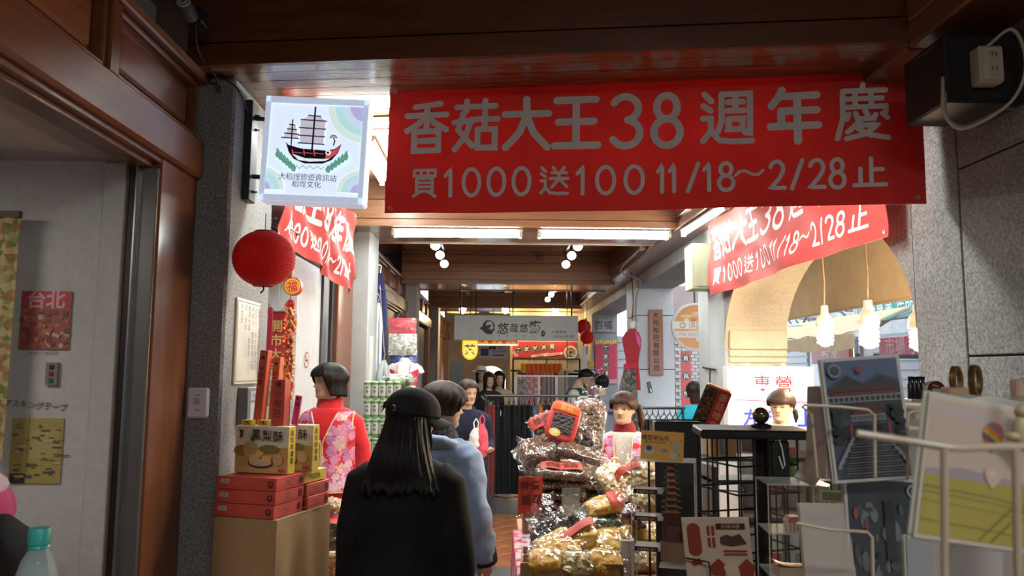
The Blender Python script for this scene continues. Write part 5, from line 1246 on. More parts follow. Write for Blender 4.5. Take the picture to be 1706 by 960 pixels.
for k, (c_, px, py, s) in enumerate((('悠', 832, 620, .20), ('哉', 887, 618, .15), ('悠', 934, 618, .15), ('齋', 988, 612, .22))): x, z = hs(px, py); pr.text(c_, x, z, s, K, .012, sx=.95, shear=.12)
for k, c_ in enumerate('作陶傢俱行'): x, z = hs(812 + k * 41, 660); pr.text(c_, x, z, .030, K)
x, z = hs(1029, 647); pr.disc(x, z, .033, K, 18, .05); pr.text('茶', x, z, .045, flat((.6, .65, .66), .5))
x, z = hs(1108, 637); pr.text('訂購專線', x, z, .052, K, 0, 1.35); x, z = hs(1127, 661); pr.text('2550-0938', x, z, .060, K, 0, 1.25)
pr.build('print', t, stuff=True)
for sx in (-.9, .9): MB().tube([(sx * W_ / 2, .035, H_ / 2), (sx * W_ / 2, .035, CEIL - .03 - t.location.z)], .014, 8).build('hanger_rod', DSTEEL, t)
t, W_, H_ = board('tea_sign', 'yellow lit round bottomed tea sign under the white hanging sign', 'sign', 770, 566, 796, 600, 13.4, glow('tea_yellow', (.90, .52, .03), .55), .05)
bpy.data.objects.remove([c for c in t.children][0])
pts = [(-W_ / 2, H_ / 2), (W_ / 2, H_ / 2), (W_ / 2, -.02)] + [(W_ / 2 * cos(a), -.02 - (H_ / 2 - .02) * sin(a)) for a in [k * pi / 12 for k in range(1, 12)]] + [(-W_ / 2, -.02)]
MB().prism(pts, 0, .06).build('case', glow('tea_yellow', (.85, .50, .03), .5), t)
MB().prism([(x * .84, z * .84) for x, z in pts], -.006, 0).build('face', glow('tea_yellow2', (.95, .62, .10), .7), t)
pr = Print(-.0065); pr.text('茶', 0, .0, .20, flat((.85, .80, .70), .4), .03); pr.build('lettering', t); MB().tube([(0, .03, H_ / 2), (0, .03, CEIL - t.location.z)], .01, 6).build('rod', DSTEEL, t)
t, W_, H_ = board('shop_sign', 'pale blue and white shop sign beyond the tea sign', 'sign', 798, 572, 845, 597, 16.4, flat((.42, .46, .60), .4), .05)
pr = Print(-.001); pr.rect(-W_ * .3, -H_ * .1, W_ * .28, H_ * .5, flat((.06, .05, .16), .5)); pr.text('■■ 茶行', W_ * .15, H_ * .2, .09, K); pr.text('2556-7700', W_ * .2, -H_ * .05, .07, K); pr.rect(W_ * .2, -H_ * .3, W_ * .4, .025, K); pr.build('print', t); MB().tube([(0, .03, H_ / 2), (0, .03, CEIL - t.location.z)], .012, 6).build('rod', DSTEEL, t)
t, W_, H_ = board('red_signboard', 'narrow red shop board with gold characters behind the white hanging sign', 'sign', 785, 563, 862, 574, 14.2, flat((.50, .05, .04), .4), .05)
pr = Print(-.001); pr.text('南北貨  茶葉  香菇', 0, 0, .10, flat((.75, .5, .1), .4), .02); pr.build('lettering', t); MB().box((0, -.03, -H_ / 2 - .012), (W_, .03, .02)).build('lit_strip', glow('strip', (1, .75, .3), 3), t)
for sx in (-.4, .4): MB().tube([(sx * W_, .03, H_ / 2), (sx * W_, .03, CEIL - t.location.z)], .012, 6).build('rod', DSTEEL, t)
def foodcircles(pr, s, x0, z0, dx, dz, r_):
    for k, c_ in enumerate(s): pr.disc(x0 + dx * k, z0 + dz * k, r_, K, 22); pr.ring(x0 + dx * k, z0 + dz * k, r_ * .86, r_ * .93, flat((.6, .58, .5), .5)); pr.text(c_, x0 + dx * k, z0 + dz * k, r_ * 1.25, flat((.75, .72, .66), .5), .02)
t, W_, H_ = board('food_banner', 'wide red food banner of black circles on the beige wall', 'banner', 854, 569, 960, 596, 16.978, flat((.58, .05, .07), .5), .02)
pr = Print(-.001)
for k in range(7): pr.disc(-W_ * .46 + random.uniform(-.03, .05) * W_, random.uniform(-.4, .4) * H_, .035, flat((.72, .30, .40), .5), 8)
foodcircles(pr, '客家鹹湯圓', -W_ * .41, -.01, W_ * .132, .02, .082)
pr.rect(-.1, -H_ * .36, .38, .05, flat((.72, .70, .66), .5), .15); pr.text('素食可', -.1, -H_ * .36, .05, K, 0, 1, 1, 0, .15); pr.rect(W_ * .14, -H_ * .30, .42, .055, flat((.75, .74, .72), .5), .12); pr.text('香菇肉燥湯圓', W_ * .14, -H_ * .3, .05, RED, 0, 1, 1, 0, .12)
pr.disc(W_ * .41, -H_ * .18, .15, flat((.66, .66, .64), .4), 24); pr.disc(W_ * .41, -H_ * .18, .105, flat((.10, .05, .03), .5), 20)
for k in range(7): pr.disc(W_ * .41 + .07 * cos(k * .9), -H_ * .18 + .06 * sin(k * .9), .03, flat(random.choice([(.6, .2, .06), (.62, .5, .4), (.2, .28, .08)]), .5), 10)
pr.build('print', t)
def octa(px, py, Y, r_, lab):
    c = at(px, py, Y); t = thing('red_lantern', lab, 'lantern', c, 0, 'red lanterns by the street')
    MB().lathe([(r_ * .35, -r_ * .95), (r_ * .85, -r_ * .55), (r_, 0), (r_ * .85, r_ * .55), (r_ * .35, r_ * .95)], (0, 0, 0), 16).build('paper_shade', LANT, t, smooth=True)
    MB().box((0, 0, -r_ * 1.1), (r_ * .6, r_ * .6, r_ * .3)).build('gold_base', GOLD, t); MB().tube([(0, 0, -r_ * 1.2), (0, 0, -r_ * 2.4)], .012, 6).build('tassel', RED, t); MB().tube([(0, 0, r_ * .9), (0, 0, CEIL - .35 - c.z)], .006, 5).build('cord', BLACK, t)
octa(972, 545, 15.0, .15, 'red lantern with gold base beside the white sign end, upper'); octa(978, 562, 13.9, .13, 'red lantern with gold base beside the white sign end, lower')
t, W_, H_ = board('notice_panel', 'grey blue standing panel by the orange doors', 'panel', 750, 603, 772, 650, 14.5, flat((.20, .27, .27), .5), .03); MB().box((0, .015, -H_ / 2 - .62), (.05, .03, 1.26)).build('post', DSTEEL, t)
t, W_, H_ = board('wall_notice', 'narrow white notice hung on side of the second pillar', 'notice', 617, 560, 628, 645, 7.3, flat((.62, .63, .62), .5), .01); t.location.x = XL - .005; 

# ================================================================== CLOTHES RACKS
def hanger_mesh(name='hanger'):
    return MB().tube([(0, 0, .0), (.0, 0, -.02), (0, -.16, -.085), (0, -.16, -.095), (0, .16, -.095), (0, .16, -.085), (0, 0, -.02)], .005, 6).tube([(0, 0, 0), (.0, 0, .025), (0, .016, .04), (0, .03, .025)], .003, 5)
HANG = hanger_mesh()
def rack(name, label, X0, X1, Y, z, cast=True, two=True):
    t = thing(name, label, 'rack', ((X0 + X1) / 2, Y, 0)); L = X1 - X0
    MB().tube([(-L / 2, 0, z), (L / 2, 0, z)], .014, 8).build('rail', DSTEEL, t, smooth=True)
    for sx in (-1, 1):
        x = sx * (L / 2 - .02)
        MB().tube([(x, 0, .12), (x, 0, z)], .013, 8).build('upright', DSTEEL, t, smooth=True)
        MB().tube([(x, -.22, .12), (x, .22, .12)], .014, 8).build('foot', DSTEEL, t)
        for sy in (-1, 1):
            m = MB().lathe([(0, -.016), (.05, -.016), (.055, -.006), (.055, .006), (.05, .016), (0, .016)], (x, sy * .20, .055), 16, 0, 'X'); w_ = m.build('caster', BLACK, t, smooth=True)
            MB().box((x, sy * .20, .095), (.05, .03, .04)).build('fork', STEEL, w_)
    MB().tube([(-L / 2 + .02, 0, .16), (L / 2 - .02, 0, .16)], .011, 8).build('lower_rail', DSTEEL, t); return t
RK = 9.3; zr = 1.30
rack('clothes_rack', 'wheeled black clothes rack hung with dark skirts in the corridor', -.14, 1.25, RK, zr)
def garment(name, label, X, Y, z, c, L, wd, flare, k, group, tagm=False, top=.03, thick=.05):
    t = thing(name, label, 'garment', (X, Y, z), R(random.uniform(-6, 6)), group)
    h = HANG.build('hanger', BLACK, t)
    def fn(u, v):
        a = 2 * pi * u; w_ = wd * (.72 + flare * v); e = thick * (.75 + .6 * v)
        rip = 1 + .10 * sin(a * 11 + k) * min(1, v * 2)
        return (e * cos(a) * rip, w_ / 2 * sin(a) * rip, -.085 - L * v)
    MB().grid(fn, 64, 6).build('fabric', c, t, smooth=True)
    MB().tube([(thick * .45 * cos(a), wd * .36 * sin(a), -.10) for a in [q * pi / 8 for q in range(16)]], .012, 6, closed=True).build('waistband', c, t, smooth=True)
    if tagm: MB().box((-thick * .9, -wd * .30, -.17), (.004, .035, .07)).build('price_tag', flat((.72, .74, .76), .5), t); 
    return t
DKS = [cloth('skirt_red', (.16, .018, .014)), cloth('skirt_black', (.010, .011, .013)), cloth('skirt_navy', (.012, .018, .045)), cloth('skirt_slate', (.05, .09, .16)), cloth('skirt_orange', (.38, .12, .03)), cloth('skirt_grey', (.05, .055, .06))]
order = [0, 0, 1, 1, 1, 1, 1, 1, 1, 3, 4, 2, 1, 2, 1, 5, 1, 1, 2, 1]
nm = ['dark red', 'black', 'navy', 'slate blue', 'orange', 'grey']
ordw = ['first', 'second', 'third', 'fourth', 'fifth', 'sixth', 'seventh', 'eighth', 'ninth', 'tenth', 'eleventh', 'twelfth', 'thirteenth', 'fourteenth', 'fifteenth', 'sixteenth', 'seventeenth', 'eighteenth', 'nineteenth', 'twentieth']
for k, o_ in enumerate(order):
    garment('skirt', '%s pleated skirt, %s from the aisle end of the wheeled rack' % (nm[o_], ordw[k]), -.095 + k * .062, RK, zr - .028, DKS[o_], 1.0 if o_ < 2 else random.uniform(.6, .9), .42, .42, k, 'skirts on the wheeled rack', k == 3)
rack('clothes_rack', 'low dark clothes rack behind the saleswoman in white sweater', 1.30, 1.88, 7.7, 1.24)
for k in range(10):
    o_ = [1, 5, 1, 1, 5, 2, 1, 5, 1, 1][k]
    garment('trousers', '%s trousers, %s along the low rack behind the saleswoman' % (nm[o_], ordw[k]), 1.33 + k * .057, 7.7, 1.21, cloth('tr%d' % k, [(.012, .012, .014), (.06, .07, .06), (.015, .015, .017), (.05, .05, .05), (.26, .24, .20), (.02, .02, .02), (.012, .012, .014), (.10, .10, .09), (.012, .012, .013), (.34, .38, .03)][k]), .75, .34, .10, k, 'clothes on the low rack', k in (2, 5))
# far stall: white frame, hung cloths, orange shirts
t = thing('white_stand', 'white metal display frame in front of the hung cloths', 'stand', (.62, 11.6, 0)); zt = at(900, 628, 11.6).z
for x in (-.33, .02, .28, .66): MB().bb(x - .02, x + .02, -.02, .02, 0, zt, 0, .003).build('post', flat((.62, .66, .68), .4), t)
MB().bb(-.33, .66, -.02, .02, zt, zt + .025).build('top_bar', flat((.66, .70, .72), .4), t)
MB().bb(-.31, .0, -.006, .006, .9, zt).build('pane', glass('stand_glass', (.85, .9, .92), .12), t); MB().bb(.30, .64, -.006, .006, .9, zt).build('pane', glass('stand_glass', (.85, .9, .92), .12), t)
t = thing('wall_rail', 'black rail with hooks carrying cloths against the beige wall', 'rail', (1.05, 16.2, 0)); zz = at(900, 618, 16.2).z
MB().tube([(-.75, 0, zz), (.75, 0, zz)], .02, 8).build('bar', BLACK, t)
for x in (-.7, 0, .7): MB().tube([(x, 0, 0), (x, 0, zz + .25)], .018, 8).build('post', BLACK, t)
MB().tube([(-.7, 0, zz + .25), (.7, 0, zz + .25)], .014, 8).build('upper_bar', BLACK, t)
FL2 = floral('dark_floral', (.06, .05, .08), [(.4, .4, .45), (.3, .3, .34), (.5, .4, .42), (.2, .2, .28)], 12)
for k, (px0, px1, py1, m, lab) in enumerate(((862, 876, 655, FL2, 'dark patterned cloth'), (876, 902, 655, FLOR, 'red floral cloth'), (903, 921, 640, cloth('grey_cl', (.36, .36, .35)), 'grey cloth'), (923, 935, 655, cloth('maroon_cl', (.22, .03, .05)), 'maroon cloth'))):
    a, b = at(px0, 621, 16.15), at(px1, py1 + 30, 16.15); W_, H_ = b.x - a.x, a.z - b.z
    t = thing('hung_cloth', '%s hanging from the black rail at the far stall' % lab, 'cloth', ((a.x + b.x) / 2, 16.15, a.z)); MB().grid(lambda u, v: ((u - .5) * W_, .03 * sin(u * 16 + k), -v * H_), 20, 6, 0, .012).build('fabric', m, t, smooth=True); MB().tube([(-W_ / 2, .02, .02), (W_ / 2, .02, .02)], .02, 6).build('roll', m, t)
for k in range(9):
    a = at(872 + k * 7.6, 606, 16.0)
    t = thing('orange_shirt', '%s small shirt, %s in the row above the hung cloths' % ('yellow' if k == 0 else 'orange', ordw[k]), 'garment', a, 0, 'orange shirts at the far stall'); m = cloth('os%d' % (k == 0), (.70, .42, .04) if k == 0 else (.66, .16, .03))
    MB().grid(lambda u, v: ((u - .5) * .10, .05 * sin(u * pi) , -.19 * v), 6, 3, 0, .06).build('fabric', m, t, smooth=True); MB().tube([(0, .02, 0), (0, .2, zz + .25 - a.z)], .006, 5).build('hook', BLACK, t)
c = at(945, 630, 12.9)
t = thing('sun_hat_pile', 'beige cloth bundle hung on the stand behind the man in vest', 'cloth', c); MB().ball((0, 0, 0), (.17, .10, .16), 20, 12).move(Matrix.Identity(4)).build('bundle', cloth('beige_cl', (.48, .34, .20)), t, smooth=True); MB().tube([(-.06, 0, -.1), (-.08, 0, -.36)], [.09, .07], 12).build('fold', cloth('beige_cl', (.48, .34, .20)), t, smooth=True); MB().tube([(0, 0, .1), (0, .0, CEIL - c.z)], .008, 6).build('hook', DSTEEL, t)
t = thing('dark_rack', 'dark jackets hanging beside the beige bundle', 'garment', at(972, 622, 12.6)); 
MB().grid(lambda u, v: ((u - .5) * .5, .05 * sin(u * 21), -.5 * v), 26, 5, 0, .05).build('fabric', DKS[1], t, smooth=True); MB().tube([(-.3, 0, -1.75), (-.3, 0, .03), (.35, 0, .03), (.35, 0, -1.75)], .015, 6).build('rail', BLACK, t)
for px, lab in ((814, 'hats and clothes in the far passage, pale'), (832, 'dark green clothes hanging in the far passage')):
    a = at(px, 628, 15.5); t = thing('far_garment', lab, 'garment', a); MB().grid(lambda u, v: ((u - .5) * .2, .05 * sin(u * 9), -.9 * v), 12, 5, 0, .05).build('fabric', cloth('fg%d' % px, (.06, .09, .03) if px > 820 else (.5, .5, .48)), t, smooth=True); MB().tube([(-.1, .0, .02), (.1, 0, .02), (.1, .0, -1.75)], .01, 5).build('stand', BLACK, t)
t = thing('hair_accessory_stand', 'bright orange and red goods on a stand behind the woman in navy', 'stand', at(757, 640, 9.2) + V((0, 0, -.1)));
for k in range(12): MB().ball((random.uniform(-.14, .14), random.uniform(-.1, .1), random.uniform(-.06, .08)), .05, 10, 7).build('bundle', flat(random.choice([(.60, .08, .04), (.62, .22, .04), (.40, .05, .04)]), .4), t, smooth=True)
MB().box((0, 0, -.12), (.34, .26, .03)).build('shelf', DSTEEL, t); MB().tube([(0, 0, -.12), (0, 0, -t.location.z)], .02, 8).build('post', DSTEEL, t)
t, W_, H_ = board('framed_notice', 'small dark framed notice beside the orange doors', 'notice', 738, 590, 748, 620, 16.2, flat((.25, .2, .1), .5), .02); t.location.x = -1.33
# ================================================================== THE STREET SIDE
t, W_, H_ = board('wooden_nameplate', 'vertical brown wooden nameplate of eight characters on the pale pier', 'sign', 1080, 516, 1105, 626, 10.39, wood('nameplate_wood', (.30, .11, .05), (.42, .17, .08), 2, .45), .0)
for c in list(t.children): bpy.data.objects.remove(c)
MB().box((0, -.012, 0), (W_, .025, H_), 0, None, .004).build('plank', wood('nameplate_wood', (.30, .11, .05), (.42, .17, .08), 2, .45), t)
pr = Print(-.0255); pr.vtext('大元布行有限公司', 0, H_ / 2 - .03, .088, flat((.02, .018, .03), .4), .018, 1.17); pr.build('lettering', t)
t, W_, H_ = board('metal_hook', 'small dark metal catch on the pale pier below the nameplate', 'hook', 1079, 636, 1086, 655, 10.39, DSTEEL, .012); t.rotation_euler = (0, R(-12), 0); MB().box((0, -.012, -.04), (.02, .02, .05), 0, None, .003).build('latch', STEEL, t)
t, W_, H_ = board('menu_poster', 'tall red food menu poster with black circles on the distant pier', 'poster', 991, 568, 1028, 640, 15.27, flat((.58, .04, .08), .5), .012)
pr = Print(-.001); foodcircles(pr, '客家鹹湯', .0, H_ * .33, 0, -.165, .072)
for k in range(12): pr.disc(-W_ * .4 + random.uniform(0, .15), -H_ * .35 + random.uniform(-.05, .2), .022, flat((.72, .34, .42), .5), 8)
for k in range(9): pr.rect(-W_ * .44 + k * W_ * .11, H_ * .46 + .01 * (k % 3), W_ * .09, H_ * .09, flat((.74, .56, .10), .5))
pr.rect(0, -H_ * .44, W_, H_ * .1, flat((.62, .34, .36), .5)); pr.build('print', t)
t, W_, H_ = board('qipao_sign', 'shop name in dark calligraphy above the red menu poster', 'sign', 995, 532, 1016, 552, 15.28, flat((.45, .47, .47), .6), .006); pr = Print(-.001); pr.text('百福', 0, 0, .18, flat((.08, .09, .09), .5), .02); pr.build('lettering', t)
t, W_, H_ = board('yellow_meter', 'small yellow box on the far pier edge', 'box', 975, 601, 985, 612, 15.2, flat((.50, .36, .05), .5), .1); t.location.x = XR - .04
# red qipao top on hanger
c = at(1053, 548, 9.85)
t = thing('silk_top', 'dark red silk top with pink lining hanging at the pale pier edge', 'garment', c, R(-20))
prof = [(-.03, .0), (.03, .0), (.085, -.05), (.115, -.13), (.108, -.24), (.085, -.36), (.075, -.46), (.09, -.60), (.10, -.78), (-.10, -.78), (-.09, -.60), (-.075, -.46), (-.085, -.36), (-.11, -.24), (-.125, -.13), (-.085, -.05)]
MB().prism(prof, -.03, .03).build('silk', cloth('red_silk', (.36, .012, .03), None, .4), t)
MB().prism([(.045, -.02), (.112, -.13), (.105, -.25), (.07, -.18)], -.034, -.031).build('pink_lining', cloth('pink_lining', (.72, .12, .30)), t)
MB().box((-.02, -.036, -.48), (.17, .008, .08), 0, Matrix.Rotation(R(-8), 3, 'Y')).build('sash', cloth('sash', (.50, .03, .06)), t)
MB().prism([(-.11, -.52), (.04, -.50), (.06, -.80), (-.15, -.82)], -.04, -.034).build('patterned_panel', lumps('green_floral', [(.05, .10, .06), (.12, .16, .12), (.45, .16, .2), (.03, .06, .04)], 30, .7, .1), t)
MB().ball((0, 0, .05), (.05, .04, .06), 12, 8).build('white_neck', WHITE, t, smooth=True); MB().tube([(0, 0, .1), (.02, 0, .35), (.0, 0, .75), (-.03, 0, 1.0)], .006, 6).build('cord', BLACK, t)
# electric box, conduit, catch on the pier
t = thing('electric_box', 'greenish grey metal electric box fixed to the pier above the arch', 'box', (1.80, 6.74, 2.52))
MB().box((0, 0, 0), (.20, .26, .40), 0, None, .004).build('case', flat((.26, .28, .19), .5), t); MB().box((-.012, -.134, 0), (.15, .01, .36), 0, None, .003).build('door', flat((.29, .31, .21), .5), t)
for z in (-.13, .13): MB().tube([(.075, -.14, z - .03), (.075, -.14, z + .03)], .008, 8).build('hinge', DSTEEL, t)
tag(MB().cable([(1.58, 8.2, 3.2), (1.60, 8.3, 3.0), (1.55, 8.4, 2.92), (1.56, 9.6, 2.86), (1.86, 9.9, 2.78), (1.88, 10.3, 2.6), (1.885, 10.38, 2.35), (1.82, 9.9, 2.25)], .010, 6).build('conduit_cable', flat((.40, .40, .40), .5), smooth=True), 'grey cable running down from the long beam to the pale pier', 'cable')
t = thing('junction_box', 'small white junction box on the long beam', 'box', (1.585, 8.25, 2.99)); MB().box((0, 0, 0), (.05, .14, .14), 0, None, .006).build('case', WHITE, t)
MB().box((-.026, 0, 0), (.004, .11, .11), 0, None, .002).build('lid', WHITE, t)
tag(MB().tube([(1.88, 6.60, 1.62), (1.88, 7.0, 1.64)], .008, 6).tube([(1.87, 6.72, 1.63), (1.86, 6.72, 1.45), (1.88, 6.72, 1.42)], .006, 6).tube([(1.89, 6.76, 1.40), (1.885, 6.80, 1.0)], .006, 6).build('black_rod', BLACK, smooth=True), 'black hooked metal rod fixed on the pier below the electric box', 'rod')
# light box sign beneath the arch
t, W_, H_ = board('white_sign_box', 'white lit sign box with red and blue characters under the arch', 'sign', 1211, 610, 1362, 790, 6.15, flat((.7, .7, .7), .4), .12)
MB().box((0, -.004, 0), (W_ - .012, .008, H_ - .012)).build('lit_face', glow('white_face', (.90, .95, 1.0), .55), t)
pr = Print(-.009); u = H_ / 180
def ws(px, py): return ((px - 1286.5) * W_ / 151, (700 - py) * u)
RS, BS = flat((.72, .02, .03), .4), flat((.03, .05, .62), .4)
x, z = ws(1271, 640); pr.text('專', x, z, .145, RS, .012); x, z = ws(1308, 640); pr.text('營', x, z, .145, RS, .012)
pr.line([ws(1226, 667), ws(1350, 671)], .008, flat((.6, .02, .08), .4)); x, z = ws(1252, 697); pr.text('左', x, z, .15, BS, .03); x, z = ws(1280, 697); pr.text('彎', x, z, .14, BS, .02); x, z = ws(1345, 697); pr.text('上', x, z, .15, BS, .03); pr.build('lettering', t)
for sx in (-.3, .3): MB().box((sx * W_, .06, -H_ / 2 - .36), (.04, .06, .72)).build('leg', DSTEEL, t)
for k in (-.25, .15): MB().box((k * W_, .02, H_ / 2 + .012), (.03, .03, .025)).build('clip', flat((.6, .55, .4), .5), t)
# hanging bulbs
BULB = glow('compact_lamp', (1, .80, .50), 20)
for k, (px, py, Y, s) in enumerate(((1375, 560, 5.0, 1.0), (1448, 560, 4.3, 1.04), (1531, 565, 3.98, .9))):
    c = at(px, py, Y)
    t = thing('hanging_bulb', 'lit spiral bulb on a cord in the arch, %s' % ('farthest from the near wall', 'brightest one in the middle', 'half hidden by the wall edge')[k], 'lamp', c, 0, 'bulbs in the arch')
    m = MB(); tt = []; H_ = .10 * s; r_ = .042 * s
    for q in range(73): a = q / 72 * 2 * pi * 4; tt.append((r_ * cos(a), r_ * sin(a), -H_ / 2 + H_ * q / 72))
    m.tube(tt, .0105 * s, 7); m.ball((0, 0, -H_ * .5), (r_ * .8, r_ * .8, .02), 12, 7); m.build('spiral_tube', BULB, t, smooth=True)
    MB().lathe([(.055 * s, H_ * .5 + .01), (.058 * s, H_ * .5 + .03), (.05 * s, H_ * .5 + .07), (.026 * s, H_ * .5 + .095), (.022 * s, H_ * .5 + .15), (0, H_ * .5 + .15)], (0, 0, 0), 20).build('socket', flat((.62, .58, .44), .4), t, smooth=True)
    MB().tube([(0, 0, H_ * .5 + .14), (.006, 0, .35), (-.004, .0, .6), (0, 0, 2.9 - c.z)], .005, 6).build('cord', flat((.35, .25, .12), .6), t)
    ld = bpy.data.lights.new('bulb', 'POINT'); ld.energy = 30; ld.color = (1, .74, .42); ld.shadow_soft_size = .06; lo = bpy.data.objects.new('bulb', ld); COL.objects.link(lo); lo.parent = t; lo.location = (0, 0, -.11)
# canvas awning beyond the arch
CANV = sheer(cloth('tan_canvas', (.70, .53, .31), (.82, .65, .42), .85, 60, .2), .35)
t = thing('canvas_curtain', 'tan canvas awning drop hanging beyond the arch', 'awning', (3.2, 6.8, 2.18))
MB().grid(lambda u, v: (.05 * sin(u * 7 + v * 2) * v + .02 * NZ.noise(V((u * 6, v * 5, 2))), (.5 - u) * 3.6, 1.5 * v), 40, 14, 0, .004).build('canvas', CANV, t, smooth=True)
MB().tube([(0, -1.8, 0), (0, 1.8, 0)], .012, 6).build('hem', CANV, t)
MB().tube([(.0, 1.78, -2.2), (0, 1.78, 1.5)], .018, 8).build('pole', DSTEEL, t)
MB().tube([(.0, -1.78, -2.2), (0, -1.78, 1.5)], .018, 8).build('pole', DSTEEL, t)
MB().grid(lambda u, v: (-.75 + .8 * v, (.5 - u) * 3.6, 1.52 + .10 * (1 - v)), 6, 4, 0, .01).build('roof_sheet', CANV, t)
pr = Print(); pr.text('1L', 0, 0, .16, flat((.40, .27, .15), .8), .01); pr.text('香', .0, .26, .18, flat((.42, .29, .17), .8), .01); pr.build('faded_print', t, rot=(0, 0, R(-90)), loc=(-.055, 1.42, .22))
# opposite buildings and their signs
FAC = speckle('pale_facade', (.50, .52, .54), (.60, .62, .64), 14, .8, .1)
t = thing('street_building', 'pale grey building across the street with shutters and air conditioners', 'building', (9.0, 16, 0))
MB().bb(0, 2, -14, 12, -.1, 9).build('wall', FAC, t)
for k in range(8):
    y = -12 + k * 3.0
    w_ = MB().bb(-.05, 0, y, y + 2.2, .0, 2.5, 0, .01).build('shutter', flat((.22, .23, .25), .5), t)
    for q in range(12): MB().bb(-.075, -.05, y + .02, y + 2.18, .08 + q * .2, .22 + q * .2).build('shutter_slat', flat((.24, .25, .27), .5), w_)
    f = MB().bb(-.06, 0, y + .2, y + 1.9, 3.6, 5.0, 0, .01).build('window', flat((.16, .18, .20), .2), t)
    MB().bb(-.08, -.06, y + 1.0, y + 1.06, 3.6, 5.0).build('mullion', STEEL, f)
    MB().bb(-.4, 0, y + 2.1, y + 2.8, 3.1, 3.6, 0, .02).build('air_conditioner', flat((.55, .56, .55), .5), t)
def xsign(name, label, Y0, Y1, z0, z1, X, c, txt, tc, size, sk=0):
    t = thing(name, label, 'sign', (X, (Y0 + Y1) / 2, (z0 + z1) / 2), R(-90)); W_, H_ = abs(Y1 - Y0), z1 - z0
    MB().box((0, .04, 0), (W_, .08, H_), 0, None, .01).build('board', flat(c, .45), t); pr = Print(-.002); pr.text(txt, 0, 0, size, flat(tc, .5), .02); pr.build('lettering', t)
    if X < 8.6: MB().bb(-.03, .03, .08, 8.95 - X, -.05, .05).build('bracket', DSTEEL, t)
    return t
def ry(px, X): return atX(px, 600, X).y
def rz_(px, py, X): return atX(px, py, X).z
xsign('street_sign', 'green shop sign with white characters across the street', ry(1537, 7.6) - .5, ry(1424, 7.6), rz_(1424, 541, 7.6), rz_(1424, 512, 7.6) + .25, 7.6, (.02, .30, .24), '城市科食堂 產品開發', (.72, .74, .74), .34)
xsign('street_sign', 'pink red signboard with pale characters low across the street', ry(1537, 6.9) - .5, ry(1465, 6.9), rz_(1500, 592, 6.9), rz_(1500, 560, 6.9), 6.9, (.52, .12, .18), '市場 小吃', (.66, .40, .44), .34)
xsign('street_sign', 'dark red signboard with pale characters beside the tan street awning', ry(1415, 7.0), ry(1352, 7.0), rz_(1380, 606, 7.0), rz_(1380, 580, 7.0), 7.0, (.34, .04, .03), '養和堂', (.55, .48, .40), .26)
t = thing('street_awning', 'small tan cloth awning over a stall across the street', 'awning', (6.6, 14.9, 2.2)); 
MB().grid(lambda u, v: (-.9 * v, (.5 - u) * 5.5, .45 - .42 * v + .02 * sin(u * 40) * v), 40, 6, 0, .02).build('cloth', CANV, t, smooth=True); MB().grid(lambda u, v: (-.9 , (.5 - u) * 5.5, .03 - .25 * v + .02 * sin(u * 26) * v), 40, 3, 0, .01).build('valance', CANV, t)
for y in (-2.6, 2.6): MB().tube([(-.85, y, .0), (-.85, y, -2.25)], .03, 8).build('post', STEEL, t); 
t = thing('purple_awning', 'purple cloth awning edge seen past the beige arch pier', 'awning', (4.4, 11.6, 2.45)); MB().grid(lambda u, v: (-.6 * v, (.5 - u) * 1.6, .6 - .55 * v), 10, 5, 0, .02).build('cloth', cloth('purple_cl', (.24, .05, .26)), t); MB().tube([(0, .7, .5), (0, .7, -2.5)], .02, 6).build('post', STEEL, t)
t = thing('pipe_cluster', 'tangle of cables and pipes on the pale street facade', 'pipes', (8.45, 20, 3.1))
for k in range(9): MB().tube([(0, -3 + k * .7, -.6 + .1 * sin(k)), (-.15, -2.4 + k * .7, .1 * cos(k * 2)), (0, -1.6 + k * .7, .5 * sin(k * 3))], .03, 6).build('pipe', DSTEEL, t)
t = thing('street_cable', 'sagging overhead cables across the street', 'cable', (6.4, 14, 2.55))
for k in range(3): MB().tube([(0, -3 + .1 * k, .1 * k), (.02, -1, -.12 - .06 * k), (0, 1, -.15 + .05 * k), (0, 3, .12)], .014, 6).build('strand', flat((.5, .5, .5), .5), t)
t = thing('street_column', 'pale square post across the street', 'post', (6.2, 12.8, 0)); MB().box((0, 0, 1.4), (.16, .16, 2.8), 0, None, .01).build('shaft', FAC, t); MB().box((0, 0, .05), (.3, .3, .14), 0, None, .01).build('foot', FAC, t)
t = thing('street_goods', 'green leaves on white crates beyond the arch edge', 'goods', at(1519, 640, 4.6) + V((.35, 0, -.1)))
MB().box((0, 0, -.06), (.5, .3, .3), 0, None, .01).build('crate', WHITE, t)
for k in range(14): MB().ball((random.uniform(-.2, .2), random.uniform(-.1, .1), .12 + random.uniform(0, .05)), (.045, .03, .025), 8, 6).build('leaf', flat((.12, .42, .06), .5), t, smooth=True)
MB().bb(-.22, .22, -.13, .13, -1.5, -.2).build('stand', flat((.4, .4, .38), .6), t)
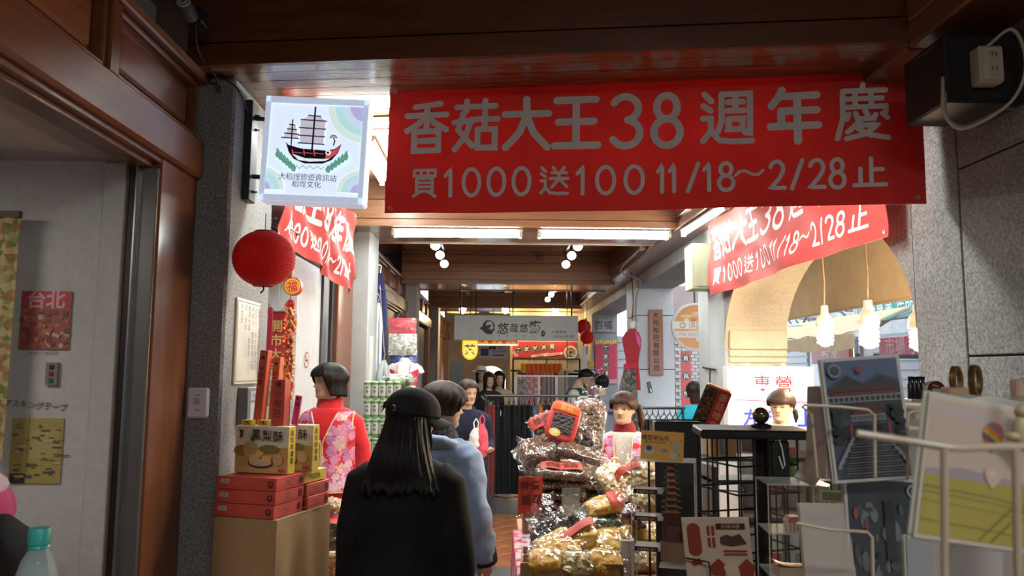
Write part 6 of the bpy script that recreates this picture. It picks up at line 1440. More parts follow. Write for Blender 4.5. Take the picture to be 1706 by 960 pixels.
# through the opening by the pale pier
c = at(1158, 545, 10.0)
t = thing('round_noodle_sign', 'round sign picturing orange noodles seen past the pale pier', 'sign', c); r_ = .315
MB().lathe([(0, -.03), (r_ - .01, -.03), (r_, -.02), (r_, .02), (0, .02)], (0, 0, 0), 40, 0, 'Y').build('disc', WHITE, t, smooth=True)
pr = Print(-.031); pr.disc(0, 0, r_ * .92, flat((.66, .30, .10), .4), 36)
for k in range(16): pr.disc(random.uniform(-.6, .6) * r_ * .8, random.uniform(-.7, .7) * r_ * .8, random.uniform(.03, .08), flat(random.choice([(.74, .50, .26), (.70, .38, .16), (.56, .20, .06), (.78, .62, .44)]), .4), 16, random.uniform(.02, .04))
pr.ring(0, 0, r_ * .90, r_ * .94, flat((.70, .66, .60), .4)); pr.rect(-.06, .02, .5, .10, flat((.75, .70, .62), .4)); pr.text('◎ 湯圓', -.06, .02, .10, flat((.5, .3, .2), .5), .01); pr.rect(-.04, -.10, .5, .09, flat((.66, .58, .52), .4)); pr.text('TEA NOODLE', -.04, -.10, .06, flat((.4, .3, .3), .5)); pr.build('print', t); MB().tube([(0, 0, r_ - .01), (0, .02, 3.1 - c.z), (-.2, .02, 3.1 - c.z)], .012, 6).build('rod', DSTEEL, t)
t, W_, H_ = board('menu_banner', 'narrow red vertical banner of dark circles under the round noodle sign', 'banner', 1134, 585, 1153, 705, 10.9, flat((.62, .10, .09), .5), .01); pr = Print(-.001); foodcircles(pr, '香菇鹹湯', 0, H_ * .40, 0, -.25, .062); pr.build('print', t); MB().box((0, .01, -H_ / 2 - .48), (.04, .02, .96)).build('stake', DSTEEL, t)
g = sgroup('wall_street', 'white tiled wall seen past the round noodle sign', (3.9, 14.2, 0))
MB().bb(-.6, .6, .03, .3, 0, 3.2).build('core', flat((.48, .38, .36), .8), g)
tb = MB().box((0, 0, 0), (.115, .04, .055), 0, None, .004).build('brick', flat((.62, .58, .58), .6), g); tb.location = (-.54, .02, .5)
for q in range(30):
    for p_ in range(7):
        if q == 0 and p_ == 0: continue
        c2 = tb.copy(); COL.objects.link(c2); c2.location = (-.54 + p_ * .124 + (.06 if q % 2 else 0), .02 + random.uniform(-.004, .004), .5 + q * .063)
t = thing('pink_awning', 'pink awning sheet above the round noodle sign', 'awning', at(1162, 430, 10.9) + V((.06, 0, 0))); MB().grid(lambda u, v: ((u - .5) * .62, .9 * v, .28 - .5 * (1 - v)), 8, 6, 0, .015).build('sheet', cloth('pink_aw', (.44, .16, .34), None, .6), t); MB().tube([(-.25, .9, .2), (-.25, .9, -3.3)], .012, 6).build('rod', DSTEEL, t)
t, W_, H_ = board('white_street_board', 'white street panel with pink sheet between the two piers', 'panel', 1028, 560, 1052, 700, 13.6, flat((.66, .66, .68), .5), .03); MB().box((.0, -.02, -H_ * .2), (W_ * .9, .012, H_ * .45), 0, Matrix.Rotation(R(14), 3, 'Y')).build('pink_sheet', flat((.60, .16, .24), .5), t)
for k in range(4): MB().box((0, -.004, H_ * (.42 - .1 * k)), (W_ * .9, .006, .02)).build('rail', flat((.3, .3, .32), .5), t)
MB().box((0, .015, -H_ / 2 - .38), (.05, .03, .76)).build('post', DSTEEL, t)

# ================================================================== WALL FITTINGS AT THE UPPER CORNER
t = thing('loudspeaker', 'black box loudspeaker fixed high in the corner by the grey wall', 'speaker', (1.745, 2.76, 2.69))
MB().box((0, 0, 0), (.29, .28, .255), 0, None, .008).build('cabinet', flat((.010, .010, .010), .6), t); MB().box((0, -.142, 0), (.26, .006, .23), 0, None, .004).build('grille', flat((.014, .013, .012), .8), t)
MB().box((-.15, -.05, .09), (.05, .16, .012), 0, None, .003).build('bracket', BLACK, t)
t = thing('socket_box', 'white surface socket box with two outlets on black loudspeaker', 'outlet', (1.725, 2.585, 2.68))
MB().box((0, 0, 0), (.085, .06, .135), 0, None, .006).build('box', flat((.52, .44, .34), .5), t); MB().box((.004, -.032, 0), (.07, .006, .12), 0, None, .003).build('cover', flat((.56, .50, .40), .45), t)
for z in (-.026, .026):
    s_ = MB().box((.004, -.0365, z), (.032, .004, .042), 0, None, .002).build('socket', flat((.50, .44, .36), .4), t)
    for x in (-.007, .007): MB().box((.004 + x, -.039, z + .006), (.003, .002, .012)).build('slot', BLACK, s_)
tag(MB().cable([(1.71, 2.55, 2.74), (1.76, 2.50, 2.78), (1.80, 2.50, 2.72), (1.80, 2.50, 2.62), (1.76, 2.52, 2.53), (1.68, 2.56, 2.47), (1.62, 2.60, 2.46), (1.585, 2.62, 2.52), (1.585, 2.62, 2.60), (1.60, 2.64, 2.66)], .006, 8).build('white_cable', flat((.46, .40, .32), .5), smooth=True), 'pale cable looping from the socket box round the loudspeaker', 'cable')
tag(MB().cable([(1.60, 2.63, 2.60), (1.60, 2.63, 2.51), (1.65, 2.62, 2.475), (1.72, 2.62, 2.50), (1.80, 2.62, 2.54), (1.88, 2.66, 2.55)], .005, 8).build('grey_cable', flat((.20, .18, .15), .5), smooth=True), 'darker grey cable looping below the loudspeaker', 'cable')

# ================================================================== BLACK RACKS AND CLEAR CASES
IRON = flat((.012, .012, .013), .5, 0, 0, .3)
def wire_grid(name, w_, z0, z1, nv, nh, par, M, r_=.0022):
    m = MB()
    for k in range(nv): x = -w_ / 2 + w_ * k / (nv - 1); m.tube([(x, 0, z0), (x, 0, z1)], r_, 5)
    for k in range(nh): z = z0 + (z1 - z0) * k / (nh - 1); m.tube([(-w_ / 2, 0, z), (w_ / 2, 0, z)], r_ * 1.15, 5)
    m.move(M); return m.build(name, IRON, par)
c = at(1268, 712, 2.0)
t = thing('spinner_rack', 'black wire spinner rack with a glossy ball on its top plate', 'rack', (c.x, 2.0, 0)); zt = c.z
MB().tube([(0, 0, .05), (0, 0, zt)], .019, 12).build('pole', IRON, t, smooth=True)
MB().lathe([(.20, 0), (.20, .015), (.05, .04), (.02, .06)], (0, 0, 0), 24).build('base', IRON, t)
w_ = .175; q = Matrix.Rotation(R(18), 4, 'Z')
MB().box((-.03, 0, zt - .012), (.27, .20, .022), 0, Matrix.Rotation(R(-8), 3, 'Z'), .004).build('top_plate', IRON, t)
for k in range(4):
    M = Matrix.Translation((-.04, 0, 0)) @ Matrix.Rotation(R(18 + 90 * k), 4, 'Z') @ Matrix.Translation((0, -w_ / 2, 0))
    wire_grid('wire_side', w_, .35, zt - .02, 5, 17, t, M)
for k in range(9):
    z = zt - .14 - .10 * (k // 2); x = -.115 + .10 * (k % 2)
    MB().tube([(x - .035, -.095, z + .02), (x - .04, -.125, z), (x + .03, -.13, z - .004), (x + .03, -.10, z + .01)], .002, 5).build('card_pocket', IRON, t)
b = MB().ball((0, 0, zt + .030), (.0215, .0215, .0215), 24, 14).build('ball_finial', flat((.26, .20, .12), .12, .8), t, smooth='all'); MB().lathe([(.026, zt), (.026, zt + .006), (.016, zt + .010)], (0, 0, 0), 20).build('finial_base', IRON, t)
t = thing('black_holder', 'black hanging holder with a pale cable loop on the spinner rack', 'holder', at(1297, 766, 1.93)); MB().box((0, 0, 0), (.046, .03, .092), 0, None, .003).build('case', IRON, t)
MB().tube([(-.012, -.017, .045), (-.008, -.02, .06), (.002, -.02, .03), (.008, -.02, -.01), (.003, -.02, -.02), (-.006, -.02, .01)], .002, 6).build('cable_loop', WHITE, t)
t = thing('black_display', 'tall black display panel behind the clear acrylic case', 'display', (at(1130, 800, 2.55).x, 2.55, 0)); zt2 = at(1130, 702, 2.55).z
MB().bb(-.075, .075, -.01, .01, .3, zt2, 0, .003).build('panel', flat((.010, .010, .011), .5), t); MB().box((0, 0, .02), (.3, .3, .04), 0, None, .005).build('base', IRON, t); MB().tube([(0, .02, .04), (0, .02, zt2)], .014, 8).build('pole', IRON, t); MB().tube([(-.10, -.02, .5), (-.10, -.02, zt2 + .005), (.09, -.02, zt2 + .005)], .004, 6).build('wire_frame', IRON, t)
ACR = film('acrylic', (1, 1, 1), .045, .03, 5, 0); ACE = glass('acrylic_edge', (.80, .84, .84), .55, .15)
def case(name, label, px, py, Y, rz, w_, d_, shelves, z1=None):
    c = at(px, py, Y); t = thing(name, label, 'case', (c.x, Y, 0), rz); zt = c.z; z0 = .80
    for cc, dd in (((0, -d_ / 2, (zt + z0) / 2), (w_, .002, zt - z0)), ((w_ / 2, 0, (zt + z0) / 2), (.002, d_, zt - z0)), ((-w_ / 2, 0, (zt + z0) / 2), (.002, d_, zt - z0))): MB().box(cc, dd).build('acrylic_sheet', ACR, t)
    MB().box((0, 0, zt), (w_ + .002, d_ + .002, .003)).build('top_sheet', ACE, t)
    for sx in (-1, 1):
        for sy in (-1, 1): MB().box((sx * w_ / 2, sy * d_ / 2, (zt + z0) / 2), (.0022, .0022, zt - z0)).build('edge', ACE, t)
    for k, z in enumerate(shelves): MB().box((0 if k == len(shelves) - 1 else -w_ * .25, 0, z), (w_ * (1 if k == len(shelves) - 1 else .5) - .003, d_ - .003, .003)).build('shelf', ACE, t)
    MB().box((0, 0, z0 / 2), (w_, d_, z0)).build('plinth', IRON, t); return t, zt
t, zt = case('acrylic_case', 'clear acrylic display case holding a wooden pagoda model', 1106, 766, 2.12, R(-17), .165, .10, [at(1100, y, 2.12).z for y in (818, 862, 912)])
cc = t.location.copy(); shz = [at(1100, y, 2.12).z for y in (818, 862, 912)]; case1 = t
BRN = flat((.085, .025, .017), .85, 0, 0, .05)
for k, z in enumerate(shz):
    m = MB().box((-.045, -.055, z + .004), (.062, .003, .012), 0, Matrix.Rotation(R(-12), 3, 'X')); o = m.build('label_strip', BRN, case1); pr = Print(-.0575); pr.text('木製模型 DIY', -.045, z + .004, .008, flat((.5, .4, .35), .5)); pr.build('strip_text', o)
PAG = wood('pagoda_wood', (.36, .15, .075), (.50, .23, .11), 2, .7, coat=0)
t = thing('pagoda_model', 'small brown wooden model of a many tiered pagoda in the clear case', 'model', (cc.x + .018, cc.y - .002, at(1100, 853, 2.12).z)); n = 8; hh = zt - t.location.z - .010
for k in range(n):
    z = hh * k / n; w_ = .042 * (1 - .055 * k)
    MB().box((0, 0, z + hh / n * .36), (w_ * .62, w_ * .62, hh / n * .72)).build('storey', PAG, t); MB().lathe([(w_ * .50, z + hh / n * .70), (w_ * .72, z + hh / n * .74), (w_ * .30, z + hh / n * .98)], (0, 0, 0), 8).build('roof', BRN, t)
t = thing('brown_box_model', 'dark red brown kit box under the pagoda in the clear case', 'box', (cc.x + .018, cc.y - .002, shz[2] + .002)); hb = at(1100, 853, 2.12).z - shz[2] - .002; MB().box((0, 0, hb / 2), (.046, .04, hb), 0, None, .002).build('carton', BRN, t); MB().box((0, -.0205, .032), (.036, .001, .05)).build('label', flat((.10, .03, .02), .5), t)
t = thing('temple_model', 'small dark wooden temple model on the lower shelf of the clear case', 'model', (cc.x + .062, cc.y - .018, shz[2] + .002)); 
for x in (-.016, .016):
    for y in (-.012, .012): MB().box((x, y, .018), (.005, .005, .036)).build('post', PAG, t)
MB().box((0, 0, .003), (.05, .04, .006)).build('base', PAG, t); MB().prism([(-.032, .036), (-.02, .042), (0, .056), (.02, .042), (.032, .036)], -.022, .022).build('roof', BRN, t)
t = thing('kit_leaflet', 'folded brown card leaflet at the bottom of the clear case', 'leaflet', (cc.x + .006, cc.y - .085, at(1100, 945, 2.0).z), R(-17)); MB().grid(lambda u, v: ((u - .5) * .075, .012 * (u - .5) ** 2 * 8 - .01 * v, .052 * v), 6, 3, 0, .002).build('card', flat((.26, .16, .10), .6), t, smooth=True); MB().box((0, .02, -.01), (.08, .05, .004)).build('tray', ACE, t)
p0 = at(1103, 743, 2.09)
t = thing('price_card', 'orange postcard price card in a clear stand on the acrylic case', 'sign', p0, (R(-4), R(3), R(-10))); W_, H_ = .113, .076
MB().box((0, 0, 0), (W_, .002, H_)).build('card', flat((.85, .40, .05), .5), t); MB().box((0, -.003, 0), (W_ + .004, .002, H_ + .004)).build('clear_stand', ACR, t); MB().box((0, .018, -H_ / 2 - .002), (W_ + .004, .045, .003)).build('stand_foot', ACE, t)
pr = Print(-.0012, .0001); pr.text('模型明信片', -.018, .020, .0145, flat((.06, .03, .02), .5), .02); pr.text('Model Postcard', -.018, .0085, .0085, flat((.10, .05, .02), .5), .01); pr.disc(-.034, -.014, .014, flat((.70, .58, .42), .5), 18, .012); pr.disc(-.034, -.008, .0085, flat((.03, .06, .22), .5), 14, .007); pr.disc(.002, -.012, .013, flat((.70, .48, .22), .5), 18, .011); pr.text('~20', .002, -.012, .014, flat((.08, .04, .02), .5), .01)
pr.poly([(.025, -.03), (.03, .0), (.022, .008), (.04, .012), (.05, .006), (.046, -.02), (.038, -.03)], flat((.55, .46, .30), .5)); pr.disc(.030, -.024, .009, flat((.70, .62, .48), .5), 12)
for x, z in ((.023, .012), (.048, .016), (.046, -.022)): pr.rect(x, z, .006, .002, flat((.1, .05, .02), .5), .6)
pr.build('print', t)
# laser cut sheet
t = thing('wooden_kit_sheet', 'flat wooden model kit sheet with red cut pieces in the spinner rack', 'kit', at(1196, 920, 1.74), (R(8), R(-4), R(-20))); W_, H_ = .145, .155
MB().box((0, 0, 0), (W_, .003, H_), 0, None, .001).build('sheet', flat((.62, .50, .39), .6), t); pr = Print(-.0018); PR_ = flat((.28, .05, .03), .5)
pr.poly([(-.048 + .015 * cos(a), .028 + (.022 if sin(a) > 0 else -.022) + .015 * sin(a)) for a in [k * pi / 10 for k in range(20)]], PR_)
for x in (-.016, -.006):
    for z in (.048, .022): pr.rect(x, z, .0065, .022, PR_)
pr.rect(.032, .058, .062, .013, flat((.06, .02, .015), .5)); pr.text('紅磚洋樓', .032, .058, .010, flat((.5, .4, .32), .5)); pr.poly([(.008, .034), (.022, .04), (.034, .036), (.05, .042), (.064, .020), (.03, .014), (.008, .02)], flat((.08, .05, .04), .5))
for z in (.004, -.003): pr.rect(.038, z, .05, .004, PR_)
for k in range(4): pr.poly([(-.05 + k * .03, -.03), (-.03 + k * .03, -.012), (-.012 + k * .03, -.03), (-.02 + k * .03, -.052), (-.045 + k * .03, -.05)], PR_ if k % 2 else flat((.66, .55, .44), .6)) if k else pr.poly([(-.06, -.02), (-.04, -.012), (-.034, -.024), (-.055, -.03)], PR_)
pr.build('cut_pieces', t)
MB().tube([(-.07, -.012, -.01), (-.02, -.02, -.015), (-.018, -.02, -.07)], .002, 5).build('front_wire', IRON, t)
# second clear case
t, zt = case('acrylic_case', 'clear acrylic case with small house models beside the postcards', 1318, 802, 1.82, R(-6), .135, .12, [at(1300, y, 1.82).z for y in (882, 952)])
cc = t.location.copy()
t = thing('house_model', 'tiny red and white house model in the second clear case', 'model', (at(1322, 880, 1.80).x, 1.80, at(1300, 882, 1.82).z + .002))
MB().box((0, 0, .010), (.036, .028, .020)).build('walls', flat((.55, .48, .42), .6), t); MB().prism([(-.02, .02), (.02, .02), (.012, .032), (-.012, .032)], -.016, .016).build('roof', flat((.35, .08, .06), .5), t)
for x in (-.012, -.004, .004, .012): MB().box((x, -.0145, .010), (.003, .001, .018)).build('pilaster', flat((.38, .10, .08), .6), t)
t = thing('orange_leaflet', 'curled orange and cream leaflet on a small box in the second clear case', 'leaflet', (at(1312, 940, 1.78).x, 1.78, at(1312, 945, 1.78).z)); MB().grid(lambda u, v: ((u - .5) * .075, (v - .5) * .05, .006 + .012 * (1 - u) ** 3 + .003 * sin(v * 5)), 10, 4, 0, .001).build('sheet', flat((.60, .36, .08), .5), t, smooth=True); MB().box((.006, 0, -.008), (.065, .045, .022), 0, None, .001).build('box', flat((.48, .40, .30), .6), t)
# white cabinet with packets behind the spinner
t = thing('white_cabinet', 'white open shelf cabinet of silver packets behind the black spinner', 'cabinet', (1.35, 3.55, 0)); zc = 1.33
for z in (.30, .65, .98, zc): MB().box((0, 0, z), (.56, .30, .02), 0, None, .003).build('shelf', flat((.66, .68, .70), .4), t)
for x in (-.28, .28): MB().box((x, 0, zc / 2), (.016, .30, zc), 0, None, .003).build('side', flat((.62, .64, .66), .4), t)
MB().box((0, .15, zc / 2), (.56, .01, zc)).build('back', flat((.60, .62, .64), .5), t)
k = 0
for z in (.66, .99):
    for x in (-.21, -.11, 0, .10, .20):
        k += 1
        tt = thing('silver_packet', 'upright %s packet, %s on the %s shelf of the white cabinet' % (('silver', 'pale grey', 'silver white', 'silver', 'cream')[k % 5], ('first', 'second', 'third', 'fourth', 'fifth')[(k - 1) % 5], 'lower' if z < .8 else 'upper'), 'packet', (1.35 + x, 3.50, z + .012), R(random.uniform(-8, 8)), 'packets in the white cabinet')
        MB().tube([(0, 0, 0), (0, 0, .02), (0, 0, .12), (0, 0, .22), (0, 0, .24)], [(.038, .026), (.042, .03), (.040, .026), (.036, .012), (.036, .004)], 16).build('pouch', flat(((.62, .63, .65), (.5, .52, .54), (.7, .7, .7), (.56, .58, .6), (.64, .6, .5))[k % 5], .25), tt, smooth=True); MB().box((0, -.031, .10), (.05, .002, .07)).build('label', flat(((.2, .3, .2), (.3, .3, .32), (.5, .1, .1), (.24, .26, .3), (.5, .4, .2))[k % 5], .5), tt)
t = thing('mushroom_gift_pack', 'red and brown mushroom gift pack leaning on top of the white cabinet', 'packet', at(1186, 678, 3.03), (R(10), R(22), R(-12))); W_, H_ = .094, .165
MB().box((0, .012, 0), (W_, .045, H_), 0, None, .004).build('carton', flat((.58, .26, .08), .5), t); MB().grid(lambda u, v: (-.052 + .052 * u, -.014 - .008 * sin(u * pi) - .004 * NZ.noise(V((u * 9, v * 16, 2))), (v - .5) * H_ * .96), 10, 22, 0, .004).build('mushroom_window', MUSH, t, smooth=True); MB().box((.026, -.014, 0), (.05, .006, H_ * .96), 0, None, .002).build('red_band', flat((.62, .03, .04), .35), t)
pr = Print(-.0175); pr.vtext('香菇禮盒', .026, H_ * .42, .034, flat((.70, .42, .2), .5), .01); pr.build('lettering', t)
t = thing('cardboard_carton', 'small brown carton under the mushroom gift pack', 'box', (.87, 3.03, at(1326, 752, 3.0).z - .021)); MB().box((0, 0, .055), (.10, .13, .11), 0, None, .003).build('walls', CARD, t); MB().box((0, 0, .111), (.02, .13, .001)).build('tape', flat((.5, .36, .2), .3), t)
# crates and colourful goods beyond the spinner
for k, (px, py, c_, lab) in enumerate((( 1318, 740, (.56, .10, .12), 'red'), (1335, 745, (.50, .30, .32), 'pink'), (1326, 775, (.16, .30, .10), 'green'), (1208, 735, (.20, .21, .22), 'dark grey'))):
    t = thing('goods_box', '%s printed box on the shelves behind the black spinner' % lab, 'box', at(px, py, 3.0) , R(8 * k), 'printed boxes'); MB().box((0, 0, 0), (.08, .06, .09), 0, None, .003).build('carton', flat(c_, .45), t); MB().box((0, -.031, .01), (.05, .002, .04)).build('label', flat((.62, .6, .55), .5), t)
t = thing('low_shelf', 'dark shelf unit carrying printed boxes behind the spinner', 'shelf', (1.17, 3.03, 0))
for z in (at(1326, 752, 3.0).z - .028, at(1326, 787, 3.0).z - .03, .6): MB().box((0, 0, z), (.70, .16, .012)).build('board', DSTEEL, t)
for x in (-.34, .34): MB().box((x, .0, .62), (.02, .14, 1.24)).build('side', DSTEEL, t)

# ================================================================== POSTCARD RACK CLOSE BY
CRW = flat((.52, .42, .30), .35)
def P3(px, py, Y): return at(px, py, Y)
rk = thing('postcard_rack', 'cream wire postcard rack standing close by at the street side', 'rack', (.60, .78, 0))
def wire(name, pts, r_=.0022):
    o = V((.60, .78, 0)); MB().tube([P3(*p) - o for p in pts], r_, 8).build(name, CRW, rk, smooth=True)
wire('pocket_wire', [(1428, 722, .44), (1500, 733, .435), (1575, 745, .42), (1600, 747, .42), (1650, 745, .42), (1760, 744, .42)], .0022)
wire('pocket_wire', [(1573, 748, .42), (1574, 850, .425), (1574, 1000, .43)], .0021); wire('pocket_wire', [(1692, 748, .42), (1694, 860, .425), (1697, 1000, .43)], .0022)
wire('pocket_wire', [(1512, 714, .60), (1560, 717, .60), (1588, 722, .60), (1596, 740, .60), (1598, 880, .61), (1606, 910, .62), (1640, 918, .64)], .0020)
wire('pocket_wire', [(1338, 675, .92), (1400, 678, .91), (1446, 683, .90), (1457, 692, .90), (1458, 795, .90)], .0019)
wire('pocket_wire', [(1512, 800, .92), (1513, 690, .92), (1520, 686, .92), (1545, 686, .92)], .0019)
wire('pocket_wire', [(1328, 872, .90), (1380, 882, .89), (1445, 887, .88), (1453, 895, .88), (1455, 1000, .88)], .0019)
wire('pocket_wire', [(1510, 1000, .90), (1510, 893, .90), (1516, 889, .90), (1560, 889, .90)], .0019)
wire('pocket_wire', [(1336, 678, .98), (1352, 690, .95), (1362, 796, .95)], .0016)
MB().tube([(.12, .0, 0), (.12, 0, 2.0)], .012, 10).build('pole', CRW, rk, smooth=True); MB().lathe([(.22, 0), (.22, .02), (.12, .04), (.05, .05)], (.0, 0, 0), 24).build('base', CRW, rk)
def card(name, label, q4, Y4, base, draw, back=6, th=.0004, group='postcards in the cream rack', bm=None):
    """a postcard from four measured corners (top-left, top-right, bottom-right, bottom-left)"""
    P = [P3(px, py, Y) for (px, py), Y in zip(q4, Y4)]; c = sum(P, V()) / 4
    ux = ((P[1] - P[0]) + (P[2] - P[3])) / 2; uz = ((P[0] - P[3]) + (P[1] - P[2])) / 2
    W_, H_ = ux.length, uz.length; X = ux.normalized(); Yv = uz.cross(ux).normalized() * 1.0; Z = X.cross(Yv).normalized()
    if Yv.y < 0: Yv = -Yv
    Z = X.cross(Yv).normalized(); Z = Z if Z.z > 0 else -Z
    M = Matrix((X, Yv, Z)).transposed().to_4x4(); M.translation = c
    t = thing(name, label, 'postcard', c, 0, group); t.matrix_world = M
    MB().box((0, .0006, 0), (W_, .0012, H_)).build('card', base, t)
    if draw: pr = Print(-.0002, .00006); draw(pr, W_, H_); pr.build('print', t, stuff=draw.__name__ == 'd_back')
    for k in range(back):
        MB().box((random.uniform(-.002, .002) , .0012 + .0013 * (k + 1), random.uniform(-.003, .002)), (W_, .0009, H_)).build('card_behind', bm or flat((.62, .58, .52), .6), t)
    return t
rng = random.Random(5)
def d_temple(pr, W_, H_):
    pr.rect(0, 0, W_ * .93, H_ * .955, flat((.050, .060, .085), .4)); S = lambda x, z: (x * W_, z * H_)
    pr.poly([S(-.465, .477), S(.465, .477), S(.465, .30), S(.2, .36), S(0, .29), S(-.2, .36), S(-.465, .26)], flat((.085, .11, .19), .4))
    pr.poly([S(-.465, .18), S(-.2, .36), S(0, .27), S(.25, .34), S(.465, .26), S(.465, .0), S(-.465, 0)], flat((.030, .036, .034), .4))
    for z, x0, x1, s in ((.155, -.46, .46, .02), (.0, -.2, .22, .0)):
        pr.rect((x0 + x1) / 2 * W_, (z + .03) * H_, (x1 - x0) * W_, .012 * H_, flat((.30, .30, .31), .4)); pr.rect((x0 + x1) / 2 * W_, (z - .015) * H_, (x1 - x0) * W_, .008 * H_, flat((.26, .26, .27), .4))
        for k in range(15): pr.rect((x0 + (x1 - x0) * k / 14) * W_, (z + .008) * H_, .012 * W_, .05 * H_, flat((.30, .30, .31), .4))
        pr.poly([S(x0 - .02, z + .07), S(x1 + .02, z + .07), S(x1 - .04, z + .10), S((x0 + x1) / 2, z + .13), S(x0 + .04, z + .10)], flat((.07, .028, .022), .4)); pr.rect((x0 + x1) / 2 * W_, (z + .05) * H_, (x1 - x0) * .9 * W_, .03 * H_, flat((.13, .03, .025), .4))
    pr.rect(.0, -.10 * H_, .62 * W_, .10 * H_, flat((.020, .018, .02), .4))
    for x in (-.22, .26): pr.rect(x * W_, -.10 * H_, .03 * W_, .12 * H_, flat((.30, .03, .03), .4))
    for k in range(13): pr.rect((.02) * W_, (-.20 - k * .021) * H_, (.50 + .025 * k) * W_, .011 * H_, flat((.15, .145, .145) if k % 2 else (.10, .095, .095), .4))
    for sg in (-1, 1):
        pr.line([S(sg * .22 , -.15), S(sg * .44, -.38)], .0035, flat((.25, .25, .25), .4))
        for k in range(5): x = .24 + .045 * k; pr.rect(sg * x * W_, (-.18 - .045 * k) * H_, .018 * W_, .06 * H_, flat((.25, .25, .25), .4))
    for k in range(26): pr.disc(rng.choice([-1, 1]) * rng.uniform(.32, .43) * W_, rng.uniform(-.2, .1) * H_, rng.uniform(.003, .006), flat((.016, .022, .016), .5), 8)
    pr.disc(-.36 * W_, .40 * H_, .0085, flat((.20, .21, .24), .4), 20); pr.disc(-.36 * W_, .40 * H_, .006, flat((.06, .06, .07), .4), 16); pr.disc(-.05 * W_, .40 * H_, .004, flat((.30, .04, .04), .4), 10)
card('postcard', 'large postcard of a temple with stone stairs at dusk, uppermost in the cream rack', [(1372, 600), (1508, 590), (1513, 797), (1386, 806)], (.96, .95, .95, .95), flat((.50, .47, .44), .45), d_temple)
def d_dark(pr, W_, H_):
    pr.rect(0, 0, W_ * .93, H_ * .95, flat((.022, .022, .026), .4))
    for k in range(34): pr.disc(rng.uniform(-.42, .42) * W_, rng.uniform(-.42, .25) * H_, rng.uniform(.002, .007), flat(rng.choice([(.05, .05, .055), (.09, .09, .10), (.13, .13, .14), (.03, .03, .03)]), .4), 12, rng.uniform(.003, .012))
    for x, z, c in ((-.38, .2, (.30, .05, .04)), (.36, .1, (.05, .14, .07)), (.2, .25, (.05, .12, .08)), (-.25, .12, (.16, .04, .05)), (.3, .0, (.22, .12, .13))): pr.disc(x * W_, z * H_, .0028, flat(c, .4), 10, .007)
    pr.line([(-.1 * W_, -.1 * H_), (-.3 * W_, -.4 * H_)], .004, flat((.01, .01, .01), .5)); pr.rect(.05 * W_, .08 * H_, .012, .07, flat((.012, .012, .013), .5)); pr.ring(.38 * W_, .40 * H_, .006, .0085, flat((.30, .30, .32), .4))
card('postcard', 'dark postcard of a blurred night street below the temple card', [(1427, 795), (1556, 804), (1530, 1012), (1395, 1005)], (.98, .97, .95, .95), flat((.48, .46, .45), .45), d_dark)
def d_balloon(pr, W_, H_):
    S = lambda x, z: (x * W_, z * H_)
    pr.rect(0, .19 * H_, W_ * .955, H_ * .555, flat((.50, .37, .29), .5)); pr.rect(0, .40 * H_, W_ * .955, .08 * H_, flat((.47, .38, .35), .5))
    pr.poly([S(-.4775, -.02), S(-.2, .02), S(.05, -.0), S(.4775, -.03), S(.4775, -.09), S(-.4775, -.07)], flat((.32, .25, .26), .5))
    pr.rect(0, -.265 * H_, W_ * .955, .415 * H_, flat((.36, .27, .035), .5))
    for z, h_ in ((-.13, .018), (-.17, .012), (-.23, .01), (-.36, .012)): pr.poly([S(-.4775, z), S(.1, z - .02), S(.4775, z - .05), S(.4775, z - .05 - h_), S(.1, z - .02 - h_ * .6), S(-.4775, z - h_)], flat((.16, .15, .03), .5))
    for x0 in (.0, .1): pr.line([S(x0, -.46), S(x0 + .25, -.2)], .0012, flat((.14, .12, .03), .5))
    x, z, r_ = .03 * W_, .29 * H_, .0082; bc = [(.52, .06, .03), (.10, .07, .13), (.46, .32, .06), (.56, .14, .03), (.16, .15, .22), (.48, .08, .03)]
    for k in range(6):
        a0 = -r_ + 2 * r_ * k / 6; a1 = -r_ + 2 * r_ * (k + 1) / 6; pts = []
        for q in range(7): u = a0 + (a1 - a0) * q / 6; pts.append((u, sqrt(max(0, r_ * r_ - u * u))))
        pts += [(u, -v) for u, v in pts[::-1]]; ca, sa = cos(R(65)), sin(R(65)); pr.poly([(x + u * ca - v * sa, z + u * sa + v * ca) for u, v in pts], flat(bc[k], .5))
    pr.rect(x - .0005, z - r_ - .003, .0018, .002, flat((.14, .08, .05), .5)); hx, hz = x + .003, z - .027
    pr.poly([(hx, hz - .009)] + [(hx + .0072 * sin(a) ** 3, hz + .0064 * cos(a) - .0025 * cos(2 * a) - .001 * cos(3 * a) - .0005) for a in [-pi + k * 2 * pi / 24 for k in range(1, 24)]], flat((.56, .38, .30), .5)); pr.disc(hx - .0015, hz + .0015, .003, flat((.62, .46, .38), .5), 12)
card('postcard', 'landscape postcard of a striped balloon over a yellow field, nearest of all', [(1545, 665), (1752, 683), (1728, 935), (1527, 884)], (.50, .52, .52, .50), flat((.55, .46, .36), .5), d_balloon, 3)
BK = flat((.44, .37, .32), .6)
def d_back(pr, W_, H_): pr.text('台灣 明信片', -.1 * W_, .36 * H_, .006, flat((.30, .30, .36), .5)); pr.rect(-.3 * W_, -.25 * H_, .012, .008, flat((.40, .30, .26), .5))
card('postcard', 'pack of postcards turned with white backs outward beside the temple card', [(1337, 645), (1374, 647), (1380, 800), (1350, 792)], (1.02, .97, .96, 1.0), BK, d_back, 8)
card('postcard', 'pack of postcards with white backs outward at lower level of the cream rack', [(1332, 838), (1424, 842), (1418, 1010), (1345, 1010)], (.99, .97, .95, .96), BK, d_back, 8)
card('postcard', 'white backed postcard leaning between the two packs', [(1327, 757), (1352, 780), (1378, 806), (1340, 800)], (1.06, 1.04, 1.02, 1.03), flat((.6, .58, .56), .6), None, 2)
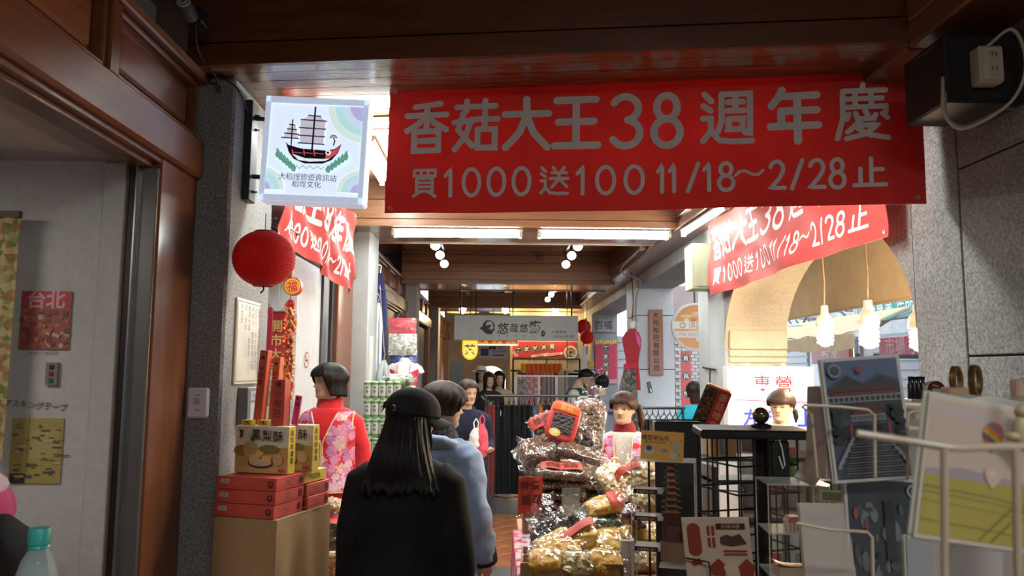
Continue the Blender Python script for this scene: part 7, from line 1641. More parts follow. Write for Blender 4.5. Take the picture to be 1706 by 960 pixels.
card('postcard', 'small green landscape postcard peeping out behind the lower pack', [(1368, 816), (1420, 822), (1420, 838), (1366, 836)], (1.1, 1.1, 1.1, 1.1), flat((.56, .54, .5), .6), lambda pr, W_, H_: (pr.rect(0, .1 * H_, W_ * .9, H_ * .6, flat((.14, .20, .05), .5)), pr.rect(.0, -.3 * H_, W_ * .9, H_ * .2, flat((.3, .08, .06), .5))), 2)
card('postcard', 'pale postcards fanned out low behind the balloon card', [(1510, 893), (1558, 893), (1548, 1010), (1515, 1010)], (.80, .80, .80, .80), flat((.30, .30, .31), .6), None, 4)
card('postcard', 'white postcards standing behind the wire pocket next to the temple card', [(1514, 700), (1540, 705), (1544, 800), (1518, 800)], (.90, .88, .88, .9), flat((.60, .57, .55), .6), None, 5)
card('postcard', 'pale postcards packed under the balloon card', [(1580, 905), (1672, 922), (1668, 1000), (1585, 1000)], (.58, .58, .58, .58), flat((.52, .46, .42), .6), None, 4)
# little things behind the rack
t = thing('display_shelf', 'pale wooden shelf carrying tape rings behind the postcards', 'shelf', at(1640, 690, 1.25)); 
MB().box((0, 0, 0), (.30, .14, .03), 0, None, .004).build('board', flat((.60, .54, .46), .6), t); MB().box((.0, .05, -.62), (.26, .03, 1.22)).build('post', flat((.5, .45, .4), .6), t)
t = thing('wooden_block', 'pale wooden block holding one tape ring', 'block', at(1590, 657, 1.22) + V((0, 0, -.004))); MB().box((0, 0, 0), (.032, .03, .03), 0, None, .003).build('block', flat((.52, .36, .22), .5), t); MB().lathe([(0, -.0155), (.004, -.0155), (.004, -.013)], (-.008, 0, 0), 10, 0, 'Y').build('hole', BLACK, t)
for k, (px, rr) in enumerate(((1593, .011), (1625, .012))):
    c = at(px, 634, 1.22); t = thing('tape_ring', 'upright gold brown ring, %s behind the postcards' % ('standing on the wooden block', 'standing beside the wooden block')[k], 'ring', c, R(20), 'rings behind the postcards')
    MB().grid(lambda u, v: (rr * cos(2 * pi * u) * .75, (v - .5) * .010, rr * 1.9 * sin(2 * pi * u)), 32, 2, 0, .002).build('band', flat((.22, .13, .05), .3, .6), t, smooth=True)
    MB().tube([(rr * .72 * cos(q * pi / 12), -.005, rr * 1.85 * sin(q * pi / 12)) for q in range(24)], .0012, 5, closed=True).build('rim', GOLD, t)
t = thing('white_tray', 'translucent white tray lying behind the balloon postcard', 'tray', at(1660, 668, 1.1)); MB().grid(lambda u, v: ((u - .5) * .11, (v - .5) * .06, .004 + .004 * sin(u * 7)), 12, 4, 0, .008).build('tray_body', flat((.58, .52, .46), .3), t, smooth=True); MB().box((0, -.03, -.01), (.11, .004, .02)).build('lip', flat((.56, .5, .44), .4), t)
t = thing('wooden_toy', 'pale wooden block toy at the frame edge behind the balloon card', 'toy', at(1702, 652, 1.15)); MB().box((0, 0, 0), (.026, .02, .036), 0, None, .003).build('body', flat((.58, .42, .30), .5), t); MB().ball((0, -.006, .015), .006).build('knob', flat((.5, .36, .26), .5), t)
t = thing('figurine', 'small cream figurine at the frame edge beside the balloon card', 'figurine', at(1703, 722, .50)); MB().ball((0, 0, 0), (.006, .005, .012), 14, 9).build('body', flat((.50, .40, .24), .5), t, smooth=True); MB().ball((-.006, 0, -.002), (.005, .004, .003)).build('arm', flat((.50, .40, .24), .5), t, smooth=True); MB().ball((.001, 0, .014), .005).build('head', flat((.50, .40, .24), .5), t, smooth=True)
t = thing('goods_shelf', 'white shelf with dark bottles seen past the temple postcard', 'shelf', at(1540, 672, 2.6))
MB().box((0, 0, 0), (.16, .14, .03), 0, None, .003).build('board', flat((.62, .58, .54), .5), t); MB().box((0, .0, -.06), (.15, .12, .08), 0, None, .003).build('drawer', flat((.56, .52, .48), .5), t); MB().box((0, .04, -.75), (.12, .04, 1.35)).build('post', flat((.5, .48, .46), .5), t)
for k, px in enumerate((1517, 1524, 1531, 1538)):
    c = at(px, 655, 2.58); t = thing('dark_bottle', 'small dark bottle on the white shelf, %s in the row' % ordw[k], 'bottle', (c.x, 2.58, at(1540, 672, 2.6).z + .015), 0, 'dark bottles'); MB().lathe([(.010, 0), (.010, .045), (.006, .055), (.006, .068), (0, .068)], (0, 0, 0), 12).build('glass_body', BLACKG, t, smooth=True); MB().lathe([(.007, .062), (.007, .075), (0, .075)], (0, 0, 0), 10).build('cap', BLACK, t)
t = thing('tape_dispenser', 'round white and orange tape dispenser on the white shelf', 'dispenser', at(1556, 650, 2.52)); MB().lathe([(0, -.015), (.030, -.015), (.030, .015), (0, .015)], (0, 0, 0), 24, 0, 'Y').build('wheel', flat((.08, .05, .04), .4), t, smooth=True); MB().box((.004, -.018, -.010), (.04, .006, .03), 0, None, .003).build('front', flat((.6, .58, .54), .5), t); MB().box((-.004, -.018, .014), (.02, .004, .008), 0, Matrix.Rotation(R(15), 3, 'Y')).build('orange_mark', flat((.62, .22, .03), .5), t)
# ================================================================== PEOPLE
def skinmat(name, c):
    m, nt, b = newmat(name); co = coords(nt); f = noise_tex(nt, co, 30, 3)
    nt.links.new(ramp(nt, f, [(.3, tuple(x * .93 for x in c)), (.7, c)]), b.inputs['Base Color'])
    b.inputs['Roughness'].default_value = .48; b.inputs['Subsurface Weight'].default_value = .08; b.inputs['Subsurface Radius'].default_value = (.012, .005, .003); return m
SKIN = skinmat('skin', (.56, .36, .25)); LIPS = flat((.43, .19, .15), .4); EYEW = flat((.62, .60, .57), .3); IRIS = flat((.018, .012, .010), .2)
def hairmat(name, c0, c1, rough=.46):
    m, nt, b = newmat(name); co = coords(nt, (130, 130, 9)); f = noise_tex(nt, co, 1.6, 3, .6)
    nt.links.new(ramp(nt, f, [(.3, c0), (.7, c1)]), b.inputs['Base Color']); b.inputs['Roughness'].default_value = rough; b.inputs['Specular IOR Level'].default_value = .22; bump(nt, b, f, .5, .003); return m
H_BLACK = hairmat('black_hair', (.004, .0035, .0035), (.014, .012, .011)); H_BROWN = hairmat('brown_hair', (.014, .008, .006), (.055, .030, .019)); H_AUB = hairmat('auburn_hair', (.012, .006, .005), (.060, .022, .014)); H_DKB = hairmat('dark_brown_hair', (.010, .007, .006), (.045, .025, .016))
def lerp_tab(tab, z):
    if z <= tab[0][0]: return tab[0][1:]
    for a, b in zip(tab, tab[1:]):
        if z <= b[0]:
            t = (z - a[0]) / (b[0] - a[0]); t = t * t * (3 - 2 * t) * .5 + t * .5
            return tuple(p + (q - p) * t for p, q in zip(a[1:], b[1:]))
    return tab[-1][1:]
#        z     half width  front   back
HEAD = [(.000, .022, .074, -.045), (.008, .034, .084, -.022), (.022, .046, .089, .004), (.042, .056, .087, .030), (.060, .062, .087, .055), (.080, .067, .086, .073), (.105, .071, .087, .089), (.128, .0745, .092, .097), (.150, .0745, .091, .098), (.172, .070, .083, .091), (.192, .058, .066, .075), (.208, .036, .040, .048), (.2155, .016, .018, .022), (.218, .001, .001, .001)]
def hsec(z): w_, f, b = lerp_tab(HEAD, z); return w_, (f + b) / 2, (b - f) / 2      # half width, half depth, centre y
G = lambda x, s: exp(-(x / s) ** 2)
def hfeat(x, z):
    """forward relief of the face"""
    d = 0
    if z < .119: k = max(0, min(1, (.119 - z) / .037)); d += (.004 + .023 * k ** 1.3) * G(x, .0085 + .004 * k) * (1 if z > .079 else G(z - .079, .005))
    d += .006 * (G(x - .012, .006) + G(x + .012, .006)) * G(z - .081, .006)
    d -= .0075 * (G(x - .031, .016) + G(x + .031, .016)) * G(z - .108, .010)
    d += .0025 * (G(x - .03, .02) + G(x + .03, .02)) * G(z - .126, .007)
    d += .004 * (G(x - .040, .018) + G(x + .040, .018)) * G(z - .082, .016)
    d += .0048 * G(x, .019) * G(z - .0615, .005) + .0045 * G(x, .017) * G(z - .0495, .0055) - .003 * G(x, .024) * G(z - .0556, .0022)
    d += .005 * G(x, .017) * G(z - .020, .012) - .002 * G(x, .02) * G(z - .036, .006)
    return d
def hsurf(a, z, off=0.0, feat=True):
    """point on the head at bearing a (0 faces forward, -y)"""
    w_, dd, yc = hsec(z); e = .86
    sx = math.copysign(abs(sin(a)) ** e, sin(a)); sy = math.copysign(abs(cos(a)) ** e, cos(a))
    x = (w_ + off) * sx; y = yc - (dd + off) * sy
    if feat and cos(a) > 0: y -= hfeat(x, z) * min(1, cos(a) * 2.2)
    return V((x, y, z))
def hfront(x, z):
    w_, dd, yc = hsec(z); s = min(.98, abs(x) / w_) ** (1 / .86); a = math.asin(s); return hsurf(a if x >= 0 else -a, z).y
def head_mb(jaw=1.0):
    m = MB(); zs = [.0, .003, .008] + [.014 + .0058 * k for k in range(31)] + [.200, .2065, .212, .2155, .2175]; n = 56; vs = []; fs = []
    for z in zs:
        for k in range(n): vs.append(hsurf(2 * pi * k / n, z))
    for i in range(len(zs) - 1):
        for k in range(n): fs.append((i * n + k, i * n + (k + 1) % n, (i + 1) * n + (k + 1) % n, (i + 1) * n + k))
    fs.append(tuple(range(n))[::-1]); fs.append(tuple((len(zs) - 1) * n + k for k in range(n)))
    m.add(vs, fs)
    for sg in (-1, 1):
        er = MB().ball((0, 0, 0), (.006, .016, .030), 12, 9); er.move(Matrix.Translation((sg * .0745, .012, .098)) @ Matrix.Rotation(R(sg * 18), 4, 'Z') @ Matrix.Rotation(R(-12), 4, 'X')); m.add(er.v, er.f)
        er = MB().ball((0, 0, 0), (.007, .009, .012), 8, 6).move(Matrix.Translation((sg * .072, .006, .080))); m.add(er.v, er.f)
    return m
TORSO = [(.76, .168, .122), (.86, .165, .116), (.97, .142, .102), (1.08, .146, .104), (1.17, .158, .116), (1.25, .168, .108), (1.30, .160, .090), (1.335, .105, .068), (1.36, .062, .057), (1.40, .054, .054)]
def tors(z): return lerp_tab(TORSO, z)
def torso_mb(z0, z1, inf, n=28, flare=0.0, step=.035, wmul=1.0, sh=0.0):
    m = MB(); k = max(2, int((z1 - z0) / step)); pts = []; rr = []
    for i in range(k + 1):
        z = z0 + (z1 - z0) * i / k; w_, d_ = tors(z); fl = flare * max(0, (1.05 - z))
        pts.append((0, 0, z)); rr.append(((w_ * wmul + inf + fl + (sh if 1.18 < z < 1.34 else 0)), (d_ + inf + fl * .8)))
    m.tube(pts, rr, n, up=(0, 1, 0)); return m
def arm_pts(P, sg):
    return [V((sg * .118, .0, 1.272)), V((sg * .165, .004, 1.245)), V(P['elbow_' + ('l' if sg > 0 else 'r')]), V(P['wrist_' + ('l' if sg > 0 else 'r')])]
def limb_curve(a, b, c, d):
    return [a, b, b.lerp(c, .33), b.lerp(c, .7), c + (b - c).normalized() * .02 + (d - c).normalized() * .02, c.lerp(d, .3), c.lerp(d, .65), d]
POSE = dict(elbow_l=(.205, .03, 1.03), elbow_r=(-.205, .03, 1.03), wrist_l=(.22, -.05, .80), wrist_r=(-.22, -.05, .80))
def hand_mb(w_, d, sg, curl=.5):
    """palm, four unequal bent fingers and a thumb"""
    m = MB(); d = V(d).normalized(); side = V((0, 1, 0)) - d * d.y; side.normalize(); nrm = d.cross(side) * sg
    m.tube([w_ - d * .02, w_, w_ + d * .04, w_ + d * .082], [(.022, .017), (.026, .017), (.039, .015), (.037, .013)], 12, up=nrm)
    for k, L in enumerate((.066, .076, .071, .055)):
        b0 = w_ + d * .078 + side * (-.030 + .020 * k) * -1; p = [b0 - d * .02, b0]; dd = d.copy()
        for q in range(3): dd = (dd - nrm * curl * .55).normalized(); p.append(p[-1] + dd * L / 3)
        m.tube(p, [.0085, .0088, .0082, .0076, .0064], 8)
    b0 = w_ + d * .022 + side * .026; m.tube([b0 - side * .01, b0, b0 + (side * .7 + d * .6 - nrm * .2).normalized() * .03, b0 + (side * .5 + d * .9 - nrm * .4).normalized() * .056], [.011, .0115, .010, .0075], 8)
    return m
def wrinkle(mb, A, fx=7, fz=3.5, seed=0, cut=None):
    """cloth folds: push the surface in and out along its normal"""
    me = bpy.data.meshes.new('t'); me.from_pydata(mb.v, [], mb.f); me.update(); nv = [v.normal.copy() for v in me.vertices]; bpy.data.meshes.remove(me)
    out = []
    for p, q in zip(mb.v, nv):
        n1 = NZ.noise(V((p[0] * fx + seed, p[1] * fx, p[2] * fz + seed))); n2 = NZ.noise(V((p[0] * fx * 2.4, p[1] * fx * 2.4 + seed, p[2] * fz * 2.6))); n3 = NZ.noise(V(((p[0] + p[2] * .6) * fx * 1.4, p[1] * fx, (p[2] - p[0] * .5) * fz * 1.7 + seed)))
        d = A * ((.5 - abs(n1) * 1.6) + .45 * n2 + .7 * (.4 - abs(n3) * 1.5)); out.append(tuple(V(p) + q * d))
    mb.v = out; return mb
def keep_faces(mb, fn):
    q = MB(); q.v = mb.v; q.f = [f for f in mb.f if fn(sum((V(mb.v[i]) for i in f), V()) / len(f))]; q.m = [0] * len(q.f); return q

def hair_shell(z_end, off=.016, nz=26, na=84, vol=.0, ripple=.004, thick=.006, seed=0, flare=.0):
    """hair from the crown down to z_end(bearing); below the widest ring it hangs"""
    m = MB(); zt = .2205 + off * .55
    def fn(u, v):
        a = 2 * pi * u - pi; ze = z_end(a) + .004 * NZ.noise(V((a * 14, seed, 2))); z = zt - (zt - ze) * v ** 1.7
        o = (off + vol * sin(min(1, max(0, zt - z) / .16) * pi)) * (1 - .3 * v ** 8)
        if z > .122:
            s_ = sqrt(max(0, 1 - ((z - .122) / (zt - .122)) ** 2.25)); p = hsurf(a, .132, o, False); c = V((0, .004, z))
            p = V((p.x * s_, .004 + (p.y - .004) * s_, z))
        else:
            p = hsurf(a, max(z, .105) if abs(a) > 1.0 else max(z, .04), o, False); p.z = z; c = V((0, .004, z))
            k = max(0, min(1, (.132 - z) / .03)); q = hsurf(a, .132, o, False); p = V((q.x + (p.x - q.x) * k, q.y + (p.y - q.y) * k, z))
        r_ = ripple * NZ.noise(V((a * 9 + seed, v * 1.6, seed))) + ripple * .7 * NZ.noise(V((a * 30 + seed, v * 2.5, seed + 4)))
        if z < .09: r_ += flare * (.09 - z)
        d = p - c; d.z = 0; L = max(d.length, 1e-6)
        return c + d * ((L + r_ * min(1, v * 1.5)) / L)
    m.grid(fn, na, nz, 0, thick); return m
def face_parts(t, M, brow=H_BLACK, glasses=False, eye_open=1.0):
    m = MB(); qs = [-1, -.75, -.45, -.18, 0, .18, .45, .75, 1]
    for zc, up, r_ in ((.0592, 1, .0027), (.0528, -1, .0034)): m.tube([(q * .0215, hfront(q * .0215, zc) - .0005, .0558 + (zc - .0558) * (1 - q * q) + up * .0012 * (1 - abs(q) if up < 0 else (abs(q) < .3 and abs(q) > .1))) for q in qs], [(.0008, .0005) if abs(q) == 1 else (r_ * (1 - .5 * q * q), .0016) for q in qs], 8)
    m.move(M); m.build('lips', LIPS, t, smooth='all')
    for sg in (-1, 1):
        x = sg * .031; z = .1075; y = hfront(x, z); m = MB()
        m.ball((x, y + .0012, z), (.0140, .0050, .0056 * eye_open), 14, 8, 0); m.ball((x, y - .0018, z), (.0058, .0034, .0054 * eye_open), 10, 8, 1)
        m.tube([(x + q * .0155, hfront(x + q * .0155, z) - .0035 + .001 * q * q, z + .0056 * eye_open - .0052 * q * q + .0006) for q in (-1, -.6, -.2, .2, .6, 1)], [.0009, .0016, .0018, .0018, .0016, .0009], 6, 1)
        m.tube([(x + q * .013, hfront(x + q * .013, z) - .002, z - .0052 * eye_open + .004 * q * q) for q in (-1, -.4, .4, 1)], .0007, 5, 1)
        m.move(M); m.build('eye', [EYEW, IRIS], t, smooth=True)
        b = MB().tube([(x + sg * q * .018, hfront(x + sg * q * .018, .126) - .0012, .1245 + .004 * (1 - q * q) - .002 * q) for q in (-1, -.5, 0, .5, 1)], [(.0012, .0008), (.0026, .0014), (.0028, .0014), (.0024, .0012), (.001, .0008)], 6); b.move(M); b.build('eyebrow', brow, t, smooth=True)
    if glasses:
        g = MB()
        for sg in (-1, 1): g.tube([(sg * .032 + .021 * cos(k * pi / 12), hfront(sg * .03, .1) - .014, .103 + .0155 * sin(k * pi / 12)) for k in range(24)], .0011, 6, closed=True); g.tube([(sg * .053, hfront(.03, .1) - .012, .107), (sg * .072, -.02, .110), (sg * .076, .012, .105)], .0011, 6)
        g.tube([(-.011, hfront(0, .1) - .004, .106), (0, hfront(0, .112) - .010, .109), (.011, hfront(0, .1) - .004, .106)], .0011, 6); g.move(M); g.build('glasses', flat((.35, .25, .15), .25, .8), t, smooth=True)
def person(label, loc_, rz, h, head_turn=0, head_tilt=0, head_roll=0, pose=None, detail=.0075, mouth_open=0, skin=None, name='person', legs=True, hands=True, head_fwd=.0, face=True, **fk):
    """one continuous body, with the head turned on its neck; returns thing, head matrix, pose, scale"""
    s = h / 1.62; P = dict(POSE); P.update(pose or {}); t = thing(name, label, 'person', loc_, rz); t.scale = (s, s, s)
    M = Matrix.Translation((0, -.018 - head_fwd, 1.402 - abs(head_fwd) * .25)) @ Matrix.Rotation(head_turn, 4, 'Z') @ Matrix.Rotation(head_tilt, 4, 'X') @ Matrix.Rotation(head_roll, 4, 'Y') @ Matrix.Scale(.955, 4)
    hm = head_mb(); hm.move(M); b = MB(); b.add(hm.v, hm.f)
    b.tube([(0, .012, 1.30), (0, .008, 1.36), (0, -.002 - head_fwd * .5, 1.42), M @ V((0, .02, .06))], [(.066, .058), (.052, .052), (.049, .052), (.046, .05)], 18, up=(0, 1, 0))
    tm_ = torso_mb(.80, 1.345, -.004, 22); b.add(tm_.v, tm_.f)
    for sg in (-1, 1):
        A = arm_pts(P, sg); q = MB().tube(limb_curve(*A), [.052, .050, .046, .042, .038, .036, .031, .024], 14); b.add(q.v, q.f)
        if hands: q = hand_mb(A[3], A[3] - A[2], sg, .5); b.add(q.v, q.f)
        if legs: q = MB().tube([(sg * .075, .0, .86), (sg * .085, 0, .80), (sg * .088, -.005, .62), (sg * .09, -.012, .47), (sg * .09, .0, .42), (sg * .09, .018, .28), (sg * .09, .015, .10), (sg * .09, .005, .03)], [.075, .085, .072, .054, .052, .050, .034, .036], 14); b.add(q.v, q.f); q = MB().ball((sg * .09, -.05, .03), (.036, .11, .028), 12, 8); b.add(q.v, q.f)
    fuse(b, detail, 2, .4).build('body', skin or SKIN, t, smooth='all')
    if face: face_parts(t, M, **fk)
    return t, M, P
def put_hair(t, M, mb, mat, name='hair'): mb.move(M); return mb.build(name, mat, t, smooth='all')
def top_garment(t, P, name, mat, z0, inf=.016, sleeve=(.064, .060, .056, .053, .050, .047, .043, .040), A=.006, flare=.0, z1=1.345, voxel=.011, seed=1, wmul=1.0, arms=True, fx=7, fz=3.5, sh=0, cuff=.0):
    b = torso_mb(z0, z1, inf, 26, flare, wmul=wmul, sh=sh)
    if arms:
        for sg in (-1, 1):
            C = limb_curve(*arm_pts(P, sg)); C[-1] = C[-1] + (C[-1] - C[-2]).normalized() * cuff; q = MB().tube(C, list(sleeve), 16); b.add(q.v, q.f)
    f = wrinkle(fuse(b, voxel, 5), A, fx, fz, seed); return f.build(name, mat, t, smooth='all')
def collar(t, name, mat, z0=1.325, z1=1.405, r0=.075, r1=.062, n=26, roll=.006, dy=.0, ribs=0):
    m = MB(); pr_ = []
    for k in range(9): v = k / 8; pr_.append((r0 + (r1 - r0) * v + roll * sin(v * pi) + (ribs * (k % 2)), z0 + (z1 - z0) * v))
    pr_ += [(r1 - .010, z1 - .004), (r1 - .012, z0 + .02)]
    m.lathe(pr_, (0, dy, 0), n, 0, 'Z', 1, .92); m.warp if 0 else None
    m.v = [(x, y, z - .022 * max(0, -y) / .07) for x, y, z in m.v]; return m.build(name, mat, t, smooth='all')
def trousers(t, mat, z0=.06, z1=.86, r_=.085):
    b = torso_mb(.78, z1, .012, 22)
    for sg in (-1, 1): q = MB().tube([(sg * .08, 0, .84), (sg * .088, 0, .70), (sg * .09, -.008, .46), (sg * .09, .012, .25), (sg * .09, .01, z0)], [r_, r_ * .98, r_ * .78, r_ * .70, r_ * .66], 14); b.add(q.v, q.f)
    o = wrinkle(fuse(b, .013, 3), .004, 8, 5, 3).build('trousers', mat, t, smooth='all')
    for sg in (-1, 1):
        m = MB().ball((sg * .09, -.045, .035), (.045, .125, .04), 14, 8); m.v = [(x, y, max(0, z)) for x, y, z in m.v]; m.build('shoe', flat((.03, .03, .03), .5), t, smooth=True)
    return o
VEST = floral('floral_vest_cloth', (.60, .012, .028), [(.76, .36, .52), (.80, .62, .66), (.55, .26, .50), (.74, .66, .44)], 21, .65, .64)
PIPE = flat((.72, .52, .28), .6)
def vest(t, z0, z1, inf, vfun, xmax, seed=3, flare=.05):
    b = wrinkle(fuse(torso_mb(z0, z1, inf, 30, flare), .010, 4), .003, 6, 4, seed)
    def kp(p):
        if p.z > z1 - .012 or p.z < z0 + .012: return False
        if p.z > 1.05 and abs(p.x) > xmax + max(0, 1.24 - p.z) * .9: return False
        if p.y < 0 and abs(p.x) < vfun(p.z): return False
        if p.z > 1.30 and p.y > 0 and abs(p.x) < .07: return False
        return True
    v = keep_faces(b, kp); m2 = MB(); m2.v = v.v; m2.f = v.f; m2.m = [0] * len(v.f)
    o = m2.build('vest', VEST, t, smooth='all'); s_ = o.modifiers.new('thickness', 'SOLIDIFY'); s_.thickness = .004
    def fs(x, z):
        w_, d_ = tors(z); fl = flare * max(0, 1.05 - z); w_ += inf + fl; d_ += inf + fl * .8; return -d_ * sqrt(max(.02, 1 - (x / w_) ** 2)) - .003
    for sg in (-1, 1):
        zs = [z0 + .014 + (z1 - .03 - z0) * k / 30 for k in range(31)]
        MB().tube([(sg * (vfun(z) + .003), fs(sg * (vfun(z) + .003), z), z) for z in zs], .0042, 7).build('piping', PIPE, t, smooth=True)
        ar = [(sg * .165, y, z) for y, z in ((-.05, 1.31), (-.085, 1.27), (-.09, 1.23), (-.07, 1.20))]; MB().tube([(sg * (xmax - .007 + .012 * k / 7), -.02 - .085 * sin(pi * .5 * k / 7), 1.325 - .10 * k / 7) for k in range(8)], .0042, 7).build('piping', PIPE, t, smooth=True)
    MB().tube([(x, fs(x, z0 + .014), z0 + .014) for x in [(-.19 + .38 * k / 24) for k in range(25)] if abs(x) < tors(z0)[0] + inf], .0042, 7).build('hem_piping', PIPE, t, smooth=True); return o

# ---- saleswoman in red with the floral vest
g = at(549, 700, 4.95)
SWR = cloth('red_knit', (.56, .014, .020), (.68, .03, .035), .85, 180, .3, .3)
t, M, P = person('woman with black bob, red sweater and floral vest looking aside at the second shop', (g.x, 4.95, .0), R(-6), 1.64, head_turn=R(-46), head_tilt=R(3), pose=dict(elbow_r=(-.225, .02, 1.04), wrist_r=(-.20, -.12, .84), elbow_l=(.225, .03, 1.03), wrist_l=(.23, -.02, .80)), detail=.0055)
top_garment(t, P, 'sweater', SWR, .78, .014, A=.004, seed=2); trousers(t, cloth('dark_trousers', (.018, .019, .024)))
vest(t, .83, 1.335, .030, lambda z: .0012 + max(0, (z - 1.13)) * .42, .172)
collar(t, 'black_inner_collar', cloth('black_collar', (.015, .013, .014)), 1.282, 1.342, .128, .098); collar(t, 'turtleneck', SWR, 1.33, 1.415, .080, .064, roll=.010)
MB().tube([(.062 * sin(a), -.062 * cos(a) - .004, 1.385 - .012 * cos(a)) for a in [-1.6 + 3.2 * k / 16 for k in range(17)]], .003, 6).build('necklace', flat((.62, .55, .42), .3, .5), t, smooth=True)
put_hair(t, M, hair_shell(lambda a: .150 + .004 * sin(a * 9) if abs(a) < .85 else (.150 - (abs(a) - .85) / .45 * .125 if abs(a) < 1.3 else .022 - .012 * (abs(a) - 1.3)), .020, 30, 96, .010, .005, flare=.10), H_BLACK)
# ---- woman in black coat and cap, seen from behind
g = at(677, 800, 2.9)
COAT = cloth('black_coat', (.008, .008, .009), (.015, .015, .016), .8, 200, .2, .08)
t, M, P = person('woman in a black cap and long black coat seen from behind', (g.x, 2.9, 0), R(172), 1.53, head_turn=R(-58), head_tilt=R(8), detail=.006, pose=dict(elbow_l=(.205, .03, 1.04), elbow_r=(-.205, .03, 1.04), wrist_l=(.212, -.03, .80), wrist_r=(-.212, -.03, .80)))
top_garment(t, P, 'coat', COAT, .42, .030, (.078, .078, .072, .068, .066, .064, .062, .060), A=.009, flare=.08, voxel=.012, seed=5, z1=1.35, wmul=1.0, fx=5, fz=2.4); trousers(t, cloth('black_trousers', (.01, .01, .011)), z1=.84)
for sg in (-1, 1):
    for k in range(2): MB().tube([(sg * .272, .02 + .03 * k, .84), (sg * (.287 + .02 * k), .03, .76), (sg * (.277 + .03 * k), .04, .66), (sg * .277, .035, .60 + .03 * k)], .0035, 6).build('cuff_cord', BLACK, t, smooth=True)
collar(t, 'coat_collar', COAT, 1.31, 1.39, .105, .085)
put_hair(t, M, hair_shell(lambda a: .135 if abs(a) < .9 else (.135 - (abs(a) - .9) * .30 if abs(a) < 1.4 else -.05), .012, 26, 90, .0, .004), H_BLACK, 'hair')
lk = MB()
def curt(u, v):
    a = (u - .5) * 2.9; rp = .006 * NZ.noise(V((a * 8, v * 2, 1))) + .004 * NZ.noise(V((a * 26, v * 1.5, 5))); q = v ** 1.2
    L = .27 + .05 * NZ.noise(V((a * 5, 0, 3))) + .03 * NZ.noise(V((a * 17, 0, 8)))
    return (sin(a) * (.080 + .075 * q + rp), .012 + cos(a) * (.092 + .030 * sin(min(1, q * 1.2) * pi) + rp) + .072 * q ** .8, 1.515 - L * v)
lk.grid(curt, 110, 22, 0, .010); lk.build('long_locks', H_BLACK, t, smooth='all')
m = MB()
for k in range(6): m.tube([hsurf(-1.15 - .1 * k, .125, .012, False), hsurf(-1.12 - .07 * k, .07, .016, False), hsurf(-1.0 - .05 * k, .02, .018, False), hsurf(-.98 - .05 * k, .005, .02, False) + V((0, 0, -.06 - .012 * k))], [.006, .0075, .006, .0015], 7)
m.move(M); m.build('side_locks', H_BLACK, t, smooth='all', stuff=True)
CAPM = cloth('cap_cloth', (.013, .013, .014), (.022, .022, .023), .75, 220, .2, .1); cp = MB()
def capf(u, v):
    a = 2 * pi * u - pi; z = .232 - (.232 - (.124 + (.010 if abs(a) > 2.5 else 0))) * v ** 1.1; zz = min(z, .2165); o = .020 + .004 * v
    p = hsurf(a, zz, o, False); sc_ = sqrt(max(0, 1 - ((z - .12) / .1125) ** 2.6)) if z > .12 else 1
    w_, dd, yc = hsec(.135); px = (w_ + o) * sin(a); py = yc - (dd + o) * cos(a); seam = 1 - .012 * exp(-((a * 3 / pi - round(a * 3 / pi)) / .06) ** 2)
    return V((px * sc_ * seam, yc + (py - yc) * sc_ * seam, z))
cp.grid(capf, 84, 24, 0, .003); cp.move(M); cap_o = cp.build('cap_crown', CAPM, t, smooth='all')
bm_ = MB().grid(lambda u, v: (lambda a, r: V((.092 * sin(a) * (1 + .02 * r), -.094 * cos(a) * 1.0 - .082 * r * cos(a * .98), .128 - .022 * r - .020 * sin(a) ** 2 * (1 + r))))((u - .5) * 2.3, v), 30, 8, 0, .003); bm_.move(M); bm_.build('cap_brim', CAPM, t, smooth='all')
MB().ball(M @ V((0, .002, .233)), (.008, .008, .004), 10, 6).build('cap_button', CAPM, t)
m = MB().tube([hsurf(pi + q * .36, .128 + .034 * (1 - q * q), .026, False) for q in [-1 + k / 7 for k in range(15)]], .0035, 6); m.move(M); m.build('back_opening_edge', CAPM, t, smooth=True)
m = MB().box(hsurf(pi - .62, .142, .0265, False), (.014, .006, .013)); m.move(M); m.build('strap_patch', flat((.30, .25, .22), .4), t)
m = MB().tube([hsurf(-pi + .62 + d, .142 + z, .027, False) for d, z in ((-.05, .009), (.06, .009), (.06, -.010), (-.05, -.010))], .0018, 6); m.move(M); m.build('strap_buckle', STEEL, t)
# ---- woman in pale blue jacket
g = at(729, 780, 3.6)
BLUE = cloth('pale_blue_jacket', (.235, .325, .50), (.32, .42, .60), .6, 90, .2, .1)
t, M, P = person('woman with short brown hair in a pale blue jacket seen from behind', (g.x, 3.62, 0), R(150), 1.545, head_turn=R(-48), head_tilt=R(6), detail=.006, pose=dict(elbow_r=(-.235, .03, 1.02), wrist_r=(-.23, -.07, .80), elbow_l=(.22, .03, 1.03)))
top_garment(t, P, 'jacket', BLUE, .66, .036, (.082, .082, .076, .070, .069, .066, .062, .056), A=.012, seed=8, voxel=.010, z1=1.35, wmul=1.06, fx=8, fz=6); trousers(t, cloth('dark_blue_trousers', (.02, .022, .03)))
b = MB().tube([(.115 * sin(a), .085 - .115 * cos(a) * .7 + .0, 1.335 - .02 * cos(a)) for a in [k * pi / 14 for k in range(28)]], [(.040, .026)] * 28, 12, closed=True); wrinkle(fuse(b, .008, 3), .006, 12, 9, 2).build('hood', BLUE, t, smooth='all')
SCARF = lumps('dark_knit_scarf', [(.02, .02, .03), (.05, .05, .07), (.012, .012, .018), (.10, .09, .11)], 90, .9, .3)
collar(t, 'scarf', SCARF, 1.335, 1.415, .096, .074, roll=.014)
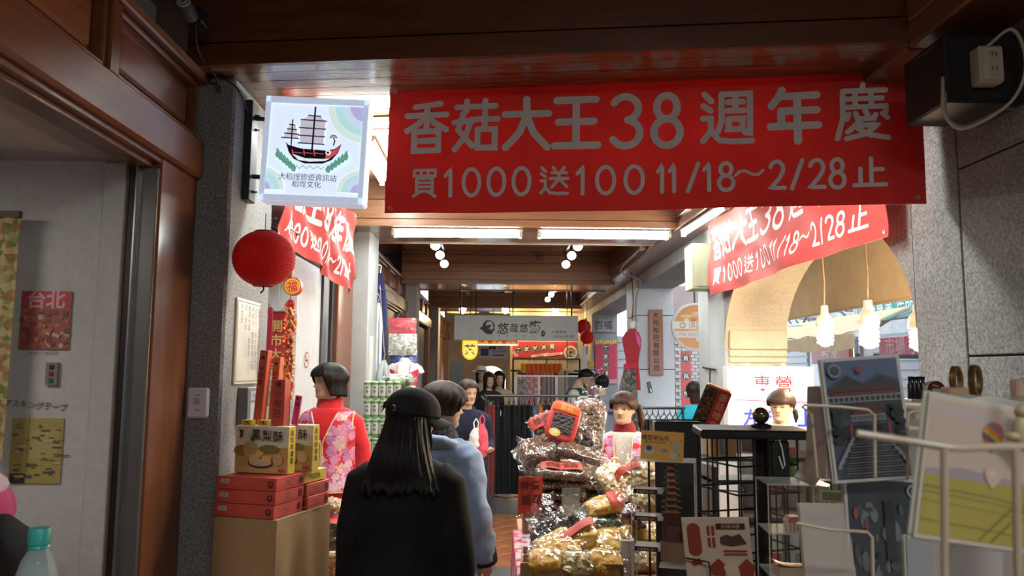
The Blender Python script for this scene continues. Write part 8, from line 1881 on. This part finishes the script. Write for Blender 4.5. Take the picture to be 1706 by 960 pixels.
for sg in (-1,): w_ = V(P['wrist_r']); MB().tube([w_ + V((0, .01, .03)), w_ + V((0, -.01, -.02))], [.058, .055], 14).build('cuff', cloth('dark_cuff', (.02, .025, .04)), t, smooth=True)
put_hair(t, M, hair_shell(lambda a: .148 + .006 * sin(a * 7) if abs(a) < .6 else (.148 - (abs(a) - .6) * .14 if abs(a) < 1.2 else (.064 if abs(a) < 1.7 else .064 - (abs(a) - 1.7) * .055)), .022, 28, 96, .012, .010, seed=3), H_BROWN)
# ---- woman in navy walking with bags
g = at(776, 760, 6.5)
NAVY = cloth('navy_coat', (.012, .016, .035), (.022, .027, .05))
t, M, P = person('woman with tied dark hair in navy coat carrying bags along the corridor', (g.x, 6.5, 0), R(14), 1.53, head_turn=R(14), head_tilt=R(12), detail=.007, pose=dict(elbow_l=(.21, .02, 1.04), wrist_l=(.17, -.20, 1.02)))
top_garment(t, P, 'coat', NAVY, .55, .026, (.070, .068, .062, .058, .056, .054, .048, .043), A=.006, flare=.05, seed=9); trousers(t, cloth('navy_trousers', (.012, .014, .025)))
collar(t, 'coat_collar', NAVY, 1.31, 1.375, .088, .072)
put_hair(t, M, hair_shell(lambda a: .172 if abs(a) < .5 else (.172 - (abs(a) - .5) * .09 if abs(a) < 1.3 else .085), .010, 24, 80, .008, .004, seed=6), H_DKB)
for nm_, lb_, px, py, c_, hh, ww in (('white_bag', 'white plastic bag held by the woman in navy', 793, 731, (.66, .66, .66), .17, .12), ('red_bag', 'thin pink red plastic bag held by the woman in navy', 803, 734, (.58, .07, .12), .26, .11)):
    q = at(px, py, 6.28); bt = thing(nm_, lb_, 'bag', q)
    wrinkle(fuse(MB().tube([(0, 0, -hh / 2), (0, 0, -hh * .3), (0, 0, hh * .2), (0, 0, hh / 2)], [(ww * .35, .03), (ww * .5, .05), (ww * .42, .04), (ww * .14, .012)], 16), .010, 2), .008, 16, 10, 1).build('bag_body', cloth(nm_, c_, None, .4), bt, smooth='all')
    for sx in (-1, 1): MB().tube([(sx * .012, 0, hh / 2 - .01), (sx * .02, 0, hh / 2 + .04), (0, 0, hh / 2 + .075)], .006, 6).build('handle', cloth(nm_, c_, None, .4), bt)
# ---- two girls far down the passage and a passer behind them
for px, Y, lb_, hm_, cc, hh in ((814, 11.2, 'young woman in black top with pale trousers far along the passage', H_DKB, (.02, .02, .022), 1.58), (831, 11.7, 'young woman in cream jacket beside the one in black top', H_BLACK, (.46, .38, .28), 1.60), (801, 13.2, 'person in white hat behind the two young women', H_BLACK, (.42, .42, .42), 1.66)):
    g = at(px, 700, Y); t, M, P = person(lb_, (g.x, Y, 0), R(random.uniform(-15, 15)), hh, head_turn=R(8), head_tilt=R(8), detail=.010, hands=False)
    top_garment(t, P, 'top', cloth('ft%d' % px, cc), .80, .020, A=.004, seed=px, voxel=.014); trousers(t, cloth('fl%d' % px, (.33, .27, .20) if px == 814 else (.10, .11, .14)))
    put_hair(t, M, hair_shell(lambda a: .165 if abs(a) < .5 else (.165 - (abs(a) - .5) * .35 if abs(a) < 1.0 else -.10), .014, 22, 60, .006, .004), hm_)
    if px == 814:
        MB().tube([(-.12, -.10, 1.27), (-.02, -.135, 1.16), (.10, -.125, 1.02)], .010, 6).build('bag_strap', flat((.5, .48, .44), .6), t)
        pr = Print(-.142); pr.text('26', 0, 1.17, .08, flat((.5, .42, .22), .5), .02); pr.build('top_print', t)
    if px == 801: m = MB().lathe([(.16, .16), (.10, .165), (.095, .20), (.07, .245), (0, .25)], (0, 0, 0), 24); m.move(M); m.build('hat', cloth('white_hat', (.6, .6, .6)), t, smooth=True)
# ---- saleswoman in white sweater behind the mushrooms
g = at(1045, 720, 4.75)
KNIT = speckle('white_knit', (.40, .40, .37), (.60, .60, .56), 150, .95, .6, .04); WINE = cloth('wine_collar', (.16, .010, .022), (.24, .02, .035))
t, M, P = person('woman with tied auburn hair in white knit and floral vest behind the mushroom stall', (g.x, 4.86, 0), R(-14), 1.475, head_turn=R(-14), head_tilt=R(3), detail=.0052, pose=dict(elbow_l=(.22, -.02, 1.04), wrist_l=(.16, -.18, .90), elbow_r=(-.22, -.02, 1.04), wrist_r=(-.14, -.18, .90)))
top_garment(t, P, 'knit_sweater', KNIT, .76, .018, (.070, .068, .063, .059, .057, .054, .048, .043), A=.005, seed=12, wmul=1.06); trousers(t, cloth('dark_trousers2', (.02, .02, .025)))
vest(t, .84, 1.335, .034, lambda z: .036 + max(0, z - .95) * .07, .128, 5)
collar(t, 'striped_turtleneck', WINE, 1.335, 1.42, .078, .060, roll=.006, ribs=.0025)
put_hair(t, M, hair_shell(lambda a: .150 + .006 * sin(a * 13) if abs(a) < .62 else (.150 - (abs(a) - .62) * .09 if abs(a) < 1.15 else (.112 - (abs(a) - 1.15) * .02)), .013, 26, 90, .008, .004, seed=2), H_AUB)
m = MB().tube([hsurf(2.5, .13, .012, False), hsurf(2.2, .12, .030, False), V((.095, .085, .07)), V((.105, .085, .02)), V((.10, .08, -.03)), V((.098, .075, -.055))], [.016, .022, .026, .024, .016, .004], 12); m = wrinkle(fuse(m, .005, 2), .003, 60, 8, 1); m.move(M); m.build('ponytail', H_AUB, t, smooth='all')
m = MB().tube([hsurf(2.25 + .0 * k, .12, .030, False) + V((.018 * cos(k * pi / 6), .018 * sin(k * pi / 6), 0)) for k in range(12)], .004, 6, closed=True); m.move(M); m.build('hair_tie', RED, t)
# ---- woman with glasses under the sign box
g = at(1328, 700, 4.7)
PINK = cloth('magenta_top', (.38, .02, .16))
t, M, P = person('woman with straight fringe and glasses in magenta top by the white sign box', (g.x, 4.95, 0), R(-22), 1.49, head_turn=R(-14), head_tilt=R(4), detail=.0052, glasses=True)
top_garment(t, P, 'top', PINK, .76, .016, A=.005, seed=14); trousers(t, cloth('dark_trousers3', (.02, .02, .025)))
collar(t, 'white_collar', cloth('cream_collar', (.62, .57, .48)), 1.335, 1.40, .078, .066, roll=.008)
put_hair(t, M, hair_shell(lambda a: .138 if abs(a) < .8 else (.138 - (abs(a) - .8) * .02 if abs(a) < 1.2 else .118 - (abs(a) - 1.2) * .025), .014, 26, 90, .008, .003, seed=8), H_BROWN)
m = MB().tube([hsurf(2.6, .10, .010, False), V((.07, .10, .06)), V((.075, .10, .02)), V((.072, .095, -.02))], [.014, .020, .018, .005], 10); m.move(M); m.build('ponytail', H_BLACK, t, smooth='all')
# ---- three at the far stall, one in cyan beyond the pale pier
def simple(label, px, Y, rz, h, top, hm_, ze, turn=0, tilt=0, fwd=0, skinm=None, vestc=None, **k):
    g = at(px, 700, Y); t, M, P = person(label, (g.x, Y, 0), R(rz), h, head_turn=R(turn), head_tilt=R(tilt), detail=.009, hands=False, head_fwd=fwd, **k)
    top_garment(t, P, 'top', top, .80, .020, A=.006, seed=px, voxel=.013); trousers(t, cloth('tr_%d' % px, (.02, .022, .03)))
    if hm_: put_hair(t, M, hair_shell(ze, .012, 22, 60, .006, .004), hm_)
    return t, M, P
t, M, P = simple('man with glasses in dark vest over a pale shirt bending at the far stall', 962, 10.6, 62, 1.66, cloth('pale_shirt', (.5, .5, .48)), H_BLACK, lambda a: .175 if abs(a) < .6 else .175 - (abs(a) - .6) * .06, 8, 26, .06, glasses=True)
b = wrinkle(fuse(torso_mb(.82, 1.34, .034, 26), .013, 3), .003, 6, 4, 2); b = keep_faces(b, lambda p: not (p.z > 1.22 and abs(p.x) > .15)); b.build('vest', cloth('dark_green_vest', (.025, .04, .035)), t, smooth='all')
t, M, P = simple('person with black bun and grey top turned away at the far stall', 1004, 9.9, 176, 1.56, cloth('grey_top', (.20, .23, .27)), H_BLACK, lambda a: .16 if abs(a) < .7 else (.07 if abs(a) < 2 else .04))
pr = Print(-.138); 
for x in (-.1, 0, .1): pr.rect(x, 1.12, .08, .035, flat((.03, .035, .05), .6))
o = pr.build('back_stripe', t, rot=(0, 0, pi))
t, M, P = simple('person in grey blue cap facing the stall beside the black bun', 983, 11.7, 20, 1.60, cloth('floral_top', (.25, .12, .12)), H_BLACK, lambda a: .14 if abs(a) < .7 else .06)
m = MB().lathe([(.092, .128), (.095, .17), (.085, .21), (.05, .236), (0, .242)], (0, .004, 0), 22, 0, 'Z', .92, 1.12); m.grid(lambda u, v: (.085 * sin((u - .5) * 2.2), -.09 * cos((u - .5) * 2.2) - .06 * v * cos((u - .5) * 2), .135 - .01 * v), 14, 4, 0, .004); m.move(M); m.build('cap', cloth('grey_cap', (.36, .38, .44)), t, smooth=True)
t, M, P = simple('dark haired person in bright cyan jacket turned away beyond the pale pier', 1159, 8.35, 186, 1.50, cloth('cyan_jacket', (.02, .38, .50)), H_DKB, lambda a: .14 if abs(a) < .7 else (.03 if abs(a) < 2 else -.04))
# ---- passer-by at the frame edge with a backpack, and a bottle in its pocket
t, M, P = person('person in pink and white jacket with black backpack passing close by the nearest shop', (-1.10, 1.50, 0), R(-90), 1.70, detail=.009, pose=dict(elbow_l=(.19, -.16, 1.10), wrist_l=(.17, -.36, 1.05), elbow_r=(-.19, -.16, 1.10), wrist_r=(-.17, -.36, 1.05)))
PK = cloth('bright_pink_jacket', (.58, .02, .15), (.68, .04, .2))
top_garment(t, P, 'jacket', PK, .76, .030, (.082, .080, .075, .070, .068, .064, .058, .052), A=.006, seed=21, z1=1.30); trousers(t, cloth('black_tr4', (.012, .012, .014)))
f = wrinkle(fuse(torso_mb(1.285, 1.355, .034, 24, step=.02), .012, 3), .003, 6, 4, 2)
f.v = [(x * 1.04, y * 1.06, z) for x, y, z in f.v]; f.build('white_yoke', cloth('white_yoke', (.66, .50, .56)), t, smooth='all')
put_hair(t, M, hair_shell(lambda a: .15 if abs(a) < .7 else .02, .014), H_BLACK)
bp = thing('backpack', 'black backpack worn by the person in pink jacket', 'backpack', (-.935, 1.47, 1.10), R(-90))
wrinkle(fuse(MB().tube([(0, 0, -.24), (0, .01, -.2), (0, .02, 0), (0, .01, .16), (0, -.01, .22)], [(.12, .05), (.15, .075), (.16, .085), (.13, .07), (.06, .03)], 22, up=(0, 1, 0)), .011, 4), .005, 8, 6, 4).build('sack', cloth('black_nylon', (.005, .005, .006), (.009, .009, .01), .8), bp, smooth='all')
MB().box((.155, .0, -.17), (.03, .10, .13), 0, None, .012).build('side_pocket', BLACK, bp); MB().tube([(.10, -.06, .16), (.11, -.12, .18), (.12, -.2, .12)], .014, 8).build('strap', BLACK, bp)
c = at(61, 960, 1.30)
bt = thing('water_bottle', 'clear plastic water bottle with turquoise cap in the backpack pocket', 'bottle', (c.x, 1.30, c.z - .10))
MB().lathe([(.028, -.06), (.031, -.05), (.031, .06), (.032, .075), (.031, .10), (.024, .125), (.013, .145), (.013, .155)], (0, 0, 0), 24).build('bottle_body', glass('bottle_plastic', (.75, .88, .88), .30, .06), bt, smooth='all')
MB().lathe([(.0312, -.02), (.0318, -.015), (.0318, .085), (.0312, .09)], (0, 0, 0), 24).build('label', flat((.42, .58, .56), .4), bt, smooth=True)
MB().lathe([(.0165, .150), (.0170, .152), (.0170, .172), (.0155, .176), (0, .176)], (0, 0, 0), 24).build('cap', flat((.05, .46, .40), .4), bt, smooth=True); MB().lathe([(.0145, .143), (.0165, .145), (.0145, .149)], (0, 0, 0), 20).build('neck_ring', flat((.05, .46, .40), .4), bt)
